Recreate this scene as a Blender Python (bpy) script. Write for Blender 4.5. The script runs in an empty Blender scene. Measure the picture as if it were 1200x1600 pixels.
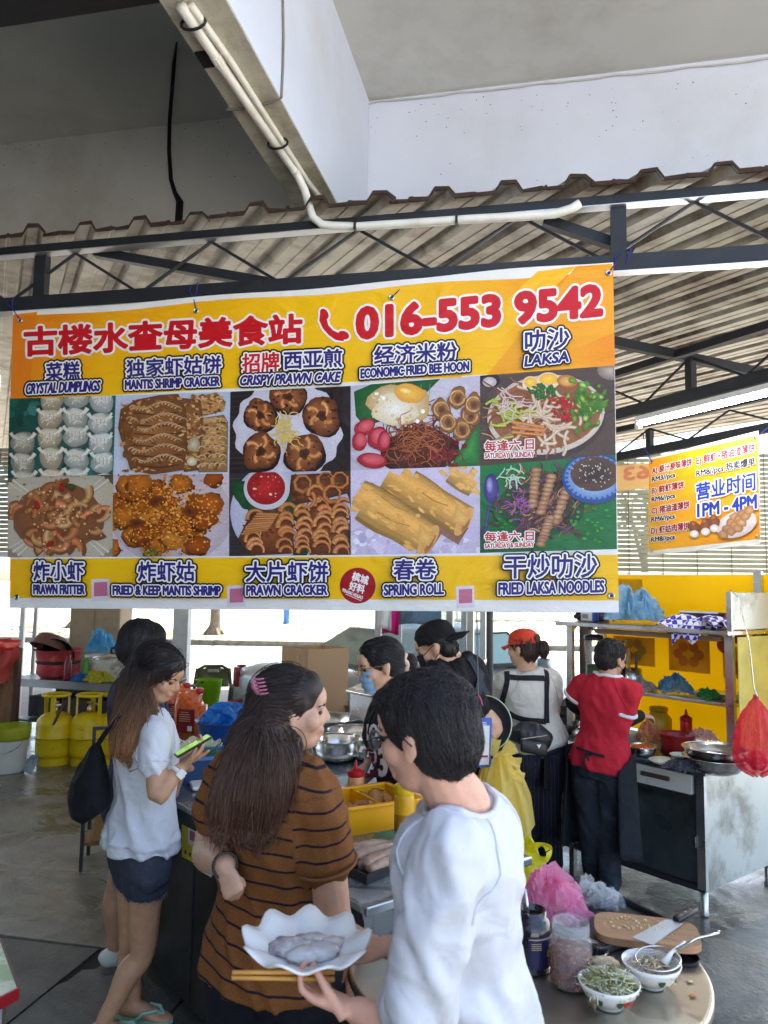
import bpy, bmesh, math, random
import numpy as np
from mathutils import Vector, Matrix, noise as mnoise
from mathutils.bvhtree import BVHTree
R = math.radians
scene = bpy.context.scene
COL = scene.collection

# ------------------------------------------------------------------ camera, sky, sun, exposure
CAMZ = 1.80
PITCH, ROLL, FPX = R(5.5), 0.016, 1200.0
FWD = Vector((0, math.cos(PITCH), math.sin(PITCH)))
_r0, _u0 = Vector((1, 0, 0)), Vector((0, -math.sin(PITCH), math.cos(PITCH)))
RGT = _r0*math.cos(ROLL)+_u0*math.sin(ROLL)
UPV = -_r0*math.sin(ROLL)+_u0*math.cos(ROLL)
CAM = Vector((0, 0, CAMZ))
cd = bpy.data.cameras.new('camera'); cam = bpy.data.objects.new('camera', cd); COL.objects.link(cam)
M = Matrix((RGT, UPV, -FWD)).transposed().to_4x4(); M.translation = CAM
cam.matrix_world = M
cd.sensor_fit = 'VERTICAL'; cd.sensor_height = 36.0; cd.sensor_width = 27.0; cd.lens = 27.0
cd.clip_start = 0.05; cd.clip_end = 3000
cd.dof.use_dof = True; cd.dof.focus_distance = 3.6; cd.dof.aperture_fstop = 5.0
scene.camera = cam

SUN_EL, SUN_AZ = R(60), R(35)      # azimuth clockwise from +Y (the view direction)
world = bpy.data.worlds.new('World'); scene.world = world; world.use_nodes = True
wn = world.node_tree.nodes; wl = world.node_tree.links
sky = wn.new('ShaderNodeTexSky'); sky.sky_type = 'NISHITA'; sky.sun_disc = False
sky.sun_elevation = SUN_EL; sky.sun_rotation = SUN_AZ; sky.air_density = 1.0; sky.dust_density = 2.5
bg = wn['Background']; wl.new(sky.outputs[0], bg.inputs[0]); bg.inputs[1].default_value = 0.15
sl = bpy.data.lights.new('sun', 'SUN'); sl.energy = 4.5; sl.angle = R(0.6); sl.color = (1.0, 0.95, 0.87)
so = bpy.data.objects.new('sun', sl); COL.objects.link(so)
_sd = Vector((math.sin(SUN_AZ)*math.cos(SUN_EL), math.cos(SUN_AZ)*math.cos(SUN_EL), math.sin(SUN_EL)))
so.rotation_euler = _sd.to_track_quat('Z', 'Y').to_euler(); so.location = (0, 0, 30)
vs = scene.view_settings
vs.view_transform = 'Standard'; vs.look = 'None'; vs.exposure = 2.3; vs.gamma = 1.0
scene.cycles.use_denoising = True
scene.cycles.max_bounces = 7; scene.cycles.diffuse_bounces = 4; scene.cycles.glossy_bounces = 4
scene.cycles.transmission_bounces = 6; scene.cycles.transparent_max_bounces = 10
scene.cycles.caustics_reflective = False; scene.cycles.caustics_refractive = False
scene.cycles.sample_clamp_indirect = 6.0

# ------------------------------------------------------------------ photograph pixel -> point in the place
def ray(px, py):
    return FWD + RGT*((px-600)/FPX) - UPV*((py-800)/FPX)
def at(px, py, d):                       # point at depth d
    return CAM + ray(px, py)*d
def on_z(px, py, z):
    r = ray(px, py); return CAM + r*((z-CAMZ)/r.z)
def on_plane(px, py, p, n):
    r = ray(px, py); return CAM + r*((p-CAM).dot(n)/r.dot(n))
BA = R(12.0)                             # the building stands 12 degrees round from the view
BX = Vector((math.cos(BA), -math.sin(BA), 0)); BY = Vector((math.sin(BA), math.cos(BA), 0))
def bw(x, y, z): return BX*x + BY*y + Vector((0, 0, z))
SA = R(27.0)                             # the stall's own direction
SU = Vector((-math.sin(SA), math.cos(SA), 0)); SV = Vector((math.cos(SA), math.sin(SA), 0))
Z3 = Vector((0, 0, 1))

# ------------------------------------------------------------------ materials
def s2l(c):
    c = c/255.0
    return c/12.92 if c <= 0.04045 else ((c+0.055)/1.055)**2.4
def rgb(r, g, b): return (s2l(r), s2l(g), s2l(b))
MATS = {}
def mat(name, col, rough=0.6, metal=0.0, var=0.15, nscale=8.0, bump=0.0, bscale=60.0, spec=0.5, trans=0.0, ior=1.45,
        alpha=1.0, rvar=0.0, col2=None, c2scale=3.0, c2lo=0.5, c2hi=0.65, sss=0.0, transl=0.0, emit=None, coat=0.0, stretch=None, ndet=4.0, bdist=.01, bdet=5.0):
    if name in MATS: return MATS[name]
    m = bpy.data.materials.new(name); m.use_nodes = True; MATS[name] = m
    nt = m.node_tree; N = nt.nodes; L = nt.links; b = N['Principled BSDF']
    b.inputs['Roughness'].default_value = rough; b.inputs['Metallic'].default_value = metal
    b.inputs['Specular IOR Level'].default_value = spec; b.inputs['IOR'].default_value = ior
    b.inputs['Transmission Weight'].default_value = trans; b.inputs['Alpha'].default_value = alpha
    b.inputs['Coat Weight'].default_value = coat
    if sss: b.inputs['Subsurface Weight'].default_value = sss; b.inputs['Subsurface Radius'].default_value = (.012, .005, .003); b.inputs['Subsurface Scale'].default_value = 1.0
    tc = N.new('ShaderNodeTexCoord'); vec = tc.outputs['Object']
    if stretch:
        mp = N.new('ShaderNodeMapping'); mp.inputs['Scale'].default_value = stretch; L.new(vec, mp.inputs[0]); vec = mp.outputs[0]
    n = N.new('ShaderNodeTexNoise'); n.inputs['Scale'].default_value = nscale; n.inputs['Detail'].default_value = ndet; L.new(vec, n.inputs['Vector'])
    mr = N.new('ShaderNodeMapRange'); mr.inputs[1].default_value = 0.25; mr.inputs[2].default_value = 0.75
    mr.inputs[3].default_value = 1-var; mr.inputs[4].default_value = 1+var*0.6; L.new(n.outputs[0], mr.inputs[0])
    base = N.new('ShaderNodeRGB'); base.outputs[0].default_value = (*col, 1); src = base.outputs[0]
    if col2 is not None:
        n2 = N.new('ShaderNodeTexNoise'); n2.inputs['Scale'].default_value = c2scale; n2.inputs['Detail'].default_value = 7.0; n2.inputs['Roughness'].default_value = .65; L.new(vec, n2.inputs['Vector'])
        r2 = N.new('ShaderNodeMapRange'); r2.inputs[1].default_value = c2lo; r2.inputs[2].default_value = c2hi; L.new(n2.outputs[0], r2.inputs[0])
        mx = N.new('ShaderNodeMix'); mx.data_type = 'RGBA'; L.new(r2.outputs[0], mx.inputs[0]); L.new(src, mx.inputs[6]); mx.inputs[7].default_value = (*col2, 1); src = mx.outputs[2]
    vm = N.new('ShaderNodeVectorMath'); vm.operation = 'SCALE'; L.new(src, vm.inputs[0]); L.new(mr.outputs[0], vm.inputs['Scale'])
    L.new(vm.outputs[0], b.inputs['Base Color'])
    if rvar:
        rr = N.new('ShaderNodeMapRange'); rr.inputs[1].default_value = .3; rr.inputs[2].default_value = .7
        rr.inputs[3].default_value = max(.02, rough-rvar); rr.inputs[4].default_value = min(1, rough+rvar); L.new(n.outputs[0], rr.inputs[0]); L.new(rr.outputs[0], b.inputs['Roughness'])
    if bump:
        nb = N.new('ShaderNodeTexNoise'); nb.inputs['Scale'].default_value = bscale; nb.inputs['Detail'].default_value = bdet; nb.inputs['Distortion'].default_value = .8 if bdet < 3 else 0; L.new(vec, nb.inputs['Vector'])
        bp = N.new('ShaderNodeBump'); bp.inputs['Strength'].default_value = bump; bp.inputs['Distance'].default_value = bdist; L.new(nb.outputs[0], bp.inputs['Height']); L.new(bp.outputs[0], b.inputs['Normal'])
    if emit: b.inputs['Emission Color'].default_value = (*emit[0], 1); b.inputs['Emission Strength'].default_value = emit[1]
    if transl:
        tl = N.new('ShaderNodeBsdfTranslucent'); L.new(vm.outputs[0], tl.inputs[0]); ms = N.new('ShaderNodeMixShader'); ms.inputs[0].default_value = transl
        L.new(b.outputs[0], ms.inputs[1]); L.new(tl.outputs[0], ms.inputs[2]); L.new(ms.outputs[0], N['Material Output'].inputs[0])
    return m
def vcol_mat(name, rough=0.5, grain=0.1, gscale=300, spec=0.3, wrinkle=False):
    m = bpy.data.materials.new(name); m.use_nodes = True; nt = m.node_tree; N = nt.nodes; L = nt.links; b = N['Principled BSDF']
    b.inputs['Roughness'].default_value = rough; b.inputs['Specular IOR Level'].default_value = spec
    a = N.new('ShaderNodeAttribute'); a.attribute_name = 'Col'
    tc = N.new('ShaderNodeTexCoord')
    n = N.new('ShaderNodeTexNoise'); n.inputs['Scale'].default_value = gscale; n.inputs['Detail'].default_value = 3; L.new(tc.outputs['Object'], n.inputs['Vector'])
    mr = N.new('ShaderNodeMapRange'); mr.inputs[1].default_value = .25; mr.inputs[2].default_value = .75; mr.inputs[3].default_value = 1-grain; mr.inputs[4].default_value = 1+grain; L.new(n.outputs[0], mr.inputs[0])
    vm = N.new('ShaderNodeVectorMath'); vm.operation = 'SCALE'; L.new(a.outputs['Color'], vm.inputs[0]); L.new(mr.outputs[0], vm.inputs['Scale']); L.new(vm.outputs[0], b.inputs['Base Color'])
    if wrinkle:
        add_wrinkle(N, L, tc, b)
    MATS[name] = m
    return m
def add_wrinkle(N, L, tc, b, s=0.35):
    mp = N.new('ShaderNodeMapping'); mp.inputs['Scale'].default_value = (1.2, 1, 3.0); mp.inputs['Rotation'].default_value = (0, .5, 0); L.new(tc.outputs['Object'], mp.inputs[0])
    n = N.new('ShaderNodeTexNoise'); n.inputs['Scale'].default_value = 2.2; n.inputs['Detail'].default_value = 3; n.inputs['Distortion'].default_value = 1.2; L.new(mp.outputs[0], n.inputs['Vector'])
    bp = N.new('ShaderNodeBump'); bp.inputs['Strength'].default_value = s; bp.inputs['Distance'].default_value = .05; L.new(n.outputs[0], bp.inputs['Height']); L.new(bp.outputs[0], b.inputs['Normal'])
def film(name, col, op=0.6, rough=0.25, transl=0.5, bump=.6, bscale=25):
    """thin plastic bag / sheet: translucent + a glossy skin, partly see-through"""
    if name in MATS: return MATS[name]
    m = bpy.data.materials.new(name); m.use_nodes = True; MATS[name] = m; nt = m.node_tree; N = nt.nodes; L = nt.links; b = N['Principled BSDF']
    b.inputs['Base Color'].default_value = (*col, 1); b.inputs['Roughness'].default_value = rough; b.inputs['Specular IOR Level'].default_value = .6
    tl = N.new('ShaderNodeBsdfTranslucent'); tl.inputs[0].default_value = (*col, 1)
    m1 = N.new('ShaderNodeMixShader'); m1.inputs[0].default_value = transl; L.new(b.outputs[0], m1.inputs[1]); L.new(tl.outputs[0], m1.inputs[2])
    tp = N.new('ShaderNodeBsdfTransparent'); tp.inputs[0].default_value = tuple(.5+.5*c for c in col)+(1,)
    m2 = N.new('ShaderNodeMixShader'); m2.inputs[0].default_value = op; L.new(tp.outputs[0], m2.inputs[1]); L.new(m1.outputs[0], m2.inputs[2]); L.new(m2.outputs[0], N['Material Output'].inputs[0])
    tc = N.new('ShaderNodeTexCoord'); nb = N.new('ShaderNodeTexNoise'); nb.inputs['Scale'].default_value = bscale; nb.inputs['Detail'].default_value = 4; nb.inputs['Distortion'].default_value = 1.5; L.new(tc.outputs['Object'], nb.inputs['Vector'])
    bp = N.new('ShaderNodeBump'); bp.inputs['Strength'].default_value = bump; bp.inputs['Distance'].default_value = .02; L.new(nb.outputs[0], bp.inputs['Height']); L.new(bp.outputs[0], b.inputs['Normal'])
    return m

# ------------------------------------------------------------------ mesh building
class MB:
    def __init__(s): s.v = []; s.f = []; s.c = []
    def add(s, vs, fs, col=None):
        o = len(s.v); s.v += [tuple(v) for v in vs]; s.f += [tuple(i+o for i in f) for f in fs]
        if col is not None: s.c += [col]*len(vs) if not isinstance(col, list) else col
        return s
    def box(s, c, size, X=Vector((1, 0, 0)), Y=Vector((0, 1, 0)), Z=Z3):
        c = Vector(c); h = [size[0]/2, size[1]/2, size[2]/2]
        vs = [c+X*(a*h[0])+Y*(b*h[1])+Z*(d*h[2]) for a, b, d in ((-1,-1,-1),(1,-1,-1),(1,1,-1),(-1,1,-1),(-1,-1,1),(1,-1,1),(1,1,1),(-1,1,1))]
        return s.add(vs, [(0,3,2,1),(4,5,6,7),(0,1,5,4),(1,2,6,5),(2,3,7,6),(3,0,4,7)])
    def bbox(s, c, size, bev=.004, X=Vector((1,0,0)), Y=Vector((0,1,0)), Z=Z3):
        bm = bmesh.new(); bmesh.ops.create_cube(bm, size=1)
        for v in bm.verts: v.co = Vector((v.co.x*size[0], v.co.y*size[1], v.co.z*size[2]))
        bmesh.ops.bevel(bm, geom=list(bm.edges), offset=min(bev, min(size)*.45), segments=2, affect='EDGES', profile=.5)
        c = Vector(c); bm.verts.index_update()
        s.add([c+X*v.co.x+Y*v.co.y+Z*v.co.z for v in bm.verts], [[v.index for v in f.verts] for f in bm.faces]); bm.free(); return s
    def beam(s, p, q, w, h, up=Z3):                # box beam from p to q
        p, q = Vector(p), Vector(q); d = q-p; l = d.length; d /= l; x = d.cross(up).normalized(); u = x.cross(d)
        return s.box((p+q)/2, (w, l, h), x, d, u)
    def tube(s, pts, r, n=8, caps=True, closed=False):
        pts = [Vector(p) for p in pts]; k = len(pts); rs = r if isinstance(r, (list, tuple)) else [r]*k
        vs = []; prev = None
        for i in range(k):
            if closed: t = pts[(i+1) % k]-pts[i-1]
            else: t = pts[min(i+1, k-1)]-pts[max(i-1, 0)]
            t = t.normalized() if t.length > 1e-9 else Z3
            if prev is None:
                a = t.cross(Z3); a = a.normalized() if a.length > 1e-3 else t.cross(Vector((1,0,0))).normalized()
            else:
                a = prev-t*prev.dot(t); a = a.normalized() if a.length > 1e-6 else t.cross(Z3).normalized()
            prev = a; b = t.cross(a)
            for j in range(n):
                th = 2*math.pi*j/n; vs.append(pts[i]+(a*math.cos(th)+b*math.sin(th))*rs[i])
        fs = []
        for i in range(k if closed else k-1):
            i2 = (i+1) % k
            for j in range(n): fs.append((i*n+j, i*n+(j+1) % n, i2*n+(j+1) % n, i2*n+j))
        if caps and not closed: fs.append(tuple(range(n-1, -1, -1))); fs.append(tuple((k-1)*n+j for j in range(n)))
        return s.add(vs, fs)
    def lathe(s, prof, c=(0,0,0), n=24, X=Vector((1,0,0)), Y=Vector((0,1,0)), Z=Z3, sx=1, sy=1, wob=None):
        c = Vector(c); vs = []; fs = []; k = len(prof)
        for i, (r, z) in enumerate(prof):
            for j in range(n):
                th = 2*math.pi*j/n; w = wob(th, i) if wob else 1
                vs.append(c+X*(math.cos(th)*r*sx*w)+Y*(math.sin(th)*r*sy*w)+Z*z)
        for i in range(k-1):
            for j in range(n): fs.append((i*n+j, i*n+(j+1) % n, (i+1)*n+(j+1) % n, (i+1)*n+j))
        if prof[0][0] > 1e-5: fs.append(tuple(range(n-1, -1, -1)))
        if prof[-1][0] > 1e-5: fs.append(tuple((k-1)*n+j for j in range(n)))
        return s.add(vs, fs)
    def shell(s, prof, t=.003, **k):                # a vessel wall: profile outside, then back inside
        inner = [(max(r-t, 0), z+(t if i == 0 else 0)) for i, (r, z) in enumerate(prof)]
        return s.lathe(prof+inner[::-1]+([(0, inner[0][1])] if inner[0][0] > 0 else []), **k) if prof[0][0] > 0 else s.lathe(prof+inner[::-1], **k)
    def extrude(s, poly, o, X, Y, N, t):            # polygon (x,y) in plane o,X,Y thickened by t along N
        n = len(poly); vs = [o+X*x+Y*y for x, y in poly]+[o+X*x+Y*y+N*t for x, y in poly]
        fs = [tuple(range(n-1, -1, -1)), tuple(range(n, 2*n))]+[(i, (i+1) % n, n+(i+1) % n, n+i) for i in range(n)]
        return s.add(vs, fs)
    def grid(s, fn, nu, nv):
        vs = [fn(i/nu, j/nv) for j in range(nv+1) for i in range(nu+1)]
        fs = [(j*(nu+1)+i, j*(nu+1)+i+1, (j+1)*(nu+1)+i+1, (j+1)*(nu+1)+i) for j in range(nv) for i in range(nu)]
        return s.add(vs, fs)
    def blob(s, c, r, rough=.25, freq=3.0, sub=3, seed=0, sc=(1,1,1), X=Vector((1,0,0)), Y=Vector((0,1,0)), Z=Z3, ridge=False, flat=None):
        bm = bmesh.new(); bmesh.ops.create_icosphere(bm, subdivisions=sub, radius=1.0); c = Vector(c); off = Vector((seed*7.3, seed*3.1, seed*1.7))
        vs = []
        for v in bm.verts:
            nz = mnoise.fractal(v.co*freq+off, 1.0, 2.0, 3)
            if ridge: nz = (.9*abs(math.sin(4.5*math.atan2(v.co.y, v.co.x)+3.5*mnoise.noise(v.co*1.7+off)))-.45)*(1-abs(v.co.z)**5)+.7*nz
            p = v.co*(1+rough*nz); z = p.z*sc[2]
            if flat is not None: z = max(z, flat)
            vs.append(c+(X*(p.x*sc[0])+Y*(p.y*sc[1])+Z*z)*r)
        bm.verts.index_update(); s.add(vs, [[v.index for v in f.verts] for f in bm.faces]); bm.free(); return s
    def text(s, body, ox, oy, n, w, h, offs=0.0, lift=0.001, keep=False):
        """lettering as a flat mesh; ox = origin, oy dirs: (origin, xdir, ydir, normal) box w x h"""
        vs, fs = text2d(body, offs); xs = [v[0] for v in vs]; ys = [v[1] for v in vs]
        x0, x1, y0, y1 = min(xs), max(xs), min(ys), max(ys); o, X, Y = ox, oy[0], oy[1]
        return s.add([o+X*((x-x0)/(x1-x0)*w)+Y*((y-y0)/(y1-y0)*h)+n*lift for x, y in vs], fs)

WM = {}
def _link(o, parent):
    COL.objects.link(o)
    if parent is not None: o.parent = parent; WM[o.name] = WM[parent.name]
    elif o.name not in WM: WM[o.name] = Matrix.Identity(4)
    return o
def thing(name, label, cat, loc=(0,0,0), rz=0.0, group=None):
    o = bpy.data.objects.new(name, None); o.empty_display_size = .1; o.location = loc; o.rotation_euler = (0, 0, rz)
    WM[o.name] = Matrix.Translation(Vector(loc)) @ Matrix.Rotation(rz, 4, 'Z'); COL.objects.link(o)
    o['label'] = label; o['category'] = cat
    if group: o['group'] = group
    return o
def tag(o, label, cat, group=None):
    o['label'] = label; o['category'] = cat
    if group: o['group'] = group
    return o
def part(name, mb, m, parent=None, smooth=False, world=False, kind=None, label=None, recalc=True, auto=None):
    """one mesh object; world=True: vertices are in world space and the parent is somewhere else"""
    me = bpy.data.meshes.new(name)
    if world and parent is not None:
        inv = WM[parent.name].inverted(); vs = [inv @ Vector(v) for v in mb.v]
    else: vs = mb.v
    me.from_pydata([tuple(v) for v in vs], [], mb.f); me.update()
    if recalc:
        bm = bmesh.new(); bm.from_mesh(me); bmesh.ops.recalc_face_normals(bm, faces=list(bm.faces)); bm.to_mesh(me); bm.free()
    if mb.c:
        a = me.color_attributes.new('Col', 'FLOAT_COLOR', 'POINT')
        a.data.foreach_set('color', np.array([(*c[:3], 1.0) for c in mb.c], dtype=np.float32).ravel())
    if smooth or auto:
        me.polygons.foreach_set('use_smooth', [True]*len(me.polygons))
        if auto: me.set_sharp_from_angle(angle=R(auto))
    me.materials.append(m)
    o = bpy.data.objects.new(name, me); _link(o, parent)
    if kind: o['kind'] = kind
    if label: o['label'] = label
    return o
def pw(n, b, m, p=None, **k): return part(n, b, m, p, world=True, **k)
def struct(name, mb, m, **k):
    o = part(name, mb, m, **k); o['kind'] = 'structure'; return o
def shared(o, parent, loc=(0,0,0), rot=(0,0,0), scale=(1,1,1)):
    c = o.copy(); c.location = loc; c.rotation_euler = rot; c.scale = scale; c.parent = parent; COL.objects.link(c); WM[c.name] = WM[parent.name]; return c
def dup(root, loc, rz, label, group=None):
    c = root.copy(); COL.objects.link(c); c.location = loc; c.rotation_euler = (0, 0, rz); c['label'] = label; WM[c.name] = Matrix.Translation(Vector(loc)) @ Matrix.Rotation(rz, 4, 'Z')
    if group: c['group'] = group
    for ch in list(root.children):
        d = ch.copy(); COL.objects.link(d); d.parent = c; WM[d.name] = WM[c.name]
        for g in list(ch.children):
            e = g.copy(); COL.objects.link(e); e.parent = d
    return c
_TC = {}
def text2d(body, offs=0.0):
    k = (body, round(offs, 4))
    if k in _TC: return _TC[k]
    cu = bpy.data.curves.new('lettering', 'FONT'); cu.body = body; cu.size = 1.0; cu.offset = offs; cu.fill_mode = 'FRONT'; cu.resolution_u = 3
    o = bpy.data.objects.new('lettering', cu); COL.objects.link(o)
    dg = bpy.context.evaluated_depsgraph_get(); me = bpy.data.meshes.new_from_object(o.evaluated_get(dg))
    r = ([(v.co.x, v.co.y) for v in me.vertices], [tuple(p.vertices) for p in me.polygons])
    bpy.data.objects.remove(o); bpy.data.curves.remove(cu); bpy.data.meshes.remove(me); _TC[k] = r
    return r
rnd = random.Random(7)

# ------------------------------------------------------------------ shared materials
m_conc = mat('painted_concrete', rgb(206, 213, 228), .85, var=.07, nscale=2.0, bump=.12, bscale=90, col2=rgb(194, 198, 204), c2scale=1.2, c2lo=.52, c2hi=.8)
m_soffit = mat('soffit_paint', rgb(205, 205, 198), .9, var=.08, nscale=1.5, bump=.1, bscale=70, col2=rgb(168, 164, 150), c2scale=.9, c2lo=.5, c2hi=.8)
m_beamun = mat('beam_underside', rgb(196, 192, 176), .9, var=.2, nscale=6, bump=.5, bscale=50, col2=rgb(150, 143, 122), c2scale=5, c2lo=.45, c2hi=.7)
m_black = mat('black_paint', rgb(38, 40, 44), .45, var=.3, nscale=14, bump=.08)
m_truss = mat('truss_paint', rgb(36, 39, 45), .5, var=.25, nscale=10, bump=.1, col2=rgb(60, 50, 44), c2scale=9, c2lo=.6, c2hi=.75)
m_pvc = mat('pvc_white', rgb(230, 228, 218), .45, var=.08, nscale=10, col2=rgb(204, 196, 174), c2scale=7, c2lo=.55, c2hi=.8)
m_steel = mat('stainless', (.62, .63, .64), .28, metal=1.0, var=.12, nscale=5, bump=.04, bscale=30, rvar=.12)
m_steel_b = mat('stainless_bright', (.72, .73, .74), .16, metal=1.0, var=.1, nscale=9, rvar=.08)
m_alu = mat('aluminium', (.66, .67, .68), .38, metal=.9, var=.08)
m_blackpl = mat('black_plastic', rgb(28, 28, 31), .38, var=.2)
m_white = mat('white_plastic', rgb(232, 232, 228), .4, var=.05)
m_tin = mat('tin_sheet', rgb(164, 158, 144), .45, metal=.3, var=.25, nscale=4, col2=rgb(84, 64, 44), c2scale=2.2, c2lo=.46, c2hi=.66)
m_rust = mat('rust_edge', rgb(62, 46, 38), .9, var=.4, nscale=22, bump=.3)
# ================================================================== ground and floor
m_floor = bpy.data.materials.new('wet_concrete_floor'); m_floor.use_nodes = True
def _floor(m, c1, c2, c3, wet_lo, wet_hi, rdry, rwet):
    N = m.node_tree.nodes; L = m.node_tree.links; b = N['Principled BSDF']; tc = N.new('ShaderNodeTexCoord')
    def nz(s, d=6, di=0.0, ro=.6):
        n = N.new('ShaderNodeTexNoise'); n.inputs['Scale'].default_value = s; n.inputs['Detail'].default_value = d; n.inputs['Distortion'].default_value = di; n.inputs['Roughness'].default_value = ro; L.new(tc.outputs['Object'], n.inputs['Vector']); return n.outputs[0]
    def mr(x, a, b2, c, d):
        q = N.new('ShaderNodeMapRange'); q.inputs[1].default_value = a; q.inputs[2].default_value = b2; q.inputs[3].default_value = c; q.inputs[4].default_value = d; L.new(x, q.inputs[0]); return q.outputs[0]
    def mix(f, a, b2):
        q = N.new('ShaderNodeMix'); q.data_type = 'RGBA'; L.new(f, q.inputs[0])
        for i, s in ((6, a), (7, b2)):
            if isinstance(s, tuple): q.inputs[i].default_value = (*s, 1)
            else: L.new(s, q.inputs[i])
        return q.outputs[2]
    big = nz(1.7, 8, .9, .68); med = nz(4.5, 8, .3, .7); fine = nz(70, 4)
    wet = mr(big, wet_lo, wet_hi, 0, 1)
    c = mix(mr(med, .35, .65, 0, 1), c1, c2); c = mix(mr(nz(2.3, 7, .8), .55, .72, 0, 1), c, c3)
    dk = N.new('ShaderNodeVectorMath'); dk.operation = 'SCALE'; L.new(c, dk.inputs[0]); L.new(mr(wet, 0, 1, 1.0, .62), dk.inputs['Scale'])
    gr = N.new('ShaderNodeVectorMath'); gr.operation = 'SCALE'; L.new(dk.outputs[0], gr.inputs[0]); L.new(mr(fine, .3, .7, .85, 1.12), gr.inputs['Scale'])
    L.new(gr.outputs[0], b.inputs['Base Color']); L.new(mr(wet, 0, 1, rdry, rwet), b.inputs['Roughness'])
    bp = N.new('ShaderNodeBump'); bp.inputs['Distance'].default_value = .006; L.new(mr(wet, 0, 1, .8, .35), bp.inputs['Strength'])
    ad = N.new('ShaderNodeMath'); ad.operation = 'ADD'; L.new(nz(45, 5), ad.inputs[0]); L.new(nz(9, 4), ad.inputs[1]); L.new(ad.outputs[0], bp.inputs['Height']); L.new(bp.outputs[0], b.inputs['Normal'])
_floor(m_floor, rgb(106, 102, 93), rgb(146, 140, 126), rgb(84, 78, 66), .38, .56, .5, .12)
m_slab = bpy.data.materials.new('drain_cover_concrete'); m_slab.use_nodes = True
_floor(m_slab, rgb(80, 80, 73), rgb(106, 104, 94), rgb(66, 64, 56), .48, .72, .65, .25)
# outside ground, one sheet to the horizon
m_ground = mat('sunlit_ground', rgb(182, 178, 172), .95, var=.25, nscale=.8, col2=rgb(120, 112, 88), c2scale=.25, c2lo=.55, c2hi=.7, bump=.3, bscale=14)
struct('ground', MB().add([(-900, -900, -.03), (900, -900, -.03), (900, 900, -.03), (-900, 900, -.03)], [(0,1,2,3)]), m_ground)
JY = 3.62                                   # the joint along the building, drain covers just before it
q = [bw(-9, JY, 0), bw(7, JY, 0), bw(7, 9.2, 0), bw(-9, 9.2, 0)]
flo = MB().add(q+[v-Z3*.03 for v in q], [(0,1,2,3),(0,4,5,1),(1,5,6,2),(2,6,7,3),(3,7,4,0)])
floor_o = struct('floor', flo, m_floor)
q = [bw(-9, -4, -.012), bw(3.2, -4, -.012), bw(3.2, JY, -.012), bw(-9, JY, -.012)]
struct('sub_floor', MB().add(q, [(0,1,2,3)]), mat('dark_joint', rgb(30, 28, 25), .9))
cov = thing('drain_cover_row', 'row of grey concrete drain covers with dark joints across the floor', 'drain cover', bw(0, 3.3, 0))
for i in range(-11, 9):
    w = .60; x0 = -2.16+i*.605
    sk = rnd.uniform(-.006, .006); dz = rnd.uniform(-.004, .003)
    pl = [bw(x0+.007, 2.93+sk, 0), bw(x0+w-.004, 2.93-sk, 0), bw(x0+w-.004, JY-.02+sk, 0), bw(x0+.007, JY-.02, 0)]
    if i == 0:      # the broken corner
        pl = [pl[0], pl[1], pl[2], bw(x0+.10, JY-.03, 0), bw(x0+.09, JY-.20, 0), bw(x0+.035, JY-.22, 0), bw(x0+.03, JY-.33, 0), bw(x0+.007, JY-.36, 0)]
    n = len(pl); mb = MB().add([p+Z3*dz for p in pl]+[p-Z3*.011 for p in pl], [tuple(range(n))]+[(k, k+n, (k+1) % n+n, (k+1) % n) for k in range(n)])
    pw('cover_slab', mb, m_slab, cov)
# inner arcade floor: pale marbled tiles
m_tile = mat('pale_tile', rgb(186, 200, 184), .25, var=.12, nscale=4, col2=rgb(150, 170, 150), c2scale=6, c2lo=.5, c2hi=.7)
m_conc_in = m_slab
tl = thing('tile_floor', 'pale green marbled floor tiles at the near left corner', 'floor tiles', bw(-3, 2.5, 0))
for i in range(6):
    for j in range(4):
        x0 = -1.72-.405*(i+1); y0 = 2.90-.405*(j+1)
        pw('tile', MB().box(bw(x0+.2, y0+.2, -.004), (.397, .397, .014), BX, BY), m_tile, tl)
struct('near_floor', MB().box(bw(.75, -.55, -.006), (4.9, 6.92, .01), BX, BY), m_slab)  # ends early on the right so paler ground there bounces light
# road, kerb and verge outside
m_road = mat('sunny_asphalt', rgb(150, 146, 140), .95, var=.15, nscale=3, bump=.4, bscale=40)
ry = on_z(500, 1011, 0).y
struct('road', MB().box((0, (9.6+ry)/2, -.014), (160, ry-9.6, .02)), m_road)
struct('kerb', MB().bbox((0, ry+.15, .05), (160, .3, .2), .02), mat('kerb_stone', rgb(120, 112, 100), .95, var=.4, nscale=5, bump=.6, bscale=20, col2=rgb(96, 100, 62), c2scale=3))
m_verge = mat('sandy_verge', rgb(190, 178, 150), .98, var=.3, nscale=2.5, bump=.5, bscale=18, col2=rgb(112, 104, 66), c2scale=.5, c2lo=.52, c2hi=.62)
struct('verge', MB().box((0, ry+.3+30, .03), (160, 60, .12)), m_verge)
lf = MB(); rr = random.Random(3)
for i in range(900):
    x = rr.uniform(-22, 14); y = ry+.5+rr.random()**1.6*26; s = rr.uniform(.04, .12); a = rr.uniform(0, 6.28); c, d = math.cos(a)*s, math.sin(a)*s; z = .093+rr.random()*.02
    lf.add([(x-c, y-d, z), (x+d*.5, y-c*.5, z+.03), (x+c, y+d, z), (x-d*.5, y+c*.5, z+.01)], [(0,1,2,3)])
o = part('leaf_litter', lf, mat('dead_leaves', rgb(112, 84, 52), .9, var=.5, nscale=.7), kind='stuff', recalc=False); tag(o, 'brown fallen leaves scattered over the sandy verge', 'leaves')

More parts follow.
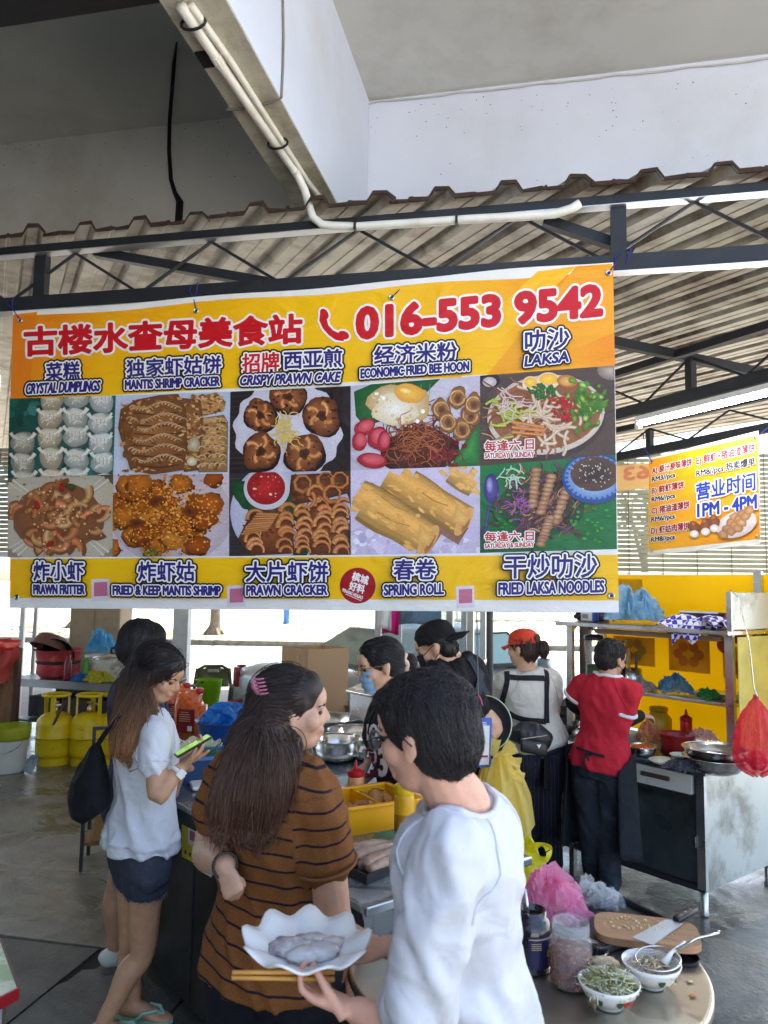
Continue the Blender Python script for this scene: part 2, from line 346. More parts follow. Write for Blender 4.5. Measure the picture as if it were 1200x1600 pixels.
# ================================================================== the concrete arcade overhead
cor = at(577, 158, 5.1)                     # where ceiling, wall and depth beam meet
WY = cor.dot(BY); ZC = cor.z; BXc = cor.dot(BX)
pb = on_plane(445, 165, bw(BXc, 0, 0), BX); ZB = pb.z
pl_ = on_z(362, 172, ZB); BXl = pl_.dot(BX)
arc = thing('arcade_building', 'white painted concrete building over the arcade with deep beams', 'building', bw(0, WY, 0))
# slab of the left bay and of the right bay (right one cut short, out of view, to let skylight in)
pw('ceiling', MB().box(bw((-7.5+BXl)/2, (WY-4)/2, ZC+.1), (BXl+7.5, WY+4, .2), BX, BY), m_soffit, arc)
pw('ceiling', MB().box(bw((BXc+3.3)/2, (WY+1.2)/2, ZC+.1), (3.3-BXc, WY-1.2, .2), BX, BY), m_soffit, arc)
pw('depth_beam', MB().box(bw((BXc+BXl)/2, (WY-4)/2, (ZB+ZC+.3)/2), (BXc-BXl, WY+3.99, ZC+.3-ZB), BX, BY), m_conc, arc)
pw('beam_soffit', MB().box(bw((BXc+BXl)/2, (WY-4)/2, ZB-.003), (BXc-BXl-.006, WY+3.97, .006), BX, BY), m_beamun, arc)
for x0, x1, m in ((-7.5, BXl+.1, m_soffit), (BXl+.1, 3.3, m_conc)): pw('back_wall', MB().box(bw((x0+x1)/2, WY+.13, (3.95+ZC+.5)/2), (x1-x0, .26, ZC+.5-3.95), BX, BY), m, arc)  # same wall in two tints, cooler where lit, creamier where shaded
pw('left_wall', MB().box(bw(-7.6, .3, ZC/2), (.2, WY*2, ZC), BX, BY), m_conc, arc)
db = on_z(150, 20, 4.15); dby = db.dot(BY)
pw('cross_beam', MB().box(bw(-3.6, dby-.16, 4.15+.2), (2*(BXl+3.6)+.2, .32, .4), BX, BY), m_black, arc)  # blackened in its colour to read as a beam in shadow
pw('added_storeys', MB().box(bw(-2.2, (WY+1.4)/2, ZC+.21+3.5), (10.6, WY-1.4, 7.0), BX, BY), m_conc, arc)  # unseen storeys added so the ground behind lies in shade
pw('added_shop_wall', MB().box(bw(-4.4, -4.1, ZC/2), (6.2, .2, ZC), BX, BY), mat('added_wall_dark', rgb(120, 112, 100), .9), arc)  # unseen wall added behind the camera to darken the left bay
# cracks and stains with a shape of their own
m_crack = mat('dark_crack', rgb(24, 21, 18), .95, var=.3)
def wall_at(px, py, off=.006): return on_plane(px, py, bw(0, WY-off, 0), BY)
cr = MB(); pts = [(276, 66), (272, 100), (268, 150), (265, 190), (264, 235), (267, 280), (273, 300), (281, 315), (279, 350)]
p3 = []
for k, (x, y) in enumerate(pts):
    p3.append(on_z(x, y, ZC-.008) if y < 195 else wall_at(x, y, .01))
r_ = [.004, .012, .012, .013, .013, .014, .016, .026, .026]
pw('crack', MB().tube(p3, r_, 6), m_crack, arc)
cr = MB(); rr = random.Random(5)
for k in range(150):
    px = rr.choice([rr.uniform(580, 1195), rr.uniform(5, 470)]); base = 190-.1*(px-350) if px < 500 else 120+ (1200-px)*.07
    py = base+rr.random()**1.5*rr.choice([60, 190]); s = rr.uniform(.002, .006); c = wall_at(px, py, .004)
    cr.add([c-BX*s, c+Z3*s*rr.uniform(.5, 1.2), c+BX*s*.8, c-Z3*s*.7], [(0,1,2,3)])
pw('mould_spots', cr, m_crack, arc, kind='stuff', recalc=False)
pw('wall_cable', MB().tube([wall_at(x, y, .012) for x, y in ((567, 325), (566, 250), (568, 185), (574, 163), (590, 158))]+[wall_at(x, 158-(x-590)*.1105+(2 if x % 40 else 0), .012) for x in range(630, 1241, 30)], .006, 6), mat('grey_cable', rgb(190, 190, 186), .6), arc)
def beam_r(px, py, off=.006): return on_plane(px, py, bw(BXc+off, 0, 0), BX)
pw('crack', MB().tube([beam_r(442, 0), beam_r(443, 60), beam_r(442, 105), beam_r(440, 152)]+[on_z(x, y, ZB-.012) for x, y in ((425, 160), (400, 166), (372, 171), (354, 171))], .006, 6), mat('grey_seam', rgb(120, 118, 110), .9), arc)
pw('socket_hole', MB().box(on_z(322, 92, ZB-.008), (.06, .09, .012), BX, BY), m_crack, arc)


# ================================================================== front truss
BANY = 3.55; TRY = 3.64                     # banner plane, truss plane (distance along BY)
def trp(px, py, off=0.0): return on_plane(px, py, bw(0, TRY+off, 0), BY)
tr = thing('front_truss', 'long dark steel roof truss right above the big yellow banner', 'truss', bw(0, TRY, 0))
zl = (trp(0, 470).z+trp(1200, 412).z)/2; zt = (trp(0, 384).z+trp(1200, 313).z)/2
XL, XR = -6.4, 5.0
pw('bottom_chord', MB().box(bw((XL+XR)/2, TRY, zl), (XR-XL, .05, .088), BX, BY), m_truss, tr)
pw('top_chord', MB().box(bw((XL+XR)/2, TRY, zt), (XR-XL, .05, .055), BX, BY), m_truss, tr)
pw('edge_strip', MB().box(bw((XL+XR)/2, TRY-.02, zl-.0465), (XR-XL, .06, .004), BX, BY), m_alu, tr)
pw('edge_strip', MB().box(bw((XL+XR)/2, TRY-.018, zt-.030), (XR-XL, .06, .004), BX, BY), m_alu, tr)
for px in (66, 967):
    c = trp(px, 420); x = c.dot(BX)
    for kx in ((0,) if px > 500 else (0, -2.7)):
        pw('post', MB().box(bw(x+kx, TRY, (zl+zt)/2), (.07, .046, zt-zl-.07), BX, BY), m_truss, tr)
x0 = trp(118, 395).dot(BX); pitch = (trp(560, 365).dot(BX)-x0)/2.0
for k in range(-4, 10):
    a = x0+k*pitch
    for d in (-1, 1):
        pw('diagonal_rod', MB().tube([bw(a, TRY-.002*d, zt-.03), bw(a+d*pitch*.47, TRY-.002*d, zl+.04)], .009, 6), m_black, tr)
# second chord running away under the sheets
for a, b_, w in (((150, 395), (445, 447), .05), ((850, 345), (990, 392), .05)):
    pw('brace', MB().beam(trp(*a, .06), trp(*b_, .10), .05, .05), m_truss, tr)

# ================================================================== corrugated roof
SLOPE = math.tan(R(2.5)); ZR = zt+.045
def roof_pt(v, u, dz=0.0):                   # v across the ribs, u along them from the front edge
    den = SU.dot(BY); t0 = (TRY-.10-SV.dot(BY)*v)/den
    p = SV*v+SU*(t0+u); return p+Z3*(ZR+SLOPE*u+dz)
roof = thing('corrugated_roof', 'rusty beige corrugated metal roof over the food stall', 'roof', bw(0, 6, 0))
PROF = [(0, 0), (.07, 0), (.075, .004), (.085, .004), (.09, 0), (.15, 0), (.172, .046), (.226, .046), (.25, 0)]
v = -6.6; rr = random.Random(11)
while v < 9.0:
    mb = MB(); prof = [(v+k*.25+a, b_) for k in range(3) for a, b_ in PROF[:-1]]+[(v+.75+.012, 0)]
    n = len(prof); L_ = 14.5; dz = rr.uniform(0, .004); ov = rr.uniform(-.03, .03)  # sheets run on out of view so their shade covers the car
    vs_ = []
    for u in (ov, 2.5, 6, L_):
        vs_ += [roof_pt(a, u, b_+dz) for a, b_ in prof]
    fs_ = [(j*n+i, j*n+i+1, (j+1)*n+i+1, (j+1)*n+i) for j in range(3) for i in range(n-1)]
    mb.add(vs_, fs_); pw('roof_sheet', mb, m_tin, roof, recalc=False)
    ed = MB(); vs_ = []
    for a, b_ in prof: vs_ += [roof_pt(a, ov-.004, b_+dz-.004), roof_pt(a, ov-.004, b_+dz+.008+.012*rr.random())]
    ed.add(vs_+[p+SU*.012 for p in vs_], [(2*i, 2*i+2, 2*i+3, 2*i+1) for i in range(n-1)]+[(2*n+2*i+1, 2*n+2*i+3, 2*n+2*i+2, 2*n+2*i) for i in range(n-1)]+[(2*i+1, 2*i+3, 2*n+2*i+3, 2*n+2*i+1) for i in range(n-1)])
    pw('rusty_edge', ed, m_rust, roof, recalc=False)
    v += .75

# inner trusses and their strip lights
def inner_truss(ref, zb, h, label, l0, l1, n):
    t = thing('inner_truss', label, 'truss', ref, 0, 'trusses inside the stall')
    o = Vector((ref.x, ref.y, 0))
    pw('bottom_chord', MB().beam(o+SU*l0+Z3*zb, o+SU*l1+Z3*zb, .05, .075), m_truss, t)
    pw('top_chord', MB().beam(o+SU*l0+Z3*(zb+h), o+SU*l1+Z3*(zb+h+.05), .05, .05), m_truss, t)
    st = (l1-l0)/n
    for k in range(n):
        a = l0+k*st
        pw('diagonal_rod', MB().tube([o+SU*a+Z3*(zb+.03), o+SU*(a+st/2)+Z3*(zb+h-.02)], .009, 6), m_black, t)
        pw('diagonal_rod', MB().tube([o+SU*(a+st/2)+Z3*(zb+h-.02), o+SU*(a+st)+Z3*(zb+.03)], .009, 6), m_black, t)
        if k % 3 == 1: pw('post', MB().box(o+SU*(a+st/2)+Z3*(zb+h/2), (.05, .05, h-.06), SU, SV), m_truss, t)
    return t
r1 = at(1080, 618, 4.9); inner_truss(r1, r1.z, .27, 'dark steel truss right above the lit strip light', -3.6, 3.6, 9)
r2 = at(1090, 690, 6.3); inner_truss(r2, r2.z, .22, 'far dark steel truss seen below the strip light', -3.2, 3.4, 8)
r3 = at(300, 640, 5.4); inner_truss(r3, r1.z, .27, 'dark steel truss behind the left part of the big banner', -.9, 3.8, 6)
cb = thing('cross_rail', 'dark steel rail crossing under the roof beside the big banner', 'rail', at(1100, 545, 5.2))
pw('rail', MB().beam(at(930, 528, 4.9), at(1260, 598, 5.3), .05, .06), m_truss, cb)
m_tube = mat('lit_tube', (.9, .95, 1), .4, emit=((.88, .95, 1.0), 26.0))
def strip_light(p, q, label):
    c = (Vector(p)+Vector(q))/2; t = thing('strip_light', label, 'light', c, 0, 'lit strip lights'); d = (Vector(q)-Vector(p)).normalized()
    pw('housing', MB().beam(Vector(p)+Z3*.035, Vector(q)+Z3*.035, .05, .035), m_white, t)
    pw('tube', MB().tube([p, q], .016, 10), m_tube, t)
    for e in (p, q): pw('end_cap', MB().beam(Vector(e)-d*.02, Vector(e)+d*.02, .03, .06), m_white, t)
lp = at(1080, 643, 4.9)
strip_light(lp-SU*.95, lp+SU*.45, 'lit white strip light to the right of the big banner')
lp = at(-8, 606, 4.6)
strip_light(lp-SU*.25, lp+SU*.95, 'lit white strip light peeking out left of the big banner')

# conduits strapped under the beam
con = thing('conduit_pipe', 'thicker white plastic conduit bending from the beam along the truss', 'pipe', on_z(340, 80, 0))
def ub(px, py, d=.03): return on_z(px, py, ZB-d)
p_end = ub(462, 268); e = trp(520, 353, -.05)
path = [ub(283, 10), ub(340, 93), ub(400, 181), ub(440, 238), p_end]
bend = [(476, 297, .28), (483, 322, .55), (489, 340, .78), (503, 351, .92)]
d0 = (p_end-CAM).dot(FWD); d1 = (e-CAM).dot(FWD)
path += [at(x, y, d0+(d1-d0)*t) for x, y, t in bend]+[e]+[trp(x, y, -.05) for x, y in ((560, 354), (640, 349), (740, 342), (820, 338), (868, 334), (893, 326), (906, 318))]
pw('pipe', MB().tube(path, .021, 10), m_pvc, con, smooth=True)
for (x, y) in ((302, 36), (434, 224)):
    c = ub(x, y); pw('cable_tie', MB().tube([c+BX*math.cos(a)*.05+Z3*(math.sin(a)*.027) for a in np.linspace(0, 6.28, 14)], .006, 5), m_blackpl, con)
for px in (556, 714):
    c = trp(px, 353-(px-556)*.065, -.05); pw('cable_tie', MB().box(c, (.012, .05, .055), BX, BY), m_blackpl, con)
for (x, y) in ((340, 93), (462, 268)):
    c = ub(x, y); pw('coupling', MB().tube([c-BY*.03, c+BY*.03], .024, 10), m_pvc, con)
con2 = thing('conduit_pipe', 'thinner cream conduit running straight along the concrete beam', 'pipe', on_z(420, 120, 0))
pw('pipe', MB().tube([ub(298, 8, .02), ub(360, 95, .02), ub(430, 205, .02), ub(480, 283, .02), ub(521, 336, .02)], .015, 8), m_pvc, con2, smooth=True)

# slatted blinds at the far side of the stall
m_blind = mat('blind_slats', rgb(196, 196, 176), .7, var=.2, nscale=3, transl=.22)
def blind(px0, px1, d, ztop, zbot, label, sl=.045):
    a = at(px0, 800, d); b_ = at(px1, 800, d*.97); a.z = b_.z = 0; X = (b_-a).normalized(); Y = Vector((-X.y, X.x, 0)); w = (b_-a).length
    t = thing('slatted_blind', label, 'blind', (a+b_)/2); mb = MB(); z = zbot
    while z < ztop: mb.box((a+b_)/2+Z3*z, (w, .004, sl*.86), X, (Y*.97+Z3*.22).normalized(), (Z3*.97-Y*.22).normalized()); z += sl
    pw('slats', mb, m_blind, t, kind='stuff')
    pw('bottom_rail', MB().box((a+b_)/2+Z3*(zbot-.05), (w, .03, .05), X, Y), m_alu, t)
    for k in range(7): pw('cord', MB().tube([a+X*(w*(k+.5)/7)-Y*.03+Z3*(zbot-.05), a+X*(w*(k+.5)/7)-Y*.03+Z3*ztop], .004, 5), mat('grey_cord', rgb(110, 108, 100), .8), t)
    return t
blind(955, 1330, 7.6, 3.15, 2.0, 'cream slatted blind behind the smaller hanging banner')
blind(-150, 40, 7.8, 3.1, 2.1, 'pale slatted blind left of the big banner')
# ================================================================== banners (flat prints built up as thin inked shapes)
m_print = vcol_mat('banner_ink', .42, .06, 260, .35, wrinkle=True); m_photo = vcol_mat('photo_ink', .42, .17, 170, .35, wrinkle=True)
class Print:
    """shapes given in photograph pixels, laid on the banner plane, each a hair in front of the last"""
    def __init__(s, p, n, step=2.5e-5): s.p, s.n, s.step = p, n.normalized(), step; s.k = 0; s.mb = MB(); s.clip = None; s.base = 0.0
    def pt(s, x, y, o): return on_plane(x, y, s.p, s.n)+s.n*o
    def new(s): s.mb = MB()
    def poly(s, pts, c, c2=None, ctr=None):
        if s.clip: pts = clip_poly(pts, s.clip)
        if len(pts) < 3: return
        s.k += 1; o = s.base+s.k*s.step; n = len(pts)
        cx, cy = ctr or (sum(q[0] for q in pts)/n, sum(q[1] for q in pts)/n)
        if s.clip and ctr and not inside_all(ctr, s.clip): cx, cy = sum(q[0] for q in pts)/n, sum(q[1] for q in pts)/n
        L = [lin(c)]+[lin(c2 or c)]*n
        s.mb.add([s.pt(cx, cy, o)]+[s.pt(x, y, o) for x, y in pts], [(0, 1+i, 1+(i+1) % n) for i in range(n)], L)
    def quad(s, q, cols, nu=6, nv=6):     # bilinear patch with corner colours TL TR BR BL
        s.k += 1; o = s.base+s.k*s.step; vs, cs = [], []
        for j in range(nv+1):
            for i in range(nu+1):
                u, v = i/nu, j/nv; w = ((1-u)*(1-v), u*(1-v), u*v, (1-u)*v)
                vs.append(s.pt(sum(w[k]*q[k][0] for k in range(4)), sum(w[k]*q[k][1] for k in range(4)), o))
                cs.append(lin(tuple(sum(w[k]*cols[k][m] for k in range(4)) for m in range(3))))
        s.mb.add(vs, [(j*(nu+1)+i, j*(nu+1)+i+1, (j+1)*(nu+1)+i+1, (j+1)*(nu+1)+i) for j in range(nv) for i in range(nu)], cs)
    def ell(s, x, y, rx, ry, c, c2=None, rot=0.0, n=20, wob=0.0, seed=0, ctr=None):
        r = random.Random(seed*13+int(x*7+y)); ca, sa = math.cos(rot), math.sin(rot); pts = []
        ph = [r.uniform(0, 6.28) for _ in range(3)]
        for i in range(n):
            t = 2*math.pi*i/n; w = 1+wob*(math.sin(2*t+ph[0])*.5+math.sin(3*t+ph[1])*.4+math.sin(5*t+ph[2])*.4)
            a, b = math.cos(t)*rx*w, math.sin(t)*ry*w; pts.append((x+a*ca-b*sa, y+a*sa+b*ca))
        s.poly(pts, c, c2, (x, y) if ctr is None else ctr)
    def stroke(s, pts, w, c, c2=None):      # tapered ribbon, edges a bit darker
        n = len(pts); Lf, Rt = [], []
        for i, (x, y) in enumerate(pts):
            a = pts[min(i+1, n-1)]; b = pts[max(i-1, 0)]; dx, dy = a[0]-b[0], a[1]-b[1]; l = math.hypot(dx, dy) or 1
            ww = (w[i] if isinstance(w, (list, tuple)) else w)/2; Lf.append((x-dy/l*ww, y+dx/l*ww)); Rt.append((x+dy/l*ww, y-dx/l*ww))
        s.k += 1; o = s.base+s.k*s.step; cd_ = c2 or c
        for i in range(n-1):
            for A, B, ca, cb_ in ((Lf, pts, cd_, c), (pts, Rt, c, cd_)):
                q = [A[i], A[i+1], B[i+1], B[i]]
                if s.clip:
                    if not all(inside_all(z, s.clip) for z in q): continue
                s.mb.add([s.pt(x, y, o) for x, y in q], [(0,1,2,3)], [lin(ca), lin(ca), lin(cb_), lin(cb_)])
    def arc(s, x, y, r, a0, a1, w, c, c2=None, n=8, sy=1.0, taper=True):
        pts = [(x+r*math.cos(a0+(a1-a0)*i/n), y+r*sy*math.sin(a0+(a1-a0)*i/n)) for i in range(n+1)]
        s.stroke(pts, [w*(1-.6*i/n) if taper else w for i in range(n+1)], c, c2)
    def noodle(s, x, y, l, w, c, c2=None, r=None, n=6, curl=.8):
        r = r or rnd; a = r.uniform(0, 6.28); pts = [(x, y)]
        for i in range(n): a += r.uniform(-curl, curl); x += math.cos(a)*l/n; y += math.sin(a)*l/n*.9; pts.append((x, y))
        s.stroke(pts, w, c, c2)
    def text(s, body, q, c, bold=1.0, ol=(), slant=0.0):
        """q = TL TR BR BL pixels of the ink box; ol = [(colour, outline width in pixels)...] outermost first"""
        b0, f0, e0 = text_outline(body); xs = [v[0] for v in b0]; ys = [v[1] for v in b0]; x0, x1, y0, y1 = min(xs), max(xs), min(ys), max(ys)
        out = []
        for x, y in b0:
            v = (y1-y)/(y1-y0); u = (x-x0)/(x1-x0)+slant*(.5-v)
            out.append(((1-v)*((1-u)*q[0][0]+u*q[1][0])+v*((1-u)*q[3][0]+u*q[2][0]), (1-v)*((1-u)*q[0][1]+u*q[1][1])+v*((1-u)*q[3][1]+u*q[2][1])))
        def ribbons(w, col):
            s.k += 14; lc = lin(col); o = s.base+s.k*s.step; dk = 12*s.step/max(1, len(e0))
            for i, j in e0:
                (ax, ay), (bx, by) = out[i], out[j]; l = math.hypot(bx-ax, by-ay)
                if l < 1e-6: continue
                tx, ty = (bx-ax)/l*w, (by-ay)/l*w; nx, ny = -ty, tx; h = .7071; o += dk
                pp = [(ax+nx, ay+ny), (ax-tx*h+nx*h, ay-ty*h+ny*h), (ax-tx, ay-ty), (ax-tx*h-nx*h, ay-ty*h-ny*h), (ax-nx, ay-ny), (bx-nx, by-ny), (bx+tx*h-nx*h, by+ty*h-ny*h), (bx+tx, by+ty), (bx+tx*h+nx*h, by+ty*h+ny*h), (bx+nx, by+ny)]
                s.mb.add([s.pt(x, y, o) for x, y in pp], [tuple(range(10))], [lc]*10)
        for col, w in ol:
            ribbons(w+bold, col)
            if w > .5: s.k += 1; o = s.base+s.k*s.step; s.mb.add([s.pt(x, y, o) for x, y in out], f0, [lin(col)]*len(out))
        if bold > 0: ribbons(bold, c)
        s.k += 2; o = s.base+s.k*s.step; s.mb.add([s.pt(x, y, o) for x, y in out], f0, [lin(c)]*len(out))
    def done(s, name, parent, label=None):
        if s.mb.v: pw(name, s.mb, m_photo if name == 'food_photo' else m_print, parent, recalc=False, label=label)
        s.mb = MB()
def text_outline(body):
    vs, fs = text2d(body, 0.0); cnt = {}; key = {}; rep = []
    for i, v in enumerate(vs):
        k = (round(v[0], 5), round(v[1], 5)); rep.append(key.setdefault(k, i))
    for f in fs:
        for i in range(len(f)):
            a, b = rep[f[i]], rep[f[(i+1) % len(f)]]; e = (min(a, b), max(a, b)); cnt[e] = cnt.get(e, 0)+1
    return vs, fs, [e for e, n in cnt.items() if n == 1 and e[0] != e[1]]
def lin(c): return tuple(s2l(min(255, max(0, v)))*.95 for v in c[:3])
def inside_all(p, q): return all((q[(i+1) % 4][0]-q[i][0])*(p[1]-q[i][1])-(q[(i+1) % 4][1]-q[i][1])*(p[0]-q[i][0]) >= -.01 for i in range(4))
def clip_poly(pts, q):
    for i in range(4):
        a, b = q[i], q[(i+1) % 4]; out = []
        sd = lambda p: (b[0]-a[0])*(p[1]-a[1])-(b[1]-a[1])*(p[0]-a[0])
        for j in range(len(pts)):
            p, r = pts[j], pts[(j+1) % len(pts)]; dp, dr = sd(p), sd(r)
            if dp >= 0: out.append(p)
            if dp*dr < 0: t = dp/(dp-dr); out.append((p[0]+(r[0]-p[0])*t, p[1]+(r[1]-p[1])*t))
        pts = out
        if not pts: break
    return pts
def jit(c, r, d=14):
    k = r.uniform(-d, d); return tuple(max(0, min(255, v+k+r.uniform(-d, d)*.35)) for v in c)
YEL, ORA, WHT, BLK, NAVY, RED = (250, 195, 12), (240, 140, 20), (248, 244, 240), (16, 14, 20), (44, 32, 118), (206, 22, 34)

bp_, bn = bw(0, BANY, 0), -BY
TLc, TRc, BRc, BLc = (20, 487), (958, 410), (967, 957), (15, 950)
ban = thing('menu_banner', 'large yellow menu banner with food photos and phone number hanging over the stall', 'banner', on_plane(490, 955, bp_, bn))
P = Print(bp_, bn)
# the vinyl sheet itself: grid with scalloped top hem, gently lifted between the eyelets
def bq(u, v):
    x = (1-v)*((1-u)*TLc[0]+u*TRc[0])+v*((1-u)*BLc[0]+u*BRc[0]); y = (1-v)*((1-u)*TLc[1]+u*TRc[1])+v*((1-u)*BLc[1]+u*BRc[1]); return x, y
sh = MB(); NU, NV = 60, 8; cols = []
vs_ = []
for j in range(NV+1):
    for i in range(NU+1):
        u, v = i/NU, j/NV; x, y = bq(u, v)
        if j == 0: y += 3.0*math.sin(u*math.pi*3)**2*(1 if u < .7 else -1.2)
        vs_.append(on_plane(x, y, bp_, bn)); cols.append(lin((238, 236, 232)))
nv_ = len(vs_); vs2 = vs_+[p+BY*.0012 for p in vs_]; W = NU+1
fs_ = [(j*W+i, j*W+i+1, (j+1)*W+i+1, (j+1)*W+i) for j in range(NV) for i in range(NU)]
fs_ += [tuple(nv_+k for k in reversed(f)) for f in fs_]
bd = [j*W for j in range(NV+1)]+[NV*W+i for i in range(1, W)]+[j*W+NU for j in range(NV-1, -1, -1)]+[i for i in range(NU-1, 0, -1)]
fs_ += [(bd[i], bd[(i+1) % len(bd)], nv_+bd[(i+1) % len(bd)], nv_+bd[i]) for i in range(len(bd))]
sh.add(vs2, fs_, cols+cols); pw('vinyl_sheet', sh, m_print, ban, recalc=False)
# yellow and orange ground, inside the white hem
P.new()
def lerp(a, b, t): return tuple(x+(y-x)*t for x, y in zip(a, b))
NU = 26
for g_ in (0, 2):
  for i in range(NU):
    for (v0, v1, k) in ((.022, .12, 0), (.12, .30, 1), (.835, .90, 2), (.90, .966, 3))[g_:g_+2]:
        u0, u1 = i/NU, (i+1)/NU
        def colr(u, v):
            e = max(0, 1-u/.16)*.9+max(0, (u-.80)/.2)*.85+max(0, .25-v)*2.2*(.5+.5*math.sin(u*7+1))
            if v > .5: e = max(0, .07-u)*3
            return lerp(YEL, ORA, min(1, e))
        if v0 < .05: v0 = .016+.01*math.sin(u0*9)**2
        qd = [bq(u0, v0), bq(u1, v0 if k else .016+.01*math.sin(u1*9)**2), bq(u1, v1), bq(u0, v1)]
        P.k = 0; P.quad(qd, [colr(u0, v0), colr(u1, v0), colr(u1, v1), colr(u0, v1)], 1, 1)
  if g_: P.done('printed_ground', ban); P.new()
  else: KEEP = P.mb; P.new()
P.mb = KEEP
for (pts, c) in ((((20, 492), (58, 487), (46, 618), (16, 624)), (238, 132, 22)), (((840, 424), (900, 416), (720, 590), (660, 592)), (250, 190, 20)), (((900, 416), (957, 412), (960, 520), (800, 585), (760, 587)), (243, 165, 24))):
    P.poly(list(pts), c)
P.done('printed_ground', ban)
P.k = 20
def cap(body, q, latin, c=NAVY, slant=0.0, ol=None, bold=0):
    P.new()
    if latin: P.text(body, q, c, bold if bold else .9, ol=ol or ((BLK, 4.2), (WHT, 1.7)), slant=slant)
    else: P.text(body, q, c, bold if bold else .8, ol=ol or ((BLK, 5.0), (WHT, 2.4)))
    P.done('lettering', ban)
def Q(x0, yl, x1, yr, h): return [(x0, yl), (x1, yr), (x1, yr+h), (x0, yl+h)]
cap('古楼水查母美食站', Q(39, 512, 471, 491, 44), False, RED, ol=((WHT, 3.4),), bold=2.0)
cap('016-553 9542', Q(559, 483, 939, 446, 46), True, RED, ol=((WHT, 3.6),), bold=3.6)
P.new()      # telephone handset
for sc, c in ((1.0, WHT), (.0, RED)):
    w = 7 if sc else 0
    P.k += 12
    P.stroke([(506, 490), (505, 500), (509, 511), (517, 520), (527, 526), (538, 528)], [11+w*.6, 12+w, 10+w, 10+w, 12+w, 11+w*.6], c)
    P.k += 6
    P.ell(507, 491, 6+w*.45, 9+w*.45, c, rot=-.5); P.ell(537, 524, 9+w*.45, 6.5+w*.45, c, rot=.35)
P.done('telephone_symbol', ban)
cap('菜糕', Q(73, 568, 125, 565, 28), False); cap('CRYSTAL DUMPLINGS', Q(42, 600, 157, 595, 16), True, slant=.02)
cap('独家虾姑饼', Q(199, 563, 346, 556, 27), False); cap('MANTIS SHRIMP CRACKER', Q(197, 595, 344, 589, 14), True)
cap('招牌', Q(380, 554, 437, 551, 29), False, RED); cap('西亚煎', Q(445, 550, 535, 546, 28), False); cap('CRISPY PRAWN CAKE', Q(377, 588, 532, 582, 15), True, slant=.02)
cap('经济米粉', Q(586, 543, 714, 535, 28), False); cap('ECONOMIC FRIED BEE HOON', Q(565, 578, 733, 566, 14), True)
cap('叻沙', Q(821, 519, 889, 513, 33), False); cap('LAKSA', Q(821, 558, 889, 550, 16), True, slant=.03)
cap('炸小虾', Q(56, 878, 133, 878, 29), False); cap('PRAWN FRITTER', Q(56, 914, 135, 914, 14), True)
cap('炸虾姑', Q(219, 878, 306, 878, 30), False); cap('FRIED & KEEP MANTIS SHRIMP', Q(180, 915, 347, 916, 14), True)
cap('大片虾饼', Q(387, 878, 514, 878, 31), False); cap('PRAWN CRACKER', Q(388, 915, 513, 914, 15), True)
cap('春卷', Q(617, 875, 682, 874, 31), False); cap('SPRING ROLL', Q(602, 914, 694, 912, 16), True)
cap('干炒叻沙', Q(789, 868, 932, 866, 36), False); cap('FRIED LAKSA NOODLES', Q(780, 911, 943, 907, 18), True)

# ---------------- the ten food pictures
def photo(q, bgc, draw, seed):
    P.new(); P.base = .0002; P.k = 0; P.clip = None; P.quad(q, bgc, 8, 8); P.clip = q; draw(random.Random(seed)); P.clip = None; P.done('food_photo', ban); P.base = 0.0
def specks(r, x0, y0, x1, y1, n, cs, s0=.6, s1=1.8):
    for _ in range(n): P.ell(r.uniform(x0, x1), r.uniform(y0, y1), r.uniform(s0, s1), r.uniform(s0, s1), jit(r.choice(cs), r), n=6)
def dumplings(r):
    specks(r, 12, 618, 180, 745, 60, [(30, 96, 80), (20, 70, 62), (50, 120, 110)], 3, 12)
    for ci, (cx, tint) in enumerate(((38, (176, 168, 150)), (81, (206, 190, 160)), (121, (196, 200, 190)), (160, (206, 212, 206)))):
        for ri in range(5):
            x = cx+r.uniform(-3, 3); y = 612+ri*31+r.uniform(-3, 3)+(8 if ci % 3 == 0 else 0)
            if ci == 0 and ri < 2: continue
            P.ell(x+1, y+14, 19, 19, jit((120, 122, 112), r), (60, 84, 78), wob=.08)
            P.ell(x, y+10, 19, 18, jit(tint, r), tuple(v*.72 for v in tint), wob=.09)
            P.ell(x, y+4, 15, 9, jit((226, 222, 208), r, 8), jit(tint, r), wob=.2); P.arc(x+2, y-14, 19, .45, 2.45, 7, jit((240, 238, 228), r, 8), tint, n=10); P.arc(x-2, y-14, 19, 2.7, 1.2, 6, jit((236, 232, 220), r, 8), tint, n=8)
            for z in range(5): P.stroke([(x-12+z*6, y+3), (x-11+z*5.6, y+14)], 1.2, jit((170, 164, 148), r))
            for _ in range(4): P.arc(x+r.uniform(-8, 8), y+16+r.uniform(-4, 8), 7, 3.4, 5.6, 1.6, (240, 236, 226), tint)
            specks(r, x-12, y+4, x+12, y+20, 7, [(214, 170, 70), (250, 248, 236), (196, 150, 60)], .6, 1.4)
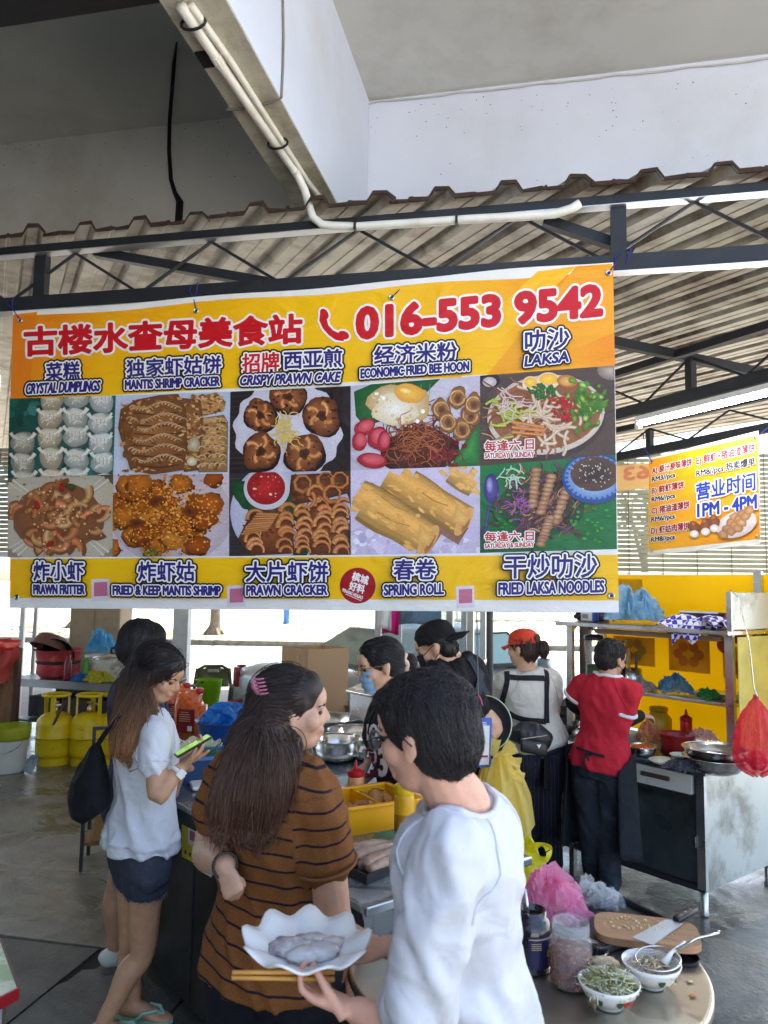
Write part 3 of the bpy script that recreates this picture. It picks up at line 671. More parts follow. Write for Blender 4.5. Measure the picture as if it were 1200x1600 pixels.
def cracker(r):
    def slab(pts, c):
        P.poly(pts, c, tuple(v*.66 for v in c)); xs = [p[0] for p in pts]; ys = [p[1] for p in pts]; x0, x1, y0, y1 = min(xs), max(xs), min(ys), max(ys)
        for _ in range(120):
            x, y = r.uniform(x0+5, x1-5), r.uniform(y0+5, y1-5); P.ell(x, y, r.uniform(1.5, 5), r.uniform(1, 3), jit(r.choice([(150, 96, 50), (196, 142, 84), (120, 70, 38), (214, 170, 110)]), r), n=7, rot=r.uniform(-.5, .5), wob=.2)
    slab([(300, 622), (338, 613), (353, 628), (350, 642), (320, 650), (296, 640)], (196, 150, 92))
    slab([(305, 655), (350, 648), (357, 660), (356, 738), (310, 738)], (206, 160, 104))
    slab([(282, 622), (314, 625), (318, 650), (312, 735), (288, 738)], (170, 112, 70))
    slab([(190, 640), (215, 625), (250, 618), (280, 616), (292, 640), (294, 700), (288, 735), (240, 742), (205, 735), (196, 705), (186, 670)], (168, 108, 62))
    for (y, x0, x1) in ((640, 210, 280), (658, 205, 288), (672, 212, 286), (690, 210, 280), (706, 208, 286), (722, 214, 282)):
        for k in range(15):
            x = x0+(x1-x0)*k/14; yy = y+5*math.sin(k*.5)-(x-x0)*.02
            P.arc(x, yy, 6, 3.5, 6.0, 3.2, jit((222, 184, 136), r, 16), (140, 90, 52), n=5)
        P.stroke([(x0, y+6), ((x0+x1)/2, y+9), (x1, y+5)], 2.2, (96, 56, 34))
    for y in range(660, 735, 14):
        for k in range(5): P.arc(318+k*8, y+r.uniform(-2, 2), 6, 3.4, 6, 3, jit((226, 194, 150), r), (170, 120, 76), n=5)
    P.ell(305, 695, 10, 12, (206, 200, 176), (170, 140, 96), wob=.15); P.ell(302, 722, 8, 7, (236, 226, 206), (190, 170, 130))
    for k in range(14): P.ell(192+k*2+r.uniform(-2, 2), 640+r.uniform(0, 90), 3, 6, jit((130, 78, 40), r), n=7)
def plate(cx, cy, rx, ry, c=(226, 222, 236), sc=14, amp=.035):
    n = 70; P.poly([(cx+rx*(1+amp*math.sin(sc*t))*math.cos(t), cy+ry*(1+amp*math.sin(sc*t))*math.sin(t)) for t in [2*math.pi*i/n for i in range(n)]], tuple(min(255, v+6) for v in c), tuple(v*.9 for v in c))
    P.ell(cx, cy, rx*.78, ry*.78, tuple(v*.97 for v in c), tuple(v*.9 for v in c), n=36)
def prawncake(r):
    for k in range(16): P.stroke([(360, 612+k*8), (455, 608+k*8), (549, 603+k*8)], 1.2, jit((58, 48, 46), r))
    plate(450, 672, 84, 78)
    for (x, y, s) in ((450, 620, 28), (407, 649, 26), (503, 650, 31), (408, 706, 30), (476, 709, 32)):
        P.ell(x+1, y+2, s*1.03, s*1.0, (52, 30, 24), (34, 20, 18), wob=.08)
        P.ell(x, y, s*.97, s*.93, (176, 106, 56), (96, 50, 28), wob=.16)
        for _ in range(26):
            a, d = r.uniform(0, 6.28), s*r.uniform(.5, .98); P.ell(x+d*math.cos(a), y+d*math.sin(a)*.95, r.uniform(1.5, 4), r.uniform(1, 3), jit(r.choice([(40, 24, 20), (176, 100, 50), (110, 58, 32), (60, 36, 26)]), r), n=7)
        for k in range(4):
            a = k*1.57+r.uniform(-.5, .5); q_ = r.uniform(.3, .55); P.arc(x+math.cos(a)*s*q_, y+math.sin(a)*s*q_, s*r.uniform(.28, .42), a+.8, a+r.uniform(3.8, 5.2), s*.28, jit((226, 160, 96), r, 20), (150, 82, 42))
        P.ell(x, y, s*.28, s*.24, (46, 28, 22), (90, 50, 30), wob=.25)
    for _ in range(46): P.noodle(448+r.uniform(-13, 13), 670+r.uniform(-22, 22), 22, 1.7, jit((240, 216, 128), r), (196, 160, 70), r, curl=1.1)
def beehoon(r):
    plate(655, 668, 112, 92, (222, 216, 232), 9, .02)
    P.poly([(553, 612), (600, 592), (690, 590), (640, 640), (570, 668), (556, 650)], (54, 128, 60), (24, 82, 40)); P.poly([(700, 735), (750, 650), (752, 735)], (66, 148, 66), (28, 96, 44))
    for k in range(9): P.stroke([(560+k*14, 596+k*.5), (566+k*13, 655-k*4)], 1.0, (104, 168, 90))
    P.ell(655, 704, 62, 36, (96, 48, 32), (54, 28, 24), wob=.1)
    for _ in range(150): P.noodle(650+r.gauss(0, 24), 690+r.gauss(0, 19), 36, r.uniform(1.2, 2.4), jit(r.choice([(176, 88, 48), (140, 62, 36), (200, 112, 66), (96, 42, 30)]), r, 18), (80, 36, 26), r, curl=.9)
    P.ell(625, 632, 47, 33, (244, 236, 218), (196, 160, 96), wob=.16); P.ell(618, 640, 38, 24, (250, 246, 236), (226, 208, 170), wob=.14)
    specks(r, 582, 608, 665, 660, 40, [(255, 252, 244), (226, 200, 150), (214, 176, 110)], 1, 4)
    P.ell(640, 615, 24, 15, (246, 200, 84), (232, 158, 60), rot=.15, wob=.05); P.ell(634, 611, 9, 4, (255, 236, 170), (248, 206, 100), rot=.2)
    for (x, y, a, b, t) in ((570, 668, 18, 12, -.5), (590, 684, 15, 18, .6), (562, 690, 12, 15, 0), (600, 690, 10, 17, .1), (582, 720, 24, 12, .1)):
        P.ell(x, y, a, b, (206, 62, 74), (150, 28, 44), rot=t, wob=.05); P.ell(x+2, y-2, a*.72, b*.7, (226, 110, 120), (200, 66, 80), rot=t)
    for (x, y) in ((690, 640), (715, 622), (735, 650), (722, 672), (700, 660), (740, 632)):
        P.ell(x, y, 15, 17, (196, 140, 80), (120, 74, 40), wob=.2); P.ell(x+1, y+1, 6, 8, (76, 46, 30), (130, 84, 48), wob=.2)
        for k in range(5): P.arc(x, y, 11, k*1.2, k*1.2+1.4, 4.5, jit((226, 178, 116), r), (150, 96, 54))
    for _ in range(40): P.ell(690+r.gauss(0, 16), 712+r.gauss(0, 9), r.uniform(2, 6), r.uniform(2, 5), jit((150, 40, 32), r, 22), (90, 22, 22), n=8, wob=.2)
    for _ in range(26): P.noodle(650+r.gauss(0, 20), 684+r.gauss(0, 14), 34, 1.3, jit((214, 130, 80), r), (120, 60, 40), r)
def laksa(r):
    for k in range(20): P.stroke([(750, 588+k*7), (850, 580+k*7.2), (962, 570+k*7.4)], r.uniform(1, 3), jit((92, 74, 66), r, 14))
    P.ell(765, 594, 16, 12, (60, 52, 56), (30, 26, 30)); P.ell(765, 597, 11, 8, (214, 206, 206), (180, 170, 170)); P.ell(955, 578, 22, 16, (190, 176, 160), (120, 106, 96))
    P.ell(853, 655, 94, 65, (40, 30, 30), (70, 56, 52), rot=-.12, n=40); P.ell(853, 648, 92, 62, (240, 232, 222), (206, 190, 176), rot=-.12, n=44); P.ell(853, 646, 86, 56, (110, 60, 34), (150, 96, 58), rot=-.12, n=40)
    for _ in range(70): P.noodle(840+r.gauss(0, 36), 655+r.gauss(0, 22), 44, r.uniform(2, 3.4), jit(r.choice([(176, 110, 70), (206, 158, 110), (150, 84, 50)]), r), (110, 62, 40), r, curl=.6)
    for _ in range(34): P.noodle(850+r.gauss(0, 28), 655+r.gauss(0, 20), 46, 5.0, jit((230, 212, 190), r, 10), (186, 150, 120), r, n=7, curl=.55)
    for (x, y, rx, ry) in ((857, 595, 15, 11), (829, 600, 10, 10)):
        P.ell(x, y, rx+3, ry+2, (248, 238, 214), (226, 206, 170)); P.ell(x, y-2, rx, ry-2, (250, 206, 76), (236, 176, 60))
    P.ell(886, 596, 16, 10, (220, 150, 70), (176, 110, 50), rot=.1); P.ell(886, 596, 12, 7, (240, 190, 110), (206, 140, 70))
    for _ in range(80):
        x, y = 918+r.gauss(0, 12), 630+r.gauss(0, 18); P.ell(x, y, r.uniform(3, 9), r.uniform(2, 6), jit(r.choice([(150, 190, 60), (96, 150, 40), (196, 220, 110), (60, 104, 30)]), r, 18), (70, 116, 32), n=9, wob=.25, rot=r.uniform(0, 3))
    for _ in range(26): P.ell(850+r.gauss(0, 11), 610+r.gauss(0, 6), r.uniform(3, 7), r.uniform(2, 4), jit((60, 130, 44), r), (26, 80, 28), n=8, rot=r.uniform(0, 3))
    for _ in range(30): P.ell(882+r.gauss(0, 7), 636+r.gauss(0, 9), r.uniform(2, 6), r.uniform(2, 4), jit((206, 44, 36), r), (150, 24, 24), n=8, wob=.2)
    for _ in range(22): P.noodle(792+r.gauss(0, 10), 648+r.gauss(0, 14), 26, 4, jit((196, 204, 96), r), (140, 150, 50), r, n=4, curl=.3)
    for _ in range(20): P.noodle(800+r.gauss(0, 9), 622+r.gauss(0, 8), 24, 2, jit((230, 206, 206), r), (180, 150, 150), r, n=4, curl=.5)
    for k in range(3): P.stroke([(800, 660+k*8), (850, 668+k*6)], 5, (226, 150, 80), (180, 100, 50))
def fritter(r):
    n = 64; P.poly([(95+104*math.cos(2*math.pi*i/n), 806+78*math.sin(2*math.pi*i/n)) for i in range(n)], (206, 196, 178), (190, 180, 160), (95, 806))
    for k in range(64):
        t = 2*math.pi*k/64; P.stroke([(95+66*math.cos(t), 806+50*math.sin(t)), (95+106*math.cos(t), 806+80*math.sin(t))], [3.0, 5.5], (232, 226, 212), (176, 166, 146))
    P.ell(92, 808, 70, 54, (150, 92, 54), (130, 84, 56), wob=.06)
    for _ in range(64):
        x, y = 92+r.gauss(0, 36), 808+r.gauss(0, 27)
        if (x-92)**2/76**2+(y-808)**2/58**2 > 1: continue
        a = r.uniform(0, 6.28); c = r.choice([(222, 164, 104), (234, 184, 128), (206, 132, 78), (226, 142, 88), (190, 122, 70)])
        P.arc(x+1, y+2, r.uniform(12, 20), a, a+r.uniform(1.3, 2.2), r.uniform(13, 17), (124, 74, 46), n=7); P.arc(x, y, r.uniform(12, 20), a, a+r.uniform(1.3, 2.2), r.uniform(12, 16), jit(c, r), tuple(v*.66 for v in c), n=7)
        if r.random() < .5: P.noodle(x, y, 22, 1, (180, 70, 40), None, r, n=3, curl=.3)
    for _ in range(120): P.ell(92+r.gauss(0, 34), 808+r.gauss(0, 25), r.uniform(.8, 2.4), r.uniform(.8, 2), jit(r.choice([(240, 196, 140), (160, 60, 34), (110, 120, 60), (236, 180, 110)]), r), n=6)
    for (x, y) in ((98, 762), (112, 762), (60, 790), (80, 850)): P.ell(x, y, 7, 4, (190, 40, 30), (130, 24, 24), rot=r.uniform(0, 3))
    P.ell(112, 761, 8, 4, (80, 96, 40), (50, 66, 30), rot=.2)
def crumbs(r):
    P.poly([(176, 742), (358, 740), (358, 869), (176, 870)], (206, 196, 206)); P.ell(268, 806, 96, 76, (226, 216, 222), (190, 176, 186), n=40)
    for _ in range(60):
        x, y = 262+r.gauss(0, 42), 804+r.gauss(0, 32)
        if x > 335 and y > 830: continue
        c = r.choice([(214, 122, 34), (196, 100, 26), (230, 146, 52), (176, 84, 22)]); s = r.uniform(10, 24)
        P.ell(x, y+3, s, s*.8, tuple(v*.5 for v in c), None, wob=.22, n=14); P.ell(x, y, s, s*.8, c, tuple(v*.72 for v in c), wob=.22, n=14)
    for _ in range(1100):
        x, y = 262+r.gauss(0, 42), 804+r.gauss(0, 33)
        if x > 330 and y > 826: continue
        P.ell(x, y, r.uniform(.9, 2.6), r.uniform(.8, 2.2), jit(r.choice([(240, 164, 62), (206, 116, 34), (160, 76, 22), (226, 140, 44), (250, 186, 90)]), r, 16), n=5)
    for (x, y) in ((218, 818), (248, 784), (300, 800), (232, 850)): P.ell(x, y, 11, 8, (70, 34, 16), (130, 64, 22), wob=.3)
    P.ell(242, 866, 14, 9, (60, 110, 44), (40, 80, 34), wob=.2); specks(r, 225, 850, 260, 869, 60, [(220, 140, 50), (190, 104, 36)], .8, 2)
def prawncracker(r):
    for k in range(17): P.stroke([(358, 740+k*8), (452, 737+k*8), (549, 734+k*8)], r.uniform(1, 3), jit((66, 60, 62), r, 14))
    P.ell(454, 800, 94, 84, (214, 214, 232), (186, 186, 208), n=44)
    for (x, y) in ((378, 775), (396, 790), (455, 790), (470, 860), (462, 800), (385, 762)): P.ell(x, y, 22, 11, (40, 96, 52), (22, 66, 36), rot=r.uniform(0, 3), wob=.15)
    def shrimpslab(pts, c):
        P.poly(pts, c, tuple(v*.6 for v in c)); xs = [p[0] for p in pts]; ys = [p[1] for p in pts]
        for _ in range(60): P.ell(r.uniform(min(xs)+4, max(xs)-4), r.uniform(min(ys)+4, max(ys)-4), r.uniform(1.5, 4), r.uniform(1, 3), jit((120, 64, 34), r, 22), n=7)
    shrimpslab([(455, 742), (545, 737), (548, 770), (500, 782), (465, 788), (452, 770)], (130, 76, 44))
    shrimpslab([(396, 795), (430, 790), (458, 805), (460, 865), (395, 868), (372, 842)], (150, 84, 46))
    shrimpslab([(468, 800), (510, 780), (540, 788), (546, 865), (500, 870), (470, 850), (462, 825)], (150, 84, 46))
    for (cols_, x0, x1, y0, y1, st) in (([0, 1], 400, 448, 800, 864, 11), ([0, 1, 2], 476, 536, 790, 866, 10)):
        for ci, k in enumerate(cols_):
            x = x0+(x1-x0)*k/max(1, len(cols_)-1); y = y0+(10 if ci == 0 else 0)
            while y < y1:
                xx, ra, a_ = x+r.uniform(-4, 4), r.uniform(9, 13), r.uniform(2.8, 3.5)
                P.arc(xx+1, y+2, ra, a_, a_+3.4, 9, (96, 48, 26), n=8); P.arc(xx, y, ra, a_, a_+3.3, r.uniform(6, 10), jit((224, 160, 100), r, 22), (164, 92, 50), n=8)
                for z in range(4): P.arc(xx, y, ra, a_+.3+z*.7, a_+.4+z*.7, 7, (190, 116, 66), n=1)
                y += st*r.uniform(.7, 1.15)
    for (x, y) in ((474, 756), (510, 750), (532, 750), (495, 772), (520, 772), (480, 780)): P.arc(x, y, 13, r.uniform(0, 6), r.uniform(7.5, 9.5), 8, jit((214, 136, 76), r), (130, 70, 38))
    for k in range(9): P.stroke([(378+k*3, 835-k*4), (420+k*2, 828-k*3)], 3.5, jit((216, 150, 92), r), (140, 78, 44))
    P.ell(418, 764, 36, 33, (236, 232, 236), (200, 196, 206), n=36); P.ell(417, 762, 30, 27, (196, 44, 44), (150, 22, 30), n=30); specks(r, 395, 742, 440, 782, 40, [(230, 90, 70), (150, 20, 24), (246, 200, 160), (210, 60, 50)], .8, 2.4)
def springroll(r):
    P.ell(660, 850, 130, 40, (220, 210, 236), (196, 182, 214)); specks(r, 550, 830, 750, 865, 40, [(226, 218, 240), (190, 176, 206)], 3, 10)
    def roll(a, b, w, c):
        dx, dy = b[0]-a[0], b[1]-a[1]; l = math.hypot(dx, dy); nx, ny = -dy/l, dx/l
        P.stroke([(a[0]+6, a[1]+8), (b[0]+4, b[1]+10)], w*1.06, (120, 76, 40), (150, 110, 90))
        for t, cc in ((1.0, .74), (.86, .88), (.66, 1.0), (.36, 1.1)):
            o = (1-t)*w*.26; P.stroke([(a[0]+dx*i/8-nx*o*.8, a[1]+dy*i/8-ny*o*.8) for i in range(9)], [w*t*(.86+.14*math.sin(math.pi*min(1, i/5))) for i in range(9)], tuple(min(255, v*cc) for v in c), tuple(min(255, v*cc*.88) for v in c))
        for _ in range(26):
            t, q = r.random(), r.uniform(-.4, .4)*w; x, y = a[0]+dx*t+nx*q, a[1]+dy*t+ny*q
            P.ell(x, y, r.uniform(4, 11), r.uniform(1.5, 4), jit(tuple(min(255, v*1.08) for v in c), r, 12), jit(c, r, 8), rot=math.atan2(dy, dx)+r.uniform(-.4, .4), wob=.2, n=10)
        P.ell(b[0]-3, b[1], w*.16, w*.44, (206, 146, 76), (226, 172, 100), rot=math.atan2(dy, dx)); P.ell(b[0], b[1]+5, w*.07, w*.24, (140, 84, 50), (190, 128, 72), rot=math.atan2(dy, dx), wob=.2); P.poly([(b[0]-16, b[1]-w*.42), (b[0]+7, b[1]-w*.1), (b[0]-2, b[1]+w*.12), (b[0]-20, b[1])], (238, 190, 112), (214, 160, 84))
    roll((700, 728), (770, 778), 46, (224, 172, 96)); roll((605, 742), (728, 815), 58, (226, 170, 88)); roll((556, 775), (672, 846), 66, (228, 172, 90))
    for (p, q) in (((596, 776), (640, 800)), ((660, 770), (700, 790)), ((590, 800), (640, 822))): P.stroke([p, ((p[0]+q[0])/2, (p[1]+q[1])/2+4), q], 1.6, (190, 130, 60))
def friedlaksa(r):
    for k in range(26): P.stroke([(750+k*9, 725), (740+k*10, 800), (735+k*10, 865)], 2.5, jit((24, 118, 60), r, 12))
    P.ell(768, 764, 12, 24, (96, 86, 160), (50, 44, 110)); P.ell(765, 758, 5, 12, (180, 170, 220), (110, 100, 170)); P.stroke([(765, 788), (758, 830), (756, 864)], 5, (90, 80, 150), (50, 44, 100)); P.stroke([(778, 770), (776, 800), (764, 864)], 3.5, (110, 100, 160), (60, 54, 110))
    P.ell(848, 790, 66, 50, (52, 34, 34), (34, 80, 50), wob=.1)
    for _ in range(230): P.noodle(846+r.gauss(0, 30), 790+r.gauss(0, 24), 26, r.uniform(2, 4.5), jit(r.choice([(110, 72, 54), (70, 44, 40), (160, 110, 76), (196, 146, 100), (120, 70, 110), (90, 50, 70)]), r, 18), (50, 32, 34), r, n=5, curl=.7)
    for (p, q) in (((838, 735), (832, 790)), ((862, 745), (845, 800)), ((888, 755), (868, 815)), ((860, 810), (845, 850))):
        for t in range(9): P.ell(p[0]+(q[0]-p[0])*t/8, p[1]+(q[1]-p[1])*t/8, 8, 5, jit((206, 160, 116), r), (130, 86, 64), wob=.15)
    for _ in range(24): P.noodle(812+r.gauss(0, 8), 790+r.gauss(0, 12), 16, 1.6, jit((170, 96, 170), r), (120, 60, 130), r, n=4)
    for _ in range(40): P.ell(r.choice([790, 915, 932, 900])+r.gauss(0, 6), r.choice([770, 800, 815, 840])+r.gauss(0, 6), r.uniform(2, 4), r.uniform(1, 3), jit((60, 150, 54), r), n=7)
    for _ in range(14): P.noodle(800+r.gauss(0, 8), 742+r.gauss(0, 5), 24, 2, (206, 226, 206), (120, 180, 140), r, n=4)
    P.ell(928, 748, 50, 40, (70, 110, 170), (40, 70, 130), n=36); P.ell(928, 746, 46, 35, (200, 216, 236), (90, 130, 190), n=36)
    for k in range(30): t = k*.21; P.ell(928+43*math.cos(t), 747+33*math.sin(t), 3, 2, (46, 84, 150), n=7, rot=t)
    P.ell(929, 741, 38, 27, (64, 46, 40), (90, 66, 56), n=30)
    for _ in range(40): P.ell(929+r.gauss(0, 16), 741+r.gauss(0, 10), r.uniform(1, 2.6), .9, jit((206, 196, 180), r), n=6, rot=r.uniform(0, 3))
A, B, C_, D, E, F = (15, 623), (181, 618), (360, 612), (548, 603), (750, 587), (960, 571)
A2, B2, C2, D2, E2, F2 = (12, 747), (177, 742), (358, 740), (548, 735), (750, 728), (962, 711)
A3, B3, C3, D3, E3, F3 = (12, 871), (176, 870), (358, 869), (548, 867), (750, 864), (964, 858)
g4 = lambda c: [c]*4
photo([A, B, B2, A2], [(20, 66, 56), (40, 100, 90), (60, 140, 150), (26, 80, 66)], dumplings, 1)
photo([B, C_, C2, B2], [(196, 206, 226), (186, 198, 222), (196, 206, 228), (206, 214, 232)], cracker, 2)
photo([C_, D, D2, C2], g4((42, 34, 34)), prawncake, 3)
photo([D, E, E2, D2], g4((196, 188, 206)), beehoon, 4)
photo([E, F, F2, E2], g4((84, 66, 58)), laksa, 5)
photo([A2, B2, B3, A3], [(110, 84, 60), (96, 76, 60), (150, 140, 120), (150, 140, 120)], fritter, 6)
photo([B2, C2, C3, B3], g4((60, 46, 40)), crumbs, 7)
photo([C2, D2, D3, C3], g4((52, 48, 50)), prawncracker, 8)
photo([D2, E2, E3, D3], [(214, 204, 230), (206, 196, 222), (196, 184, 214), (206, 196, 224)], springroll, 9)
photo([E2, F2, F3, E3], [(30, 120, 62), (40, 110, 60), (26, 110, 56), (20, 100, 50)], friedlaksa, 10)
P.base = .0125; P.k = 0
for y0, y1, h, yy, hh in ((690, 686, 17, 709, 8), (832, 830, 15, 850, 7)):
    cap('每逢六,日', Q(758, y0, 834, y1, h), False, (190, 40, 44), ol=((WHT, 1.5),), bold=.4); cap('SATURDAY & SUNDAY', Q(758, yy, 834, yy-2.5, hh), True, (196, 30, 40), ol=((WHT, 1.2),), bold=.3)
P.base = .001
# round sticker and the pale payment stickers (codes left out)
P.new(); P.k = 0; P.ell(559, 915, 28, 28, (178, 20, 36), (160, 16, 32), n=36); P.done('round_sticker', ban, 'round red sticker with white lettering')
for bdy, q in (('槟城', [(553, 893), (577, 901), (574, 914), (549, 906)]), ('好料', [(548, 908), (571, 915), (568, 928), (545, 921)])):
    P.new(); P.text(bdy, q, WHT, .5); P.done('lettering', ban)
P.new(); P.text('PENANG HOLIAO', [(536, 919), (568, 932), (566, 937), (535, 924)], WHT, .2); P.stroke([(540, 928), (565, 939)], .8, WHT); P.done('lettering', ban)
for (x, y) in ((157, 922), (369, 932), (727, 933)):
    P.new(); P.k = 0; P.quad([(x-14.5, y-17), (x+14, y-18), (x+14.5, y+16), (x-14, y+17)], g4((226, 214, 222)), 1, 1); P.quad([(x-10, y-12), (x+11, y-13), (x+11, y+9), (x-10, y+10)], g4((196, 112, 140)), 1, 1); P.done('payment_sticker', ban)
# eyelets and the blue ties that hold the banner up
m_tie = mat('blue_string', rgb(40, 44, 130), .7)
for k, (x, y, tx, ty) in enumerate(((32, 501, 12, 470), (307, 486, 298, 448), (612, 465, 640, 440), (951, 427, 968, 396), (955, 931, None, 0), (27, 933, None, 0))):
    c = on_plane(x, y, bp_, bn)+bn*.003
    pw('eyelet', MB().tube([c+BX*math.cos(a)*.011+Z3*math.sin(a)*.011 for a in np.linspace(0, 2*math.pi, 13)[:-1]], .004, 6, closed=True), m_steel, ban)
    pw('eyelet_hole', MB().tube([c-bn*.0005, c+bn*.001], .008, 10), m_blackpl, ban)
    if tx is not None:
        e = trp(tx, ty, -.03); pw('tie_string', MB().tube([c, c+(e-c)*.4+BX*.01+bn*.02, c+(e-c)*.8-BX*.012, e, e+BY*.05+Z3*.02, e+BX*.05+Z3*.01-BY*.02, e+BX*.03-Z3*.05], .0035, 5), m_tie, ban)
P.base = 0

# ---------------- the smaller hanging banner
sTL, sTR, sBR, sBL = (1014, 716), (1185, 673), (1188, 850), (1013, 868)
sp = at(1187, 760, 4.9); sn = -SV
sgn = thing('price_banner', 'small yellow price banner with spring roll picture hanging over the steel cart', 'banner', on_plane(1100, 858, sp, sn))
P = Print(sp, sn)
P.new()
def sq(u, v): return ((1-v)*((1-u)*sTL[0]+u*sTR[0])+v*((1-u)*sBL[0]+u*sBR[0]), (1-v)*((1-u)*sTL[1]+u*sTR[1])+v*((1-u)*sBL[1]+u*sBR[1]))
mb = MB(); v4 = [on_plane(*p, sp, sn) for p in (sTL, sTR, sBR, sBL)]; v8 = v4+[p-sn*.0015 for p in v4]
mb.add(v8, [(0,1,2,3),(7,6,5,4),(0,4,5,1),(1,5,6,2),(2,6,7,3),(3,7,4,0)], [lin((232, 226, 214))]*8); pw('vinyl_sheet', mb, m_print, sgn, recalc=False)
P.quad([sq(.0, .02), sq(.99, .035), sq(1, .955), sq(0, .955)], [(238, 150, 14), (244, 168, 14), (236, 142, 24), (244, 178, 30)], 6, 6); P.done('printed_ground', sgn)
SB = (96, 22, 110)
def scap(body, u0, v0, u1, v1, c, ol, offs=.42, h=None):
    P.new(); P.text(body, [sq(u0, v0), sq(u1, v0), sq(u1, v1), sq(u0, v1)], c, offs, ol=ol); P.done('lettering', sgn)
wo = ((WHT, .7),)
for k, (t, p, w) in enumerate((('A) 原汁原味薄饼', 'RM3//pcs', .36), ('B) 鲜虾薄饼', 'RM6//pcs', .29), ('C) 猪油渣薄饼', 'RM6//pcs', .34), ('D) 虾姑肉薄饼', 'RM8//pcs', .34))):
    v = .10+k*.205; scap(t, .03, v, .03+w, v+.085, (150, 24, 36), wo); scap(p, .03, v+.105, .24, v+.165, BLK, wo)
scap('E) 鲜虾+猪油渣薄饼', .44, .10, .97, .195, (150, 24, 36), wo); scap('RM8//pcs 热卖爆单', .44, .225, .97, .31, BLK, wo)
scap('营业时间', .44, .36, .97, .52, (28, 50, 160), ((WHT, 2.0),), .8); scap('1PM - 4PM', .45, .56, .98, .68, (28, 50, 160), ((WHT, 2.0),), 1.0)
P.new(); rr = random.Random(9)
def se(u, v, a, b, c, c2=None, rot=0, wob=0.0): x, y = sq(u, v); P.ell(x, y, a, b, c, c2, rot=rot, wob=wob)
se(.80, .80, 33, 20, (236, 226, 226), (206, 190, 186), -.35)
for (u, v) in ((.73, .84), (.80, .82), (.86, .80)):
    for k in range(4): se(u-.05+.035*k, v+.04-.05*k, 8, 7, jit((206, 158, 110), rr), (150, 100, 66), wob=.15)
for (u, v) in ((.42, .78), (.52, .77), (.60, .75)):
    se(u, v, 9, 10, (150, 90, 60), (110, 60, 40), wob=.2); se(u, v+.06, 7, 6, (240, 236, 230), (210, 200, 190)); se(u-.01, v-.04, 5, 4, (200, 120, 70), (120, 60, 40), wob=.3)
P.done('food_photo', sgn)
for (u, v, tx, ty) in ((.03, .05, 1006, 700), (.97, .06, 1215, 660), (.03, .95, None, 0), (.97, .93, None, 0)):
    c = on_plane(*sq(u, v), sp, sn)+sn*.003; pw('eyelet', MB().tube([c+SU*math.cos(a)*.009+Z3*math.sin(a)*.009 for a in np.linspace(0, 2*math.pi, 11)[:-1]], .003, 5, closed=True), m_steel, sgn)
    if tx: e = at(tx, ty, (c-CAM).dot(FWD)+.1); pw('tie_string', MB().tube([c, (c+e)/2+Z3*.01, e, e+Z3*.12], .004, 5), m_tie, sgn)
# the back of another hanging banner, print showing through the wrong way round
ob = thing('orange_banner', 'faded orange banner seen from behind between the two yellow banners', 'banner', at(985, 745, 6.6))
op_ = at(985, 745, 6.6); mb = MB(); v4 = [on_plane(*p, op_, -BY) for p in ((900, 734), (1030, 722), (1030, 762), (900, 772))]; mb.add(v4+[p+BY*.002 for p in v4], [(0,1,2,3),(7,6,5,4),(0,4,5,1),(1,5,6,2),(2,6,7,3),(3,7,4,0)], [lin((240, 190, 110))]*8)
pw('vinyl_sheet', mb, m_print, ob, recalc=False)
P = Print(op_, -BY); P.new(); P.k = 60; P.text('63', [(1014, 727), (975, 731), (975, 751), (1014, 747)], (224, 130, 84), 1.2); P.done('lettering', ob)
# ================================================================== people
def V(*a): return Vector(a)
def ring(c, a, b, ax, t, n=18, pw=1.0):
    bx = t.cross(ax).normalized(); out = []
    for i in range(n):
        th = 2*math.pi*i/n; co, si = math.cos(th), math.sin(th)
        out.append(c+ax*(a*math.copysign(abs(co)**pw, co))+bx*(b*math.copysign(abs(si)**pw, si)))
    return out
def loft(mb, secs, n=18, pw=1.0):
    """secs: (centre, half width a along ax, half depth b, ax)"""
    k = len(secs); vs = []
    for i, (c, a, b, ax) in enumerate(secs):
        t = (secs[min(i+1, k-1)][0]-secs[max(i-1, 0)][0]).normalized(); ax = (ax-t*ax.dot(t)).normalized(); vs += ring(c, a, b, ax, t, n, pw)
    fs = [(i*n+j, i*n+(j+1) % n, (i+1)*n+(j+1) % n, (i+1)*n+j) for i in range(k-1) for j in range(n)]
    fs += [tuple(range(n-1, -1, -1)), tuple((k-1)*n+j for j in range(n))]
    mb.add(vs, fs)
def limb(mb, pts, rs, n=14, flat=1.0, ax=None):
    """rounded tapered limb through joints: subdivides with catmull-rom"""
    P_ = [Vector(p) for p in pts]; out = []; ro = []
    for i in range(len(P_)-1):
        p0, p1, p2, p3 = P_[max(i-1, 0)], P_[i], P_[i+1], P_[min(i+2, len(P_)-1)]
        for s in range(4):
            t = s/4; out.append(.5*((2*p1)+(p2-p0)*t+(2*p0-5*p1+4*p2-p3)*t*t+(3*p1-p0-3*p2+p3)*t**3)); ro.append(rs[i]+(rs[i+1]-rs[i])*t)
    out.append(P_[-1]); ro.append(rs[-1])
    t0 = (out[1]-out[0]).normalized(); t1 = (out[-1]-out[-2]).normalized()
    out = [out[0]-t0*ro[0]*.7]+out+[out[-1]+t1*ro[-1]*.7]; ro = [ro[0]*.6]+ro+[ro[-1]*.6]
    d = out[-1]-out[0]; a = ax or (d.cross(Z3) if d.normalized().cross(Z3).length > .1 else V(1, 0, 0))
    loft(mb, [(p, r, r*flat, a.normalized()) for p, r in zip(out, ro)], n)
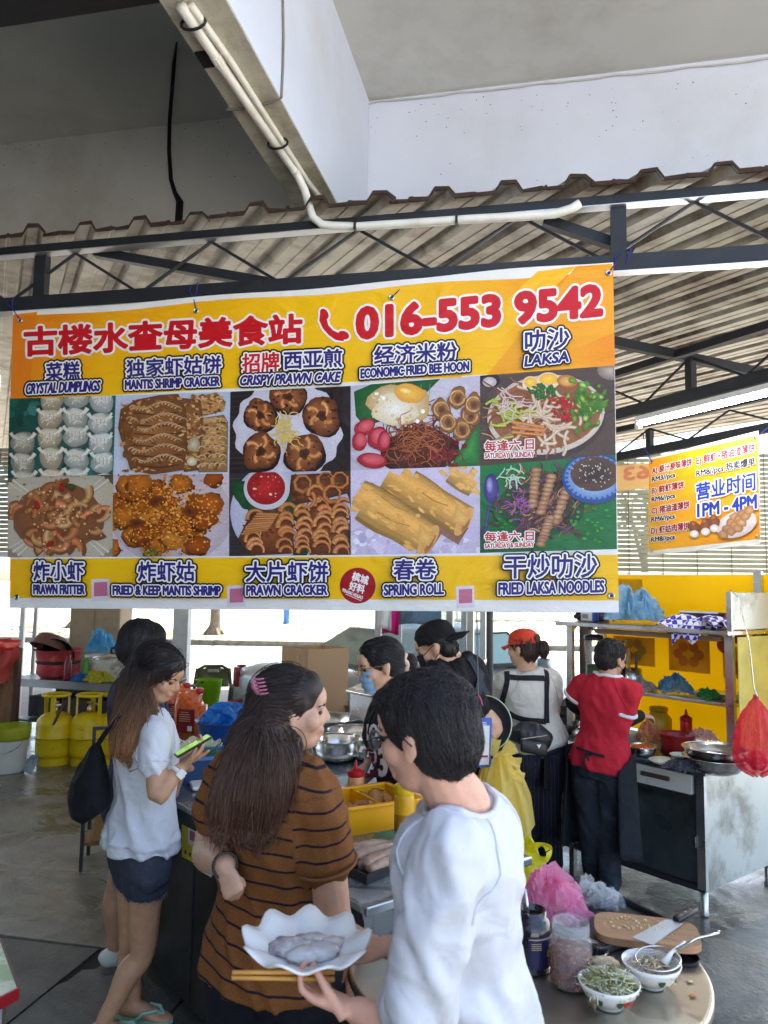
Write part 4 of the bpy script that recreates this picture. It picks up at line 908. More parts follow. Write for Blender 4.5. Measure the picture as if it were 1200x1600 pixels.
def ellip(mb, c, rx, ry, rz, X, Y, Z, n=20, m=12):
    vs = []; fs = []
    for i in range(1, m):
        ph = math.pi*i/m
        for j in range(n): th = 2*math.pi*j/n; vs.append(c+X*(rx*math.sin(ph)*math.cos(th))+Y*(ry*math.sin(ph)*math.sin(th))+Z*(rz*math.cos(ph)))
    k = len(vs); vs += [c+Z*rz, c-Z*rz]
    for i in range(m-2):
        for j in range(n): fs.append((i*n+j, (i+1)*n+j, (i+1)*n+(j+1) % n, i*n+(j+1) % n))
    for j in range(n): fs.append((k, j, (j+1) % n)); fs.append((k+1, (m-2)*n+(j+1) % n, (m-2)*n+j))
    mb.add(vs, fs)
def remesh(mb, voxel, smooth=6, fac=.5):
    """union of overlapping closed pieces as one skin -> (verts Nx3, faces)"""
    me = bpy.data.meshes.new('tmp'); me.from_pydata([tuple(v) for v in mb.v], [], mb.f); me.update()
    bm = bmesh.new(); bm.from_mesh(me); bmesh.ops.recalc_face_normals(bm, faces=list(bm.faces)); bm.to_mesh(me); bm.free()
    o = bpy.data.objects.new('tmp', me); COL.objects.link(o)
    m = o.modifiers.new('r', 'REMESH'); m.mode = 'VOXEL'; m.voxel_size = voxel; m.adaptivity = 0
    if smooth: s = o.modifiers.new('s', 'SMOOTH'); s.factor = fac; s.iterations = smooth
    dg = bpy.context.evaluated_depsgraph_get(); r = bpy.data.meshes.new_from_object(o.evaluated_get(dg))
    n = len(r.vertices); co = np.empty(n*3, np.float32); r.vertices.foreach_get('co', co); no = np.empty(n*3, np.float32); r.vertices.foreach_get('normal', no)
    fs = [tuple(p.vertices) for p in r.polygons]
    bpy.data.objects.remove(o); bpy.data.meshes.remove(me); bpy.data.meshes.remove(r)
    return co.reshape(-1, 3).astype(float), no.reshape(-1, 3).astype(float), fs
def skin_part(name, co, fs, m, parent, cols=None, attr=None, label=None):
    mb = MB(); mb.v = [tuple(p) for p in co]; mb.f = fs
    if cols is not None: mb.c = [tuple(c) for c in cols]
    o = pw(name, mb, m, parent, smooth=True, recalc=False, label=label)
    if attr is not None:
        a = o.data.attributes.new('sv', 'FLOAT', 'POINT'); a.data.foreach_set('value', np.asarray(attr, dtype=np.float32))
    return o
def folds(co, no, amp=.006, f=(11, 11, 5), seed=0.0, shear=.5, lo=None):
    out = co.copy()
    for i in range(len(co)):
        p = co[i]; q = Vector((p[0]*f[0]+p[2]*shear*f[0]*.5+seed, p[1]*f[1]+seed*2, p[2]*f[2]))
        w = mnoise.noise(q)*.8; n1 = 1-abs(mnoise.noise(q*1.0+Vector((w, 5.1, 0)))*2.2); n2 = mnoise.noise(q*2.3)*.35
        out[i] = p+no[i]*(amp*(n1-.35+n2))
    return out
def mskin(name, tint=.06):
    m = vcol_mat(name, .5, .11, 28, .4); b = m.node_tree.nodes['Principled BSDF']; b.inputs['Subsurface Weight'].default_value = .12; b.inputs['Subsurface Radius'].default_value = (.01, .004, .002); b.inputs['Subsurface Scale'].default_value = 1.0
    return m
m_skin = mskin('skin')
m_hair = vcol_mat('hair', .5, .3, 160, .35)
m_eye = mat('eye_dark', rgb(40, 28, 22), .2); m_eyew = mat('eye_white', rgb(230, 226, 220), .3)

class Person:
    def __init__(s, label, base, pel, neck, fw, fs=None, sc=1.0, w=1.0, d=1.0, belly=0.0, skin=(206, 160, 128), voxel=.006, bust=0.0):
        s.t = thing('person', label, 'person', base); s.pel, s.neck = Vector(pel), Vector(neck); s.sc, s.w, s.d, s.belly, s.bust = sc, w, d, belly, bust
        s.fw = Vector(fw).normalized(); s.fs = Vector(fs or fw).normalized(); s.mb = MB(); s.skin = skin; s.voxel = voxel; s.arms = {}; s.legs = {}
        s.up = (s.neck-s.pel).normalized(); s.hd = None
    def right(s, f): return f.cross(Z3).normalized()
    def spine(s, t): 
        m = (s.pel+s.neck)/2; L_ = s.pel.lerp(s.neck, t); b = math.sin(math.pi*max(0, min(1, t)))*.02*s.sc
        return L_+s.fw*b*-.0
    SEC = [(-.16, .125, .085, 0), (-.08, .158, .108, -.004), (0, .172, .118, -.008), (.14, .162, .112, -.002), (.36, .136, .098, .008), (.55, .145, .106, .008), (.74, .162, .114, .006), (.87, .158, .098, -.004), (.945, .118, .078, -.008), (1.01, .072, .060, -.004)]
    def torso(s, mb, grow=0.0, t0=-1, t1=2, hem=None, flare=0.0):
        secs = []
        for (t, a, b, y) in s.SEC:
            if t < t0-1e-6 or t > t1+1e-6: continue
            f = s.fw.lerp(s.fs, max(0, min(1, t))).normalized(); r = s.right(f); bl = s.belly*math.exp(-((t-.22)/.22)**2); bu = s.bust*math.exp(-((t-.70)/.12)**2)
            g = grow+flare*max(0, .4-t)
            secs.append((s.spine(t)+f*(y*s.sc+(bl+bu)*.6), a*s.w*s.sc+g, b*s.d*s.sc+g+(bl+bu)*.6, r))
        if hem is not None:
            c, a, b, r = secs[0]; k = (hem-t0); secs.insert(0, (s.spine(hem)+s.fw*(-.004), a*1.01+.004, b*1.01+.004, r))
        loft(mb, secs, 22, .92)
    def arm(s, side, elbow, wrist, r=1.0, hand=None, sh=None):
        rt = s.right(s.fs)*(1 if side == 'R' else -1); j = sh or s.spine(.875)+rt*(.152*s.w*s.sc)-s.fs*.008; s.arms[side] = (j, Vector(elbow), Vector(wrist)); k = s.sc*r
        e, w_ = Vector(elbow), Vector(wrist)
        limb(s.mb, [s.spine(.89)+rt*(.08*s.w*s.sc), j, j.lerp(e, .5), e, e.lerp(w_, .28), e.lerp(w_, .7), w_], [.048*k, .054*k, .048*k, .041*k, .043*k, .034*k, .026*k])
        if hand: s.hand(side, w_, (w_-e).normalized(), **hand)
    def hand(s, side, W, d0, dirv=None, palm=None, curl=(.5, .6, .4), k=1.0, spread=0.10, thumb=None, tcurl=.4):
        d = Vector(dirv).normalized() if dirv is not None else d0; n = Vector(palm); n = (n-d*n.dot(d)).normalized(); k *= s.sc
        th = n.cross(d)*(1 if side == 'L' else -1)
        # palm faces n, fingers along d; thumb side
        loft(s.mb, [(W-d*.02*k, .024*k, .019*k, th), (W+d*.01*k, .026*k, .017*k, th), (W+d*.035*k, .036*k, .016*k, th), (W+d*.075*k, .041*k, .0135*k, th), (W+d*.092*k, .038*k, .010*k, th)], 14)
        for i, (o, l) in enumerate(((.030, .066), (.0105, .076), (-.0095, .070), (-.029, .054))):
            p = W+d*(.084-.006*abs(i-1))*k+th*o*k; a = 0.0; dr = (d+th*(o*spread*28)).normalized(); pts = [p-dr*.02*k, p]; rs = [.0088*k, .0090*k]
            for si, (fr, cu) in enumerate(zip((.45, .31, .24), curl)):
                a += cu*(1+.08*(i-1)); v = dr*math.cos(a)+n*math.sin(a); p = p+v*l*fr*k*1.05; pts.append(p); rs.append((.0082, .0075, .0064)[si]*k)
            s.mb.tube(pts, rs, 8); ellip(s.mb, pts[-1], .0064*k, .0064*k, .0064*k, d, th, n, 8, 6)
        td = Vector(thumb).normalized() if thumb is not None else (th*.75+d*.75+n*.35).normalized()
        p = W+d*.022*k+th*.026*k; p1 = p+td*.048*k; v2 = (td*math.cos(tcurl)+(d*.6+n*.6).normalized()*math.sin(tcurl)).normalized(); p2 = p1+v2*.034*k
        s.mb.tube([p-td*.02*k, p, p1, p2], [.014*k, .0135*k, .0105*k, .0078*k], 8); ellip(s.mb, p2, .0078*k, .0078*k, .0078*k, d, th, n, 8, 6)
    def leg(s, side, knee, ankle, toe, r=1.0, foot=True):
        rt = s.right(s.fw)*(1 if side == 'R' else -1); h = s.pel+rt*(.088*s.w*s.sc)-Z3*.02; k = s.sc*r; K, A = Vector(knee), Vector(ankle); s.legs[side] = (h, K, A, Vector(toe))
        tf = Vector(toe).normalized()
        limb(s.mb, [h+Z3*.06, h-Z3*.06, h.lerp(K, .5), K, K.lerp(A, .28)-tf*.012*k, K.lerp(A, .7), A], [.088*k, .092*k, .073*k, .054*k, .056*k, .041*k, .034*k])
        if foot: s.foot(s.mb, A, tf, 0.0)
    def foot(s, mb, A, tf, g):
        k = s.sc; sd = tf.cross(Z3); z0 = .0; c = Vector((A.x, A.y, 0)); hh = A.z
        secs = []
        for (y, a, b, zc) in ((-.062, .018, .018, .026), (-.05, .029, .030, .036), (-.01, .034, .042, .048), (.05, .036, .034, .038), (.11, .042, .022, .026), (.15, .040, .016, .019), (.178, .026, .011, .014)):
            secs.append((c+tf*(y*k)+Z3*(zc*k+g), (a+g)*k, (b+g)*k, sd))
        loft(mb, secs, 14)
    def head(s, c, f, pitch=0.0, tilt=0.0, k=1.0, cheeks=1.0, nose=1.0, neckr=.054, face=True):
        f = Vector(f).normalized(); rt = f.cross(Z3).normalized(); u = Z3
        q = Matrix.Rotation(-pitch, 3, rt); f = q @ f; u = q @ u; q = Matrix.Rotation(tilt, 3, f); rt = q @ rt; u = q @ u
        k *= s.sc; c = Vector(c); s.hd = (c, f, rt, u, k); E = lambda x, y, z, a, b, d, **kw: ellip(s.mb, c+rt*x*k+f*y*k+u*z*k, a*k, b*k, d*k, rt, f, u, **kw)
        E(0, -.014, .032, .074, .093, .082); E(0, .018, -.030, .060*cheeks, .066, .084); E(0, .048, -.018, .052*cheeks, .044, .06); E(0, .058, -.088, .024, .024, .019); E(0, .030, -.078, .045*cheeks, .05, .034)
        for sx in (-1, 1):
            E(sx*.038*cheeks, .056, -.022, .026*cheeks, .028, .03); E(sx*.03, .080, .016, .020, .012, .008)
            E(sx*.074, -.008, -.012, .007, .018, .031); E(sx*.079, -.014, .002, .006, .014, .022); E(sx*.074, -.002, -.036, .006, .010, .012)
        E(0, .07, .04, .05, .032, .04)
        s.mb.tube([c+f*.084*k+u*.022*k, c+f*.097*k+u*.004*k, c+f*(.108*nose)*k-u*.018*k, c+f*.104*k-u*.026*k], [.008*k, .009*k, .0125*k*nose, .012*k], 10); E(.009, .096, -.027, .009, .010, .008); E(-.009, .096, -.027, .009, .010, .008)
        E(0, .092, -.050, .022, .011, .0065); E(0, .089, -.061, .020, .011, .0075); E(0, .082, -.074, .02, .012, .012)
        nb = s.neck-s.fs*.004; hb = c-f*.018*k-u*.075*k
        limb(s.mb, [nb-Z3*.06*s.sc, nb, nb.lerp(hb, .6), hb+u*.03], [.075*s.sc, .064*s.sc, neckr*s.sc, neckr*s.sc])
        if face:
            s.facets = []
            for sx in (-1, 1):
                e = c+rt*(sx*.031*k)+f*.079*k+u*.002*k
                ew = MB(); ellip(ew, e, .0125*k, .009*k, .0075*k, rt, f, u, 12, 8); pw('eye', ew, m_eye, s.t, smooth=True)
                eb = MB(); eb.tube([c+rt*(sx*x*k)+f*y*k+u*z*k for x, y, z in ((.016, .093, .020), (.032, .091, .025), (.050, .074, .020))], [.003*k, .0042*k, .002*k], 6); pw('eyebrow', eb, m_eye, s.t)
    def finish(s):
        co, no, fs = remesh(s.mb, s.voxel, 5, .5); c = np.array(lin(s.skin)); cols = np.tile(c, (len(co), 1))
        if s.hd:
            hc, f, rt, u, k = s.hd; d = co-np.array(hc); y = d@np.array(f)/k; z = d@np.array(u)/k; x = d@np.array(rt)/k
            lip = np.exp(-((z+.0555)/.008)**2-(x/.02)**2)*(y > .075); cols = cols*(1-lip[:, None]*.75)+np.array(lin((150, 74, 72)))*lip[:, None]*.75
            ck = np.exp(-((z+.022)/.025)**2-((np.abs(x)-.045)/.02)**2)*(y > .02)*.35; cols = cols*(1-ck[:, None]*.5)+np.array(lin((200, 122, 100)))*ck[:, None]*.5
        s.body = skin_part('body', co, fs, m_skin, s.t, cols); s.bco = co
        return s
    def garment(s, name, build, m, voxel=.009, amp=.006, f=(9, 9, 4), seed=1.0, sv=None, label=None, cols=None, smooth=5, shear=.9):
        mb = MB(); build(mb); co, no, fs = remesh(mb, voxel, smooth, .5); co = folds(co, no, amp, f, seed, shear) if amp else co
        o = skin_part(name, co, fs, m, s.t, attr=sv(co) if sv else None, label=label, cols=cols(co) if cols else None); s.g = (co, fs); return o
    def tee(s, m, grow=.016, hem=-.10, sleeve=.62, sr=1.0, amp=.007, seed=1.0, voxel=.009, sv=None, flare=.02, neck=True, name='shirt', sides='LR', shear=.9, t1=1.03):
        def b(mb):
            s.torso(mb, grow, t0=-.02 if hem > -.1 else -.09, hem=hem, flare=flare, t1=t1)
            for sd in sides:
                j, e, w_ = s.arms[sd]; rt = s.right(s.fs)*(1 if sd == 'R' else -1); c = s.spine(.89)+rt*(.07*s.w*s.sc); k = s.sc*sr
                if sleeve <= 1: pts = [c, j, j.lerp(e, sleeve*.6), j.lerp(e, sleeve)]; rs = [.052*k, .064*k, .066*k, .068*k]
                else: pts = [c, j, j.lerp(e, .6), e, e.lerp(w_, sleeve-1)]; rs = [.052*k, .064*k, .06*k, .056*k, .05*k]
                limb(mb, pts, rs)
        o = s.garment(name, b, m, voxel, amp, seed=seed, sv=sv, shear=shear); bv = on_body(*s.g)
        for sd in sides:
            j, e, w_ = s.arms[sd]; rt = s.right(s.fs)*(1 if sd == 'R' else -1)
            for c, ax, r in ((j.lerp(e, sleeve*.94), (e-j).normalized(), .09), (j-rt*.035-Z3*.02, (rt+Z3*.5).normalized(), .085)):
                e1 = ax.cross(s.fs).normalized(); e2 = ax.cross(e1); pts = []
                for t in np.linspace(0, 6.2832, 33)[:-1]:
                    h = bv.ray_cast(c, e1*math.cos(t)+e2*math.sin(t), .14)
                    if h[0] is not None: pts.append(h[0]+h[1]*.0015)
                if len(pts) > 24: pw('seam', MB().tube(pts, .0032, 5, closed=len(pts) == 32), m, s.t, smooth=True)
        return o
    def shorts(s, m, length=.3, grow=.014, r=1.0, amp=.004, top=.28, name='shorts', full=False, seed=3.0, flare=0.0):
        def b(mb):
            s.torso(mb, grow, t0=-.09, t1=top)
            for sd in s.legs:
                h, K, A, tf = s.legs[sd]; k = s.sc*r
                if full: pts = [h+Z3*.05, h-Z3*.06, h.lerp(K, .5), K, K.lerp(A, .5), A+Z3*.03]; rs = [.10*k, .106*k, .09*k, .075*k, .07*k, .066*k]
                else: pts = [h+Z3*.05, h-Z3*.04, h.lerp(K, length*.6), h.lerp(K, length)]; rs = [.10*k, .104*k, .098*k+flare, .094*k+flare]
                limb(mb, pts, rs)
        return s.garment(name, b, m, .009, amp, (10, 10, 5), seed)
    def shoes(s, m, name='shoe', sides='LR'):
        for sd in sides:
            h, K, A, tf = s.legs[sd]; mb = MB(); s.foot(mb, A, tf.normalized(), .009); co, no, fs = remesh(mb, .006, 3); co[:, 2] = np.maximum(co[:, 2], .002); skin_part(name, co, fs, m, s.t)
    def hairdo(s, build, comb, root, tip, n=700, steps=9, ds=.016, lift=.004, r0=.0026, fall=0.0, voxel=.007, seed=2, zr=None, free=0, jitter=.25, rough=.004, keep=None, fly=.0):
        """hair volume + strands combed along its surface; comb(p) gives the flow"""
        mb = MB(); build(mb); co, no, fs = remesh(mb, voxel, 4, .5); co = folds(co, no, rough, (26, 26, 7), seed, 0)
        z1, z0 = zr or (co[:, 2].max(), co[:, 2].min()); ra, ta = np.array(lin(root)), np.array(lin(tip))
        def colr(z, rr_): t = max(0, min(1, (z1-z)/(z1-z0+1e-6))); return tuple((ra+(ta-ra)*t**1.3)*rr_)
        hb = MB(); hb.v = [tuple(p) for p in co]; hb.f = list(fs); hb.c = [colr(p[2], .8) for p in co]
        bv = BVHTree.FromPolygons([Vector(p) for p in co], fs); rg = random.Random(seed); N_ = len(co)
        for i in range(n):
            k = rg.randrange(N_); p = Vector(co[k])
            if keep and not keep(p): continue
            pts = [p]; lf = lift*(rg.uniform(.1, 1.0) if rg.random() > fly else 2.4); jv = Vector((rg.gauss(0, 1), rg.gauss(0, 1), rg.gauss(0, 1)))*jitter; sh = rg.uniform(.65, 1.35)
            for q in range(steps):
                g = comb(p)+jv; h, nn, _, _ = bv.find_nearest(p); g = (g-nn*g.dot(nn)); g = g.normalized() if g.length > 1e-4 else -Z3
                p2 = p+g*ds*rg.uniform(.8, 1.2); h, nn, _, dd = bv.find_nearest(p2)
                if free and q >= steps-free: p = p2+nn*lf*.5+(g-Z3*.3)*.003
                else: p = h+nn*lf
                pts.append(p)
            r_ = [r0*(.55+.45*math.sin(math.pi*min(1, .25+j/len(pts)*.8))) for j in range(len(pts))]; r_[-1] = r0*.12
            b0 = len(hb.v); hb.tube(pts, r_, 4, caps=False); hb.c += [colr(v[2], sh) for v in hb.v[b0:]]
        o = pw('hair', hb, m_hair, s.t, smooth=True, recalc=False); s.hairbv = bv; return o
    def scalp(s, mb, e=.012, back=.0, low=-.02, front=.05, side=1.0):
        """skull cap that leaves the face and the ears free"""
        c, f, rt, u, k = s.hd; E = lambda x, y, z, a, b, d: ellip(mb, c+rt*x*k+f*y*k+u*z*k, a*k, b*k, d*k, rt, f, u, 22, 14)
        E(0, -.020, .040, .076+e*side, .088+e, .078+e); E(0, -.045, .005+low, .066+e*side, .06+e, .07+e)
        if front: E(0, .02, .062, .064+e*side*.8, .064+e*.6, .050+e)
    def P(s, x, y, z):
        c, f, rt, u, k = s.hd; return c+rt*x*k+f*y*k+u*z*k
def strap(pts, w, t, up):
    """flat band through points"""
    mb = MB(); pts = [Vector(p) for p in pts]; n = len(pts); vs = []
    for i in range(n):
        tg = (pts[min(i+1, n-1)]-pts[max(i-1, 0)]).normalized(); nn = up(pts[i]) if callable(up) else up; sd = tg.cross(nn).normalized(); nn = sd.cross(tg)
        for a, b in ((-1, 0), (1, 0), (1, 1), (-1, 1)): vs.append(pts[i]+sd*(a*w/2)+nn*(b*t))
    fs = [(i*4+j, i*4+(j+1) % 4, (i+1)*4+(j+1) % 4, (i+1)*4+j) for i in range(n-1) for j in range(4)]+[(3,2,1,0), tuple((n-1)*4+j for j in range(4))]
    mb.add(vs, fs); return mb
def on_body(co, fs): return BVHTree.FromPolygons([Vector(p) for p in co], fs)
def wrap(bv, pts, off=.004, n=10):
    out = []
    for a, b in zip(pts[:-1], pts[1:]):
        for i in range(n):
            p = Vector(a).lerp(Vector(b), i/n); h, nn, _, _ = bv.find_nearest(p); out.append(h+nn*off)
    h, nn, _, _ = bv.find_nearest(Vector(pts[-1])); out.append(h+nn*off)
    for _ in range(3): out = [out[0]]+[(out[i-1]+out[i]*2+out[i+1])/4 for i in range(1, len(out)-1)]+[out[-1]]
    return out
def cloth_mat(name, col, rough=.85, var=.08, bscale=13, bump=.3, **k): return mat(name, col, rough, var=var, nscale=5, bump=bump, bscale=bscale, spec=.25, bdist=.05, bdet=1.5, **k)
# ------------------------------------------------------------------ the woman in the white tee with the phone
def gz(px, py): return on_z(px, py, 0.0)
D = 3.12
m_wtee = cloth_mat('white_cotton', rgb(208, 208, 212)); m_denim = cloth_mat('charcoal_denim', rgb(58, 62, 74), col2=rgb(78, 82, 94), c2scale=18, c2lo=.5, c2hi=.8)
fwd = V(.84, .54, 0)
w1 = Person('woman in white tee and dark denim shorts looking at her phone', gz(210, 1605), at(222, 1322, D), at(226, 1108, D+.02), fwd, V(.80, .60, 0), sc=.95, w=.92, skin=(198, 150, 116))
rtv = w1.right(w1.fs)
W1 = at(283, 1199, D-.14); d1_ = (at(306, 1176, D-.10)-W1).normalized(); pn = V(-.5, -.15, .85); pn = (pn-d1_*pn.dot(d1_)).normalized()
w1.arm('R', at(246, 1243, D-.20), W1, .92, dict(dirv=d1_, palm=pn, curl=(.2, .7, .6)))
w1.arm('L', at(262, 1240, D+.16), at(288, 1190, D+.06), .92, dict(dirv=V(.5, -.5, .5), palm=V(.2, .2, .9), curl=(.5, .6, .5)))
w1.leg('R', at(222, 1490, D-.02), gz(160, 1628)+Z3*.075, V(.5, .1, 0), .96)
w1.leg('L', at(205, 1480, D+.12), gz(207, 1592)+Z3*.075, V(1, -.15, 0), .96)
w1.head(at(248, 1054, D+.03), V(.93, -.18, 0), pitch=.42, k=.98)
w1.finish()
w1.tee(m_wtee, .018, hem=.10, sleeve=.55, sr=.95, amp=.013, seed=4.0, flare=.05)
w1.shorts(m_denim, .30, r=1.04, amp=.004, top=.30)
bvs = on_body(*w1.g)
fr = MB(); rg = random.Random(2)      # frayed hem
for sd in 'LR':
    h, K, A, tf = w1.legs[sd]; c = h.lerp(K, .34); ax = (K-h).normalized(); e1 = ax.cross(V(0, 1, 0)).normalized(); e2 = ax.cross(e1)
    for i in range(110):
        a = rg.uniform(0, 6.28); p = c+(e1*math.cos(a)+e2*math.sin(a))*.086; fr.tube([p-ax*.006, p+ax*rg.uniform(.006, .018)+V(rg.gauss(0, .004), rg.gauss(0, .004), 0)], [.0012, .0005], 3, caps=False)
pw('frayed_hem', fr, mat('grey_thread', rgb(120, 124, 134), .9), w1.t, kind='stuff', recalc=False)
pk = [at(178, 1312, D), at(206, 1317, D)]
def long_comb(p, s=w1):
    c, f, rt, u, k = s.hd; q = p-c
    if q.dot(u) > .03: return (-f*.55+u*-.5+rt*q.dot(rt)*4)
    return -Z3*1.0-f*.12
def w1hair(mb):
    w1.scalp(mb, .016, front=.05); H = w1.P
    bk = w1.fs*-1
    loft(mb, [(H(0, -.06, .05), .075, .05, rtv), (H(0, -.075, -.02), .098, .058, rtv), (H(.0, -.085, -.09), .108, .052, rtv), (at(206, 1122, D-.06), .112, .046, rtv), (at(193, 1152, D-.08), .10, .036, rtv), (at(187, 1172, D-.09), .078, .022, rtv)], 20)
    loft(mb, [(H(.055, .015, .06), .02, .03, w1.hd[1]), (H(.076, .005, 0), .02, .034, w1.hd[1]), (H(.080, -.02, -.08), .022, .036, w1.hd[1]), (at(252, 1140, D-.02), .02, .03, w1.hd[1]), (at(243, 1160, D-.03), .01, .015, w1.hd[1])], 12)
w1.hairdo(w1hair, long_comb, (38, 30, 30), (150, 104, 66), n=2600, fly=.06, steps=12, ds=.017, lift=.006, r0=.0014, free=3, zr=(at(240, 1040, D).z, at(200, 1160, D).z), jitter=.10)
# sandals
for sd in 'LR':
    h, K, A, tf = w1.legs[sd]; c = V(A.x, A.y, 0); tf = tf.normalized(); sdv = tf.cross(Z3)
    sole = MB(); prof = [(-.07, .028), (-.03, .034), (.03, .034), (.09, .043), (.14, .042), (.175, .026), (.185, .0)]; pts = [(y, a) for y, a in prof]+[(y, -a) for y, a in prof[::-1]]
    sole.extrude([(y*.95, a*1.08) for y, a in pts], c+Z3*.001, tf, sdv, Z3, .014)
    sh_ = pw('sandal', sole, mat('mint_rubber', rgb(150, 196, 172), .5), w1.t)
    pw('strap', MB().tube([c+tf*.135+Z3*.03, c+tf*.11+sdv*.02+Z3*.052, c+tf*.06+sdv*.04+Z3*.045, c+tf*.03+sdv*.04+Z3*.012], .007, 6).tube([c+tf*.135+Z3*.03, c+tf*.11-sdv*.02+Z3*.052, c+tf*.06-sdv*.04+Z3*.045, c+tf*.03-sdv*.04+Z3*.012], .007, 6), mat('mint_rubber', (0,0,0)), sh_)
# watch
wr = w1.arms['R'][2]; ad = (wr-w1.arms['R'][1]).normalized(); a1 = ad.cross(Z3).normalized(); a2 = a1.cross(ad)
pw('wristwatch', MB().tube([wr-ad*.02+(a1*math.cos(t)*.029+a2*math.sin(t)*.027) for t in np.linspace(0, 6.283, 17)[:-1]], .009, 6, closed=True).box(wr-ad*.02-a2*.004+a1*.03, (.012, .032, .03), a1, ad, a2), mat('white_strap', rgb(220, 220, 214), .4), w1.t)
# her phone
pc = W1+d1_*.085+pn*.027; px_ = (d1_+V(.35, 0, -.1)).normalized(); pn = (pn-px_*pn.dot(px_)).normalized(); py_ = pn.cross(px_)
ph = thing('phone', 'black phone with a bright green screen held by woman in white', 'phone', pc)
pw('case', MB().bbox(pc, (.150, .074, .010), .004, px_, py_, pn), m_blackpl, ph)
pw('screen', MB().box(pc+pn*.0055, (.140, .066, .001), px_, py_, pn), mat('green_screen', rgb(150, 200, 60), .2, emit=(rgb(150, 210, 60), .12)), ph)
# black shoulder bag hanging at her back
bg_ = thing('shoulder_bag', 'black cloth shoulder bag hanging behind woman in white tee', 'bag', at(145, 1270, D-.02))
def bagb(mb): loft(mb, [(at(150, 1162, D-.05), .012, .012, rtv), (at(150, 1180, D-.05), .05, .03, rtv), (at(143, 1215, D-.04), .10, .06, rtv), (at(138, 1245, D-.04), .125, .075, rtv), (at(140, 1265, D-.04), .12, .07, rtv), (at(146, 1273, D-.04), .09, .05, rtv)], 18)
mb = MB(); bagb(mb); co, no, fs = remesh(mb, .008, 4); co = folds(co, no, .009, (12, 12, 7), 3)
skin_part('bag_body', co, fs, cloth_mat('black_canvas', rgb(24, 24, 28)), bg_)
pw('strap', strap([at(150, 1168, D-.06), at(165, 1145, D-.08), at(190, 1118, D-.10), at(214, 1112, D-.06)], .02, .004, -FWD), MATS['black_canvas'], bg_)

# ------------------------------------------------------------------ the woman in the striped shirt
D = 2.10
m_stripe = bpy.data.materials.new('striped_knit'); m_stripe.use_nodes = True
def _stripe(m):
    N = m.node_tree.nodes; L = m.node_tree.links; b = N['Principled BSDF']; b.inputs['Roughness'].default_value = .85; b.inputs['Specular IOR Level'].default_value = .2
    a = N.new('ShaderNodeAttribute'); a.attribute_name = 'sv'; tc = N.new('ShaderNodeTexCoord')
    n = N.new('ShaderNodeTexNoise'); n.inputs['Scale'].default_value = 5; n.inputs['Detail'].default_value = 2; L.new(tc.outputs['Object'], n.inputs['Vector'])
    m0 = N.new('ShaderNodeMath'); m0.operation = 'MULTIPLY_ADD'; L.new(n.outputs[0], m0.inputs[0]); m0.inputs[1].default_value = .35; L.new(a.outputs['Fac'], m0.inputs[2])
    fr_ = N.new('ShaderNodeMath'); fr_.operation = 'FRACT'; L.new(m0.outputs[0], fr_.inputs[0])
    lt = N.new('ShaderNodeMath'); lt.operation = 'LESS_THAN'; L.new(fr_.outputs[0], lt.inputs[0]); lt.inputs[1].default_value = .15
    mx = N.new('ShaderNodeMix'); mx.data_type = 'RGBA'; L.new(lt.outputs[0], mx.inputs[0]); mx.inputs[6].default_value = (*rgb(126, 80, 42), 1); mx.inputs[7].default_value = (*rgb(34, 26, 40), 1)
    nf = N.new('ShaderNodeTexNoise'); nf.inputs['Scale'].default_value = 180; L.new(tc.outputs['Object'], nf.inputs['Vector'])
    vm = N.new('ShaderNodeVectorMath'); vm.operation = 'SCALE'; L.new(mx.outputs[2], vm.inputs[0]); mr = N.new('ShaderNodeMapRange'); mr.inputs[1].default_value = .3; mr.inputs[2].default_value = .7; mr.inputs[3].default_value = .82; mr.inputs[4].default_value = 1.1; L.new(nf.outputs[0], mr.inputs[0]); L.new(mr.outputs[0], vm.inputs['Scale']); L.new(vm.outputs[0], b.inputs['Base Color'])
    bp = N.new('ShaderNodeBump'); bp.inputs['Strength'].default_value = .15; bp.inputs['Distance'].default_value = .004; L.new(nf.outputs[0], bp.inputs['Height']); L.new(bp.outputs[0], b.inputs['Normal'])
_stripe(m_stripe)
w2 = Person('woman in brown striped shirt and black shorts with long dark hair', gz(430, 1800), at(428, 1502, D+.05), at(428, 1180, D), V(.42, .90, 0), V(.55, .83, 0), sc=.98, w=1.0, d=1.2, belly=.02, skin=(204, 160, 132), voxel=.0055)
rt2 = w2.right(w2.fs)
w2.arm('R', at(520, 1425, D-.05), at(542, 1520, D+.12), 1.2, dict(dirv=V(.2, .5, -.8), palm=V(-.8, .3, .1)))
w2.arm('L', at(326, 1330, D+.02), at(352, 1352, D-.17), 1.12, dict(dirv=V(.25, -.25, -.5), palm=V(.3, .8, -.1), curl=(1.2, 1.3, 1.0), thumb=V(.5, -.2, -.3), k=.84))
w2.leg('R', at(468, 1720, D-.02), gz(470, 1930)+Z3*.075, V(.5, .8, 0), 1.22)
w2.leg('L', at(400, 1720, D+.1), gz(395, 1900)+Z3*.075, V(.3, .9, 0), 1.22)
w2.head(at(455, 1110, D+.03), V(.99, .18, 0), pitch=.05, k=.97, cheeks=1.13, nose=1.0, neckr=.066)
w2.finish()
